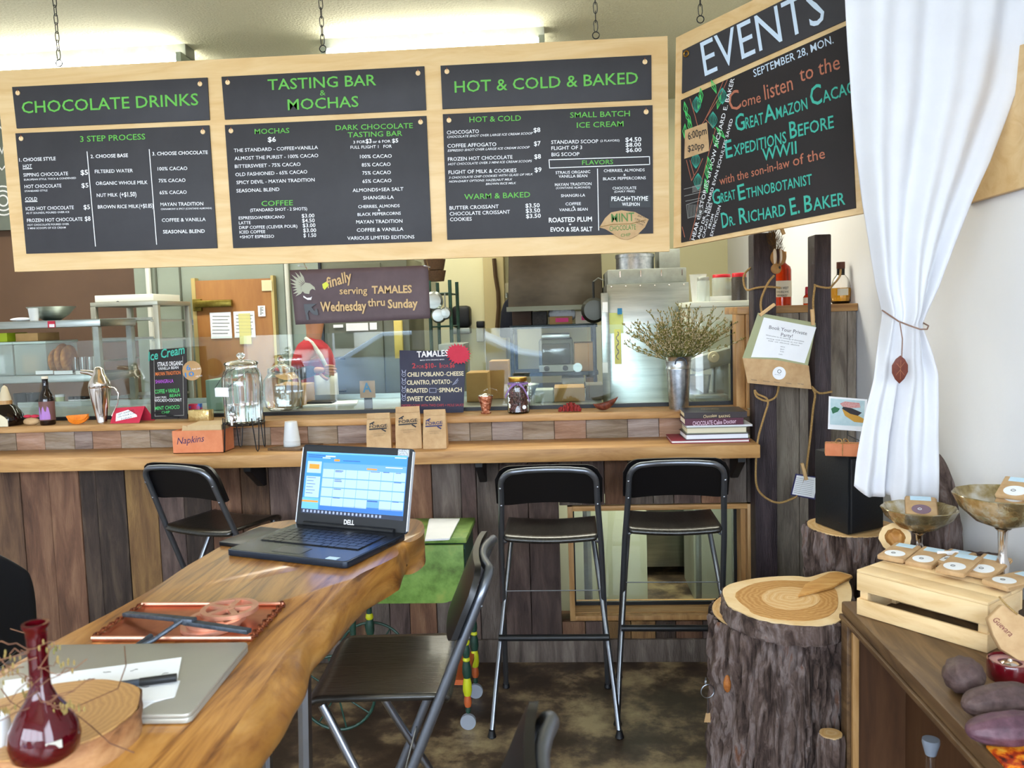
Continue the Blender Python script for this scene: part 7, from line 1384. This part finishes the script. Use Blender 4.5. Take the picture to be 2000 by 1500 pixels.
# shelf of boxes under the hood
sh = grp('wire_shelving', 1080, 5.4, 0, 'dark wire shelving with boxes and an oven under the hood', 'shelving'); wx0, wx1 = PY(1001, 700, 5.4).x, PY(1168, 700, 5.4).x
SHZ = [PY(1090, py, 5.4).z for py in (634, 727, 757)]+[.3]
for x in (wx0, wx1-.02):
    for y_ in (5.4, 5.8): O('upright', tube(B(), [(x, y_, 0), (x, y_, SHZ[0])], .012, 8), iron, sh)
for z in SHZ: O('shelf_board', box(B(), wx0, wx1, 5.39, 5.81, z-.022, z), M('teal_black_steel', ['1E2A2C'], rough=.4, metal=.5) if 'teal_black_steel' not in MATS else MATS['teal_black_steel'], sh)
def shb(nm, x0, yt, x1, lv, mat, lab, cat='box', yy=5.42, d=.3): a, c_ = PY(x0, 700, yy).x, PY(x1, 700, yy).x; z0 = SHZ[lv]+.001; return O(nm, box(B(), a, c_, yy, yy+d, z0, max(z0+.02, PY((x0+x1)/2, yt, yy).z)), mat, label=lab, cat=cat, bev=.003)
shb('cardboard_box', 1003, 606, 1040, 0, M('dark_cardboard', ['3A2A22'], rough=.8), 'dark brown open box at the left of the shelf under the hood')
shb('crinkled_bag', 1042, 608, 1070, 0, M('black_foil', ['1A1818', '3A3634'], (30, 30, 30), 3, .4, bump=.6), 'black crinkled bag between the boxes under the hood', 'bag')
t = shb('cardboard_box', 1075, 618, 1120, 0, card, 'cardboard box with white paper and a pink label under the hood', yy=5.42); O('pink_label', fbox(B(), 1085, 621, 1110, 629, 5.412, .006), M('magenta_label', ['D83A80'], rough=.6), t)
b = B(); rs = random.Random(9)
for k in range(9): ell(b, PY(1080+k*4.4, 612+rs.uniform(-3, 4), 5.55), (.035, .04, .04), 8, 6, f=lambda q: 1+.3*noise.noise(q*3))
O('crumpled_paper', b, paper, label='crumpled white paper sticking out of the cardboard box under the hood', cat='paper')
t = shb('cardboard_box', 1126, 607, 1160, 0, M('white_carton', ['CFC8B8'], rough=.8), 'pale carton with pink label at the right of the shelf under the hood'); O('pink_label', fbox(B(), 1136, 617, 1158, 625, 5.412, .006), MATS['magenta_label'], t)
c = PY(1017, 632, 5.30); b = B(); lathe(b, V((c.x, 5.46, SHZ[0]+.001)), [(0, 0), (.03, 0), (.03, .02), (.027, .03), (0, .03)], 20); O('green_plastic', b, M('bright_green_plastic', ['3FA82C'], rough=.4), label='small bright green lid on the shelf under the hood', cat='tub')  # loose bright green plastic lid
ov = E('toaster_oven', V((PY(1085, 700, 5.42).x, 5.5, SHZ[1])), 'dark steel countertop oven with curved door on the shelving', 'oven')
a, c_ = PY(1052, 700, 5.35).x, PY(1120, 700, 5.35).x; z1 = PY(1085, 662, 5.35).z; zm = PY(1085, 712, 5.35).z
O('body', box(B(), a, c_, 5.42, 5.78, SHZ[1]+.002, z1), greyd, ov, bev=.02); O('door', box(B(), a+.02, c_-.02, 5.39, 5.42, zm, z1-.03), M('dark_oven_glass', ['3C423C'], rough=.1, coat=.5), ov, bev=.01); O('control_strip', box(B(), a, c_, 5.385, 5.42, SHZ[1]+.005, zm-.005), steeld, ov)
for k in range(2): b = B(); lathe(b, V((a+.05+.12*k, 5.386, (SHZ[1]+zm)/2)), [(0, 0), (.018, 0), (.015, .02), (0, .02)], 16, Matrix.Rotation(math.pi/2, 4, 'X')); O('dial', b, blkp, ov)
O('foil_tray', box(B(), a+.02, c_-.02, 5.44, 5.7, z1+.001, z1+.03), steel, label='shiny foil tray lying on the countertop oven', cat='tray', bev=.004)
shb('cardboard_box', 1122, 670, 1160, 1, card, 'tall brown cardboard box right of the oven')
c = PY(1128, 716, 5.40); b = B(); lathe(b, V((c.x, 5.40, SHZ[1]+.03)), [(0, 0), (.028, 0), (.03, .04), (.0, .04)], 20, Matrix.Rotation(math.pi/2, 4, 'X')); O('glass_tumbler', b, steel, label='shiny tumbler lying in front of the cardboard box', cat='tumbler')
shb('white_box', 1096, 738, 1140, 2, M('off_white_carton', ['D8D6CC'], rough=.7), 'long white box on the shelf under the oven'); shb('cardboard_box', 1144, 737, 1166, 2, card, 'small orange-brown box on the shelf under the oven')
O('wall_low_partition', box(B(), PY(1085, 1000, 4.3).x, PY(1262, 1000, 4.3).x, 4.3, 4.33, 0, 1.0), creamm, kind=st, smooth=0)
# steel ladder of the rack beside the fridge
O('rack_post', fbox(B(), 1176, 572, 1190, 790, 4.85, .03), steel, label='vertical steel rack post beside the steel refrigerator', cat='post', bev=.002).location.z
for i, py in enumerate((590, 708)): O('clip', fbox(B(), 1177, py, 1187, py+20, 4.845, .004), paper, label=('upper', 'lower')[i]+' white clip plate on the steel rack post', cat='clip')
# refrigerator
y0 = 4.9; fa, fc = PY(1186, 640, y0).x, PY(1347, 640, y0).x; fz = PY(1265, 553, y0).z; fz2 = PY(1265, 524, y0).z
rf = E('refrigerator', ((fa+fc)/2, y0+.3, 0), 'large brushed steel refrigerator with riveted top edge', 'refrigerator')
O('body', box(B(), fa, fc, y0, y0+.6, .05, fz), steel, rf, bev=.006); O('top_unit', box(B(), fa+.01, fc-.01, y0+.03, y0+.6, fz, fz2), steeld, rf, bev=.004)
for k in range(4): x = fa+.08+k*.12; O('vent_slot', box(B(), x, x+.006, y0+.026, y0+.031, fz+.04, fz+.075), silver, rf)
for k in range(6): b = B(); ell(b, V((fa+.03+k*(fc-fa-.06)/5, y0-.001, fz-.015)), (.005, .003, .005), 8, 6); O('rivet', b, silver, rf)
for x in (fa+.04, fc-.07): O('foot', box(B(), x, x+.03, y0+.05, y0+.5, 0, .05), blkp, rf)
O('sticky_note', fbox(B(), 1190, 611, 1217, 651, y0-.008, .002), M('lime_note', ['C2C878'], rough=.7), label='large yellow-green note on the refrigerator', cat='note'); t = O('sticky_note', fbox(B(), 1200, 643, 1213, 711, y0-.012, .002), M('yellow_strip', ['D8CC1C'], rough=.6), label='long bright yellow strip note with handwriting on the refrigerator', cat='note')
strokes('writing', [tuple((1206+2.5*math.sin(k*2.1+j), 648+k*6+j*2) for j in range(4)) for k in range(9)], black_t, t, lambda x, y_: PY(x, y_, y0-.013), V((0, -1, 0)), .004, .001)
O('sticky_note', fbox(B(), 1206, 602, 1215, 614, y0-.014, .002), M('blue_tape', ['2A78A8'], rough=.6), label='scrap of blue tape above the yellow-green note', cat='tape')
c = V((PY(1240, 520, 5.15).x, 5.15, fz2+.001)); r_ = .115; b = B(); lathe(b, c, [(0, 0), (r_, 0), (r_, .075), (r_*1.03, .077), (r_*1.03, .095), (r_*.98, .1), (0, .1)], 36); O('round_tin', b, galv, label='round silver cake tin on top of the refrigerator', cat='tin')
kbf('metal_box', 1287, 486, 1328, 560, 5.1, .25, steeld, 'plain grey metal box beside the cake tin on the refrigerator', 'box', z0=fz2+.001)
# pale shelf cabinet behind the flowers with jars
y0 = 4.45; cz = PY(1410, 588, y0).z; pcb = E('pale_cabinet', (PY(1410, 600, y0).x, y0+.2, 0), 'pale grey cabinet behind the flowers carrying jars', 'cabinet')
O('carcass', box(B(), PY(1349, 600, y0).x, PY(1476, 600, y0).x, y0+.01, y0+.4, 0, cz-.03), M('pale_grey_laminate', ['B4B6A4'], rough=.5), pcb, bev=.003); O('top', box(B(), PY(1346, 600, y0).x, PY(1480, 600, y0).x, y0, y0+.42, cz-.029, cz), M('off_white_laminate', ['D8DAC8'], rough=.5), pcb, bev=.003)
def cj(nm, px, pyt, r_, yy, prof, mat, lab, parts=(), cat='jar', z=None):
    z = cz+.001 if z is None else z; c = V((PY(px, 600, yy).x, yy, z)); h_ = PY(px, pyt, yy).z-z; return bottle(nm, c, [(r*r_, h*h_) for r, h in prof], mat, lab, cat, tuple((n_, [(r*r_, h*h_) for r, h in p_], m_) for n_, p_, m_ in parts), 'jars on the pale cabinet')
JP = [(0, 0), (1, 0), (1, .8), (.9, .86), (.9, .9), (0, .9)]; redc = M('red_cap', ['C01828'], rough=.4); LP_ = [(0, .85), (.92, .85), (.92, .98), (.85, 1), (0, 1)]
cj('plastic_tub', 1364, 536, .045, 4.6, [(0, 0), (.75, 0), (1, .95), (1.05, .96), (1.05, 1), (0, 1)], frost, 'frosted plastic tub at the left of the pale cabinet top', cat='tub')
cj('spice_jar', 1374, 541, .034, 4.52, JP, bin_m, 'glass jar with grey lid and green handle on the pale cabinet', (('lid', LP_, steeld),))
kbx = kbf('white_carton', 1386, 578, 1434, 600, 4.52, .12, M('white_carton_b', ['D8D8D0'], rough=.6), 'flat white carton under the red-capped jar', 'carton', z0=cz+.001); czc = PY(1410, 578, 4.52).z
cj('spice_jar', 1410, 536, .052, 4.575, JP, bin_m, 'wide clear jar with red cap standing on the flat white carton', (('cap', LP_, redc), ('spice', [(0, .02), (.93, .02), (.93, .3), (0, .3)], M('pale_spice', ['B8A888'], rough=.9))), z=czc+.001)
cj('spice_jar', 1444, 533, .040, 4.5, JP, M('pepper_jar', ['4A423C', '2A2622'], (90, 90, 90), 2, .4), 'dark pepper jar with red cap at the right of the pale cabinet', (('cap', LP_, redc),))
cj('yellow_cap_jar', 1428, 543, .03, 4.62, JP, bin_m, 'clear jar with yellow cap behind the two red-capped jars', (('cap', LP_, ypaint),))
# machine behind the bucket
mz = 1.12
wk = E('work_table', (-1.2, 4.35, 0), 'long stainless steel work table behind the glass screen', 'table')
wx0, wx1 = -3.3, PY(1178, 780, 4.2).x
O('top', box(B(), wx0, wx1, 4.0, 4.75, mz-.03, mz), steel, wk, bev=.004); O('rear_upstand', box(B(), wx0, wx1, 4.735, 4.75, mz, mz+.03), steel, wk)
for x in (wx0+.05, -1.2, wx1-.1):
    for y_ in (4.05, 4.68): O('leg', tube(B(), [(x, y_, 0), (x, y_, mz-.03)], .02, 8), steeld, wk)
wk2 = E('mixer_table', (.75, 4.35, 0), 'short steel table behind the metal flower bucket', 'table'); ax0, ax1 = PY(1352, 780, 4.1).x, PY(1440, 780, 4.1).x
O('top', box(B(), ax0, ax1, 4.05, 4.42, 1.09, 1.12), steeld, wk2); 
for x in (ax0+.02, ax1-.02): O('leg', tube(B(), [(x, 4.1, 0), (x, 4.1, 1.09)], .015, 8), steeld, wk2)
t = grp('stand_mixer', 1395, 4.15, 1.12, 'grey enamel machine with round knob behind the flower bucket', 'mixer'); gm = M('grey_enamel', ['8A8E86', '9A9E96'], (3, 3, 3), 2, .3)
O('base', box(B(), PY(1352, 780, 4.1).x+.01, PY(1422, 780, 4.1).x, 4.08, 4.35, 1.121, 1.16), gm, t, bev=.008); O('column', fbox(B(), 1395, 700, 1425, 785, 4.18, .15), gm, t, bev=.02); b = B(); ob(b, PY(1393, 700, 4.2), (.12, 0, .03), (0, .07, 0), (-.01, 0, .04)); O('head', b, gm, t, bev=.03)
b = B(); lathe(b, PY(1393, 697, 4.12), [(0, 0), (.028, 0), (.026, .02), (.012, .022), (.01, .04), (0, .04)], 20, Matrix.Rotation(math.pi/2, 4, 'X')); O('knob', b, M('ivory_knob', ['D8CDB0'], rough=.4), t)
b = B(); lathe(b, V((PY(1362, 780, 4.2).x, 4.2, 1.161)), [(0, 0), (.05, 0), (.065, .09), (.068, .09), (.055, .0), (0, .002)], 24); O('bowl', b, steel, t)
# boxes behind the screen
wkb = lambda nm, x0, yt, x1, yy, d, mat, lab, cat='box': kbf(nm, x0, yt, x1, 800, yy, d, mat, lab, cat, z0=mz+.001)
wkb('cardboard_box', 534, 753, 592, 4.35, .2, card, 'brown cardboard carton on the work table behind the water dispenser')
wkb('cardboard_box', 910, 728, 952, 4.4, .2, card, 'brown cardboard box right of the tamales sign on the work table')
wkb('cardboard_box', 955, 705, 992, 4.55, .16, card, 'tall pale cardboard box behind the jar of cacao beans')
wkb('egg_carton', 1045, 762, 1080, 4.3, .15, M('grey_pulp', ['9AA096'], rough=.9), 'grey egg carton on the work table right of the jar', 'carton')
wkb('cardboard_box', 1082, 757, 1142, 4.3, .22, card, 'wide brown cardboard box behind the red flower')
wkb('cardboard_box', 1145, 752, 1178, 4.35, .2, M('dark_carton', ['5A5446'], rough=.8), 'dark carton at the end of the work table behind the pod')
wkb('green_plastic', 401, 742, 432, 4.3, .2, M('sage_plastic', ['7C9A8A'], rough=.5), 'sage green plastic tub left of the water dispenser', 'tub')
c = V((PY(1020, 735, 4.6).x, 4.6, mz+.001)); b = B(); lathe(b, c, [(0, 0), (.05, 0), (.09, .07), (.095, .072), (.05, .004), (0, .004)], 28); O('steel_bowl', b, steel, label='steel mixing bowl behind the jar of cacao beans', cat='bowl')
c = V((PY(1015, 745, 4.3).x-.12, 4.25, mz+.001)); t = E('glass_dome', V((PY(515, 740, 4.25).x, 4.3, mz)), 'large clear glass cookie jar behind the screen beside the dispenser', 'jar')
cc_ = V((PY(556, 740, 4.2).x-.02, 4.22, mz+.001)); t.location = cc_; WP[t.name] = cc_
b = B(); lathe(b, cc_, [(0, 0), (.07, 0), (.09, .02), (.1, .1), (.095, .16), (.07, .2), (.068, .2), (.09, .16), (.095, .1), (.085, .022), (0, .006)], 36); O('jar_body', b, glass, t, smooth=60)
b = B(); lathe(b, cc_+V((0, 0, .201)), [(.075, 0), (.07, .02), (.02, .04), (.012, .05), (.022, .07), (.012, .085), (0, .086), (0, 0)], 30); O('jar_lid', b, glass, t, smooth=60)
# papers and small things on the table
b = B(); ob(b, V((PY(640, 760, 4.4).x, 4.45, mz+.006)), (.14, .03, 0), (-.02, .09, 0), (0, 0, .005)); O('paper_stack', b, paper, label='loose white papers on the work table in front of the person', cat='papers')
b = B(); ob(b, V((PY(622, 760, 4.4).x, 4.45, mz+.017)), (.07, 0, 0), (0, .05, 0), (0, 0, .005)); O('black_folder', b, blkp, label='flat black folder on the loose papers', cat='folder')
gs = E('grade_card', V((PY(718, 760, 3.93).x, 4.02, mz)), 'posted hygiene grade card with a large blue letter A', 'sign'); b = B(); ob(b, V((PY(718, 760, 4.02).x, 4.02, 1.236)), (.038, 0, 0), (0, .0015, 0), (0, 0, .042)); O('card', b, kraftd, gs, smooth=0)
GP_ = (V((0, 4.018, 0)), V((0, -1, 0))); text('letter', [('A', 709, 766, 726, 765, 18, .04)], M('blue_print', ['2A6A8A']), gs, lambda x, y_: PP(x, y_, GP_), GP_[1])
b = B(); ob(b, V((PY(718, 760, 4.02).x, 4.026, mz+.05)), (.02, 0, 0), (0, .004, 0), (0, 0, .049)); O('stand', b, blkp, gs)
# ---------- left shelving ----------
ls = grp('steel_shelving', 60, 4.75, 0, 'stainless shelving unit at the far left of the kitchen', 'shelving'); yy = 4.85
lx0, lx1 = PY(-150, 700, yy).x, PY(196, 640, yy).x; LSZ = [PY(90, 626, yy).z, PY(90, 733, yy).z, PY(90, 795, yy).z, .4]
for z in LSZ: O('shelf_board', box(B(), lx0, lx1, yy, yy+.42, z-.045, z), steel, ls, bev=.004)
for x in (lx0+.02, lx1-.05):
    for y_ in (yy+.002, yy+.38): O('upright', box(B(), x, x+.035, y_, y_+.035, 0, LSZ[0]-.046), steeld, ls)
for i, (u0, u1) in enumerate(((70, 104), (106, 142), (148, 178))): O('shelf_label', fbox(B(), u0, 724, u1, 731, yy-.004, .003), paper, ls)
t = O('price_tag', fbox(B(), 93, 627, 107, 640, yy-.006, .003), redp, label='small red and white tag on the top shelf edge', cat='tag'); O('white_patch', fbox(B(), 96, 633, 106, 639, yy-.008, .002), paper, t)
def ls_(px, lv, y_): return V((PY(px, 700, y_).x, y_, LSZ[lv]+.001))
c = ls_(108, 0, 5.05); r_ = .135; b = B(); lathe(b, c, [(0, 0), (.045, 0), (r_*.7, .04), (r_, .085), (r_+.006, .086), (r_*.72, .036), (.05, .003), (0, .003)], 40); O('mixing_bowl', b, steel, label='wide shiny steel mixing bowl on the top shelf', cat='bowl', smooth=60)
c = ls_(73, 0, 4.92); b = B(); lathe(b, c, [(0, 0), (.024, 0), (.032, .078), (.03, .078), (.022, .003), (0, .003)], 24); O('plastic_cup', b, frost, label='clear plastic cup beside the mixing bowl on the top shelf', cat='cup', smooth=60)
b = B(); c = ls_(48, 0, 4.95); ell(b, c+V((0, 0, .012)), (.07, .04, .012), 16, 8); O('folded_cloth', b, cloth, label='white folded cloth left of the plastic cup on the top shelf', cat='cloth')
for i, (u0, u1, yt) in enumerate(((-40, 26, 672), (28, 92, 672))):
    t = E('storage_bin', ls_((u0+u1)/2, 1, 4.95), ('clear plastic storage bin at the left end of the middle shelf', 'clear plastic storage bin holding a kraft bag on the middle shelf')[i], 'bin', 'clear storage bins'); O('packet', box(B(), PY(u0+12, 700, 4.92).x, PY(u1-20, 700, 4.92).x, 4.93, 5.02, LSZ[1]+.012, LSZ[1]+.13), (paper, kraft)[i], label=('white packet inside the left storage bin', 'kraft paper packet inside the right storage bin')[i], cat='packet', bev=.01); a, c_ = PY(u0, 700, 4.87).x, PY(u1, 700, 4.87).x; z1 = PY(50, yt, 4.87).z
    O('tub', box(B(), a, c_, 4.87, 5.2, LSZ[1]+.001, z1), bin_m, t, bev=.01); O('lid', box(B(), a-.004, c_+.002, 4.866, 5.205, z1, z1+.015), M('pale_lid', ['B8C8C0'], rough=.4) if not i else MATS['pale_lid'], t, bev=.004)
zt4 = PY(50, 672, 4.87).z+.016
O('green_box', box(B(), PY(-20, 660, 4.95).x, PY(14, 660, 4.95).x, 4.95, 5.15, zt4, zt4+.055), M('lime_box', ['A8B81C'], rough=.6), label='lime green box on the left storage bin', cat='box', bev=.003)
O('tray_box', box(B(), PY(30, 660, 4.93).x, PY(74, 660, 4.93).x, 4.93, 5.15, zt4, zt4+.05), card, label='orange-brown tray box on the right storage bin', cat='box', bev=.003)
crust = M('bread_crust', ['6A3A14', '9A6228', 'C08A44'], (5, 5, 5), 3, .6)
for i, (px, dx, h_) in enumerate(((112, 0, .08), (124, 0, .095), (136, 0, .09))):
    c = ls_(px, 1, 4.93); b = B(); ell(b, c+V((0, 0, h_*1.0)), (.024, .09, h_), 18, 12); O('bread_loaf', b, crust, label=('left', 'middle', 'right')[i]+' round crusty bread loaf standing beside the storage bins', cat='bread', group='bread loaves on the middle shelf')
for k in range(6):
    c = ls_(146+k*7, 1, 4.93+.06*(k % 2)); b = B(); lathe(b, c, [(0, 0), (.018, 0), (.022, .10), (.02, .10), (.016, .004), (0, .004)], 16); O('drinking_glass', b, glass, label='clear drinking glass in the row on the middle shelf', cat='glass', group='drinking glasses on the middle shelf', smooth=60)
for i, px in enumerate((112, 137, 150, 162)):
    c = ls_(px, 2, 4.9); h_ = (.07, .055, .055, .055)[i]; t = bottle('preserve_jar', c, [(0, 0), (.026, 0), (.026, h_*.8), (0, h_*.8)], (M('pale_preserve', ['B8C08A'], rough=.3), brgl, brgl, brgl)[i], ('pale preserve jar with white lid on the low shelf', 'small white-labelled jar, left of three on the low shelf', 'small white-labelled jar, middle of three on the low shelf', 'small white-labelled jar, right of three on the low shelf')[i], 'jar', (('lid', [(0, h_*.8), (.027, h_*.8), (.027, h_), (0, h_)], paper if i == 0 else blkp),)+(() if i == 0 else (('label', [(.0265, h_*.1), (.0265, h_*.7)], paper),)), 'preserve jars on the low shelf')
for i, px in enumerate((40, 66)): c = ls_(px, 2, 4.95); b = B(); lathe(b, c, [(0, 0), (.05, 0), (.055, .08), (.052, .08), (.045, .004), (0, .004)], 24); O('dark_pan', b, blkp, label=('left', 'right')[i]+' dark round pan on the low shelf at the left', cat='pan')
# speed rack with pizza box
rk = grp('sheet_pan_rack', 265, 5.3, 0, 'aluminium sheet pan rack with runners left of the cooler', 'rack'); y0, y1 = 5.36, 5.85; ax0, ax1 = PY(176, 600, y0).x, PY(308, 600, y0).x; zt5 = PY(240, 598, y0).z; am = M('aluminium_rack', ['AAA99C'], rough=.4, metal=.6)
for x in (ax0, ax1-.035):
    for y_ in (y0, y1-.035): O('upright', box(B(), x, x+.035, y_, y_+.035, .05, zt5), am, rk, bev=.002)
    b = B(); lathe(b, V((x+.017, y0+.017, 0)), [(0, 0), (.02, 0), (.02, .05), (0, .05)], 12); O('caster', b, blkp, rk)
O('top_frame', box(B(), ax0, ax1, y0, y1, zt5, zt5+.03), am, rk, bev=.003)
for k in range(9):
    z = zt5-.11-.13*k; 
    for x in (ax0+.036, ax1-.056): O('runner', box(B(), x, x+.02, y0, y1, z, z+.012), am, rk)
for k, z in enumerate((zt5-.11, zt5-.24, zt5-.63)): t = O('sheet_pan', box(box(B(), ax0+.05, ax1-.05, y0+.02, y1-.02, z+.0125, z+.016), ax0+.05, ax1-.05, y0+.012, y0+.02, z+.0125, z+.032), steeld, label=('topmost', 'second', 'lowest visible')[k]+' sheet pan slid into the aluminium rack', cat='sheet pan', group='sheet pans in the rack')
t = O('pizza_box', box(B(), ax0+.03, ax1-.03, y0+.01, y1-.1, zt5+.031, zt5+.031+.045), M('white_box_card', ['E0DED0'], rough=.7), label='flat white cake box with small round logo on the sheet pan rack', cat='box', bev=.003)
PBn = (V((0, y0+.009, 0)), V((0, -1, 0))); text('logo_writing', [('BAKERY SUPPLY COMPANY', 236, 593.5, 268, 592, 3)], MATS['notice_print'], t, lambda x, y_: PP(x, y_, PBn), PBn[1]); b = B(); torus(b, PY(230, 591, y0+.008), .009, .0025, (0, -1, 0), 16, 5); O('round_logo', b, blkp, t)
# ================= PERSON behind the work table =================
pf = E('person', V((-1.62, 5.1, 0)), 'person in red shirt, white apron and dark sleeve reaching right behind the glass', 'person')
def skinm(nm, js, es, mat, par, root=0, sub=2):
    me = bpy.data.meshes.new(nm); o0 = V(js[root][0]); o0.z = min(j[0][2] for j in js)
    me.from_pydata([V(j[0])-o0 for j in js], es, []); me.materials.append(mat); o = bpy.data.objects.new(nm, me); col.objects.link(o)
    o.parent = par; o.location = o0-WP[par.name]; WP[o.name] = o0
    sk = o.modifiers.new('skin', 'SKIN'); sk.use_smooth_shade = True
    for i, j in enumerate(js): me.skin_vertices[0].data[i].radius = (j[1], j[2] if len(j) > 2 else j[1]); me.skin_vertices[0].data[i].use_root = i == root
    s_ = o.modifiers.new('sub', 'SUBSURF'); s_.levels = sub; s_.render_levels = sub; return o
X, Y_ = -1.60, 5.12
redsh = M('red_shirt', ['A81820', 'B8222C'], (8, 8, 8), 3, .8); drk = M('black_sleeve', ['141418', '1E1E24'], (8, 8, 8), 3, .85); aprm = M('white_apron', ['D0CEC4', 'D8D6CC'], (6, 6, 6), 2, .85); trou = M('dark_trousers', ['22242E'], rough=.9)
skinm('trousers', [((X, Y_, .98), .12, .14), ((X, Y_-.09, .88), .085), ((X+.02, Y_-.10, .48), .06), ((X, Y_-.10, .08), .045), ((X+.1, Y_-.10, .035), .035), ((X, Y_+.09, .88), .085), ((X+.02, Y_+.10, .48), .06), ((X, Y_+.10, .08), .045), ((X+.1, Y_+.10, .035), .035)], [(0, 1), (1, 2), (2, 3), (3, 4), (0, 5), (5, 6), (6, 7), (7, 8)], trou, pf)
skinm('shirt', [((X, Y_, 1.0), .105, .14), ((X+.005, Y_, 1.16), .10, .13), ((X+.01, Y_, 1.32), .105, .15), ((X, Y_, 1.42), .07, .10), ((X-.01, Y_-.15, 1.405), .058), ((X-.05, Y_-.19, 1.28), .05), ((X-.01, Y_+.15, 1.405), .058), ((X-.04, Y_+.19, 1.25), .05)], [(0, 1), (1, 2), (2, 3), (3, 4), (4, 5), (3, 6), (6, 7)], redsh, pf, root=1)
skinm('dark_sleeve', [((X-.045, Y_-.185, 1.30), .05), ((X-.075, Y_-.20, 1.235), .047), ((X-.0, Y_-.22, 1.275), .042), ((X+.085, Y_-.24, 1.285), .032)], [(0, 1), (1, 2), (2, 3)], drk, pf)
hb = V((X+.09, Y_-.24, 1.287))
hj = [(hb-V((.02, 0, 0)), .024), (hb+V((.02, 0, 0)), .026, .02), (hb+V((.055, 0, -.002)), .034, .017)]; he = [(0, 1), (1, 2)]
skinm('palm', hj, he, skin_m, pf)
for k, (dz, ln) in enumerate(((.026, .060), (.009, .070), (-.009, .066), (-.025, .052))):
    p0_ = hb+V((.05, -.002, dz*.8)); skinm('finger', [(p0_, .0095), (p0_+V((ln*.5, -.004, dz*.15)), .009), (p0_+V((ln*.85, .008, dz*.2-.004)), .0082), (p0_+V((ln, .018, dz*.2-.008)), .007)], [(0, 1), (1, 2), (2, 3)], skin_m, pf)
p0_ = hb+V((.02, -.01, -.018)); skinm('thumb', [(p0_, .011), (p0_+V((.03, -.01, -.028)), .0105), (p0_+V((.055, -.006, -.04)), .009)], [(0, 1), (1, 2)], skin_m, pf)
skinm('head', [((X+.0, Y_, 1.43), .05), ((X+.015, Y_, 1.51), .05), ((X+.02, Y_, 1.60), .075, .07), ((X+.015, Y_, 1.67), .085, .078), ((X+.01, Y_, 1.72), .06)], [(0, 1), (1, 2), (2, 3), (3, 4)], skin_m, pf)
b = B(); ell(b, V((X-.01, Y_, 1.69)), (.085, .08, .085), 20, 12); O('hair', b, M('dark_hair', ['1E1612'], rough=.7), pf)
b = B(); ell(b, V((X+.11, Y_, 1.62)), (.018, .014, .02), 10, 8); O('nose', b, skin_m, pf)
for s in (-1, 1): b = B(); ell(b, V((X+.095, Y_+s*.03, 1.645)), (.01, .012, .008), 8, 6); O('eye', b, blk, pf); b = B(); ell(b, V((X+.01, Y_+s*.085, 1.63)), (.02, .01, .03), 8, 6); O('ear', b, skin_m, pf)
b = B(); ell(b, V((X+.098, Y_, 1.575)), (.008, .022, .006), 8, 6); O('mouth', b, redsh, pf)
def apf(u, v):
    a = (u-.5)*2.6; r_ = .128+.02*v; z = 1.25-.72*v; return (X+.01+r_*math.cos(a)*1.0, Y_-.0+(.155+.02*v)*math.sin(a), z)
O('apron', sheet(B(), apf, 16, 12), aprm, pf, solid=.004)
O('apron_strap', tube(B(), [(X-.02, Y_-.07, 1.475), (X+.03, Y_-.12, 1.45), (X+.085, Y_-.125, 1.37), (X+.115, Y_-.10, 1.28), (X+.12, Y_-.08, 1.24)], .013, 8), aprm, pf)
O('yellow_badge', box(B(), X+.105, X+.135, Y_-.12, Y_-.105, 1.235, 1.30), ypaint, pf, bev=.004)
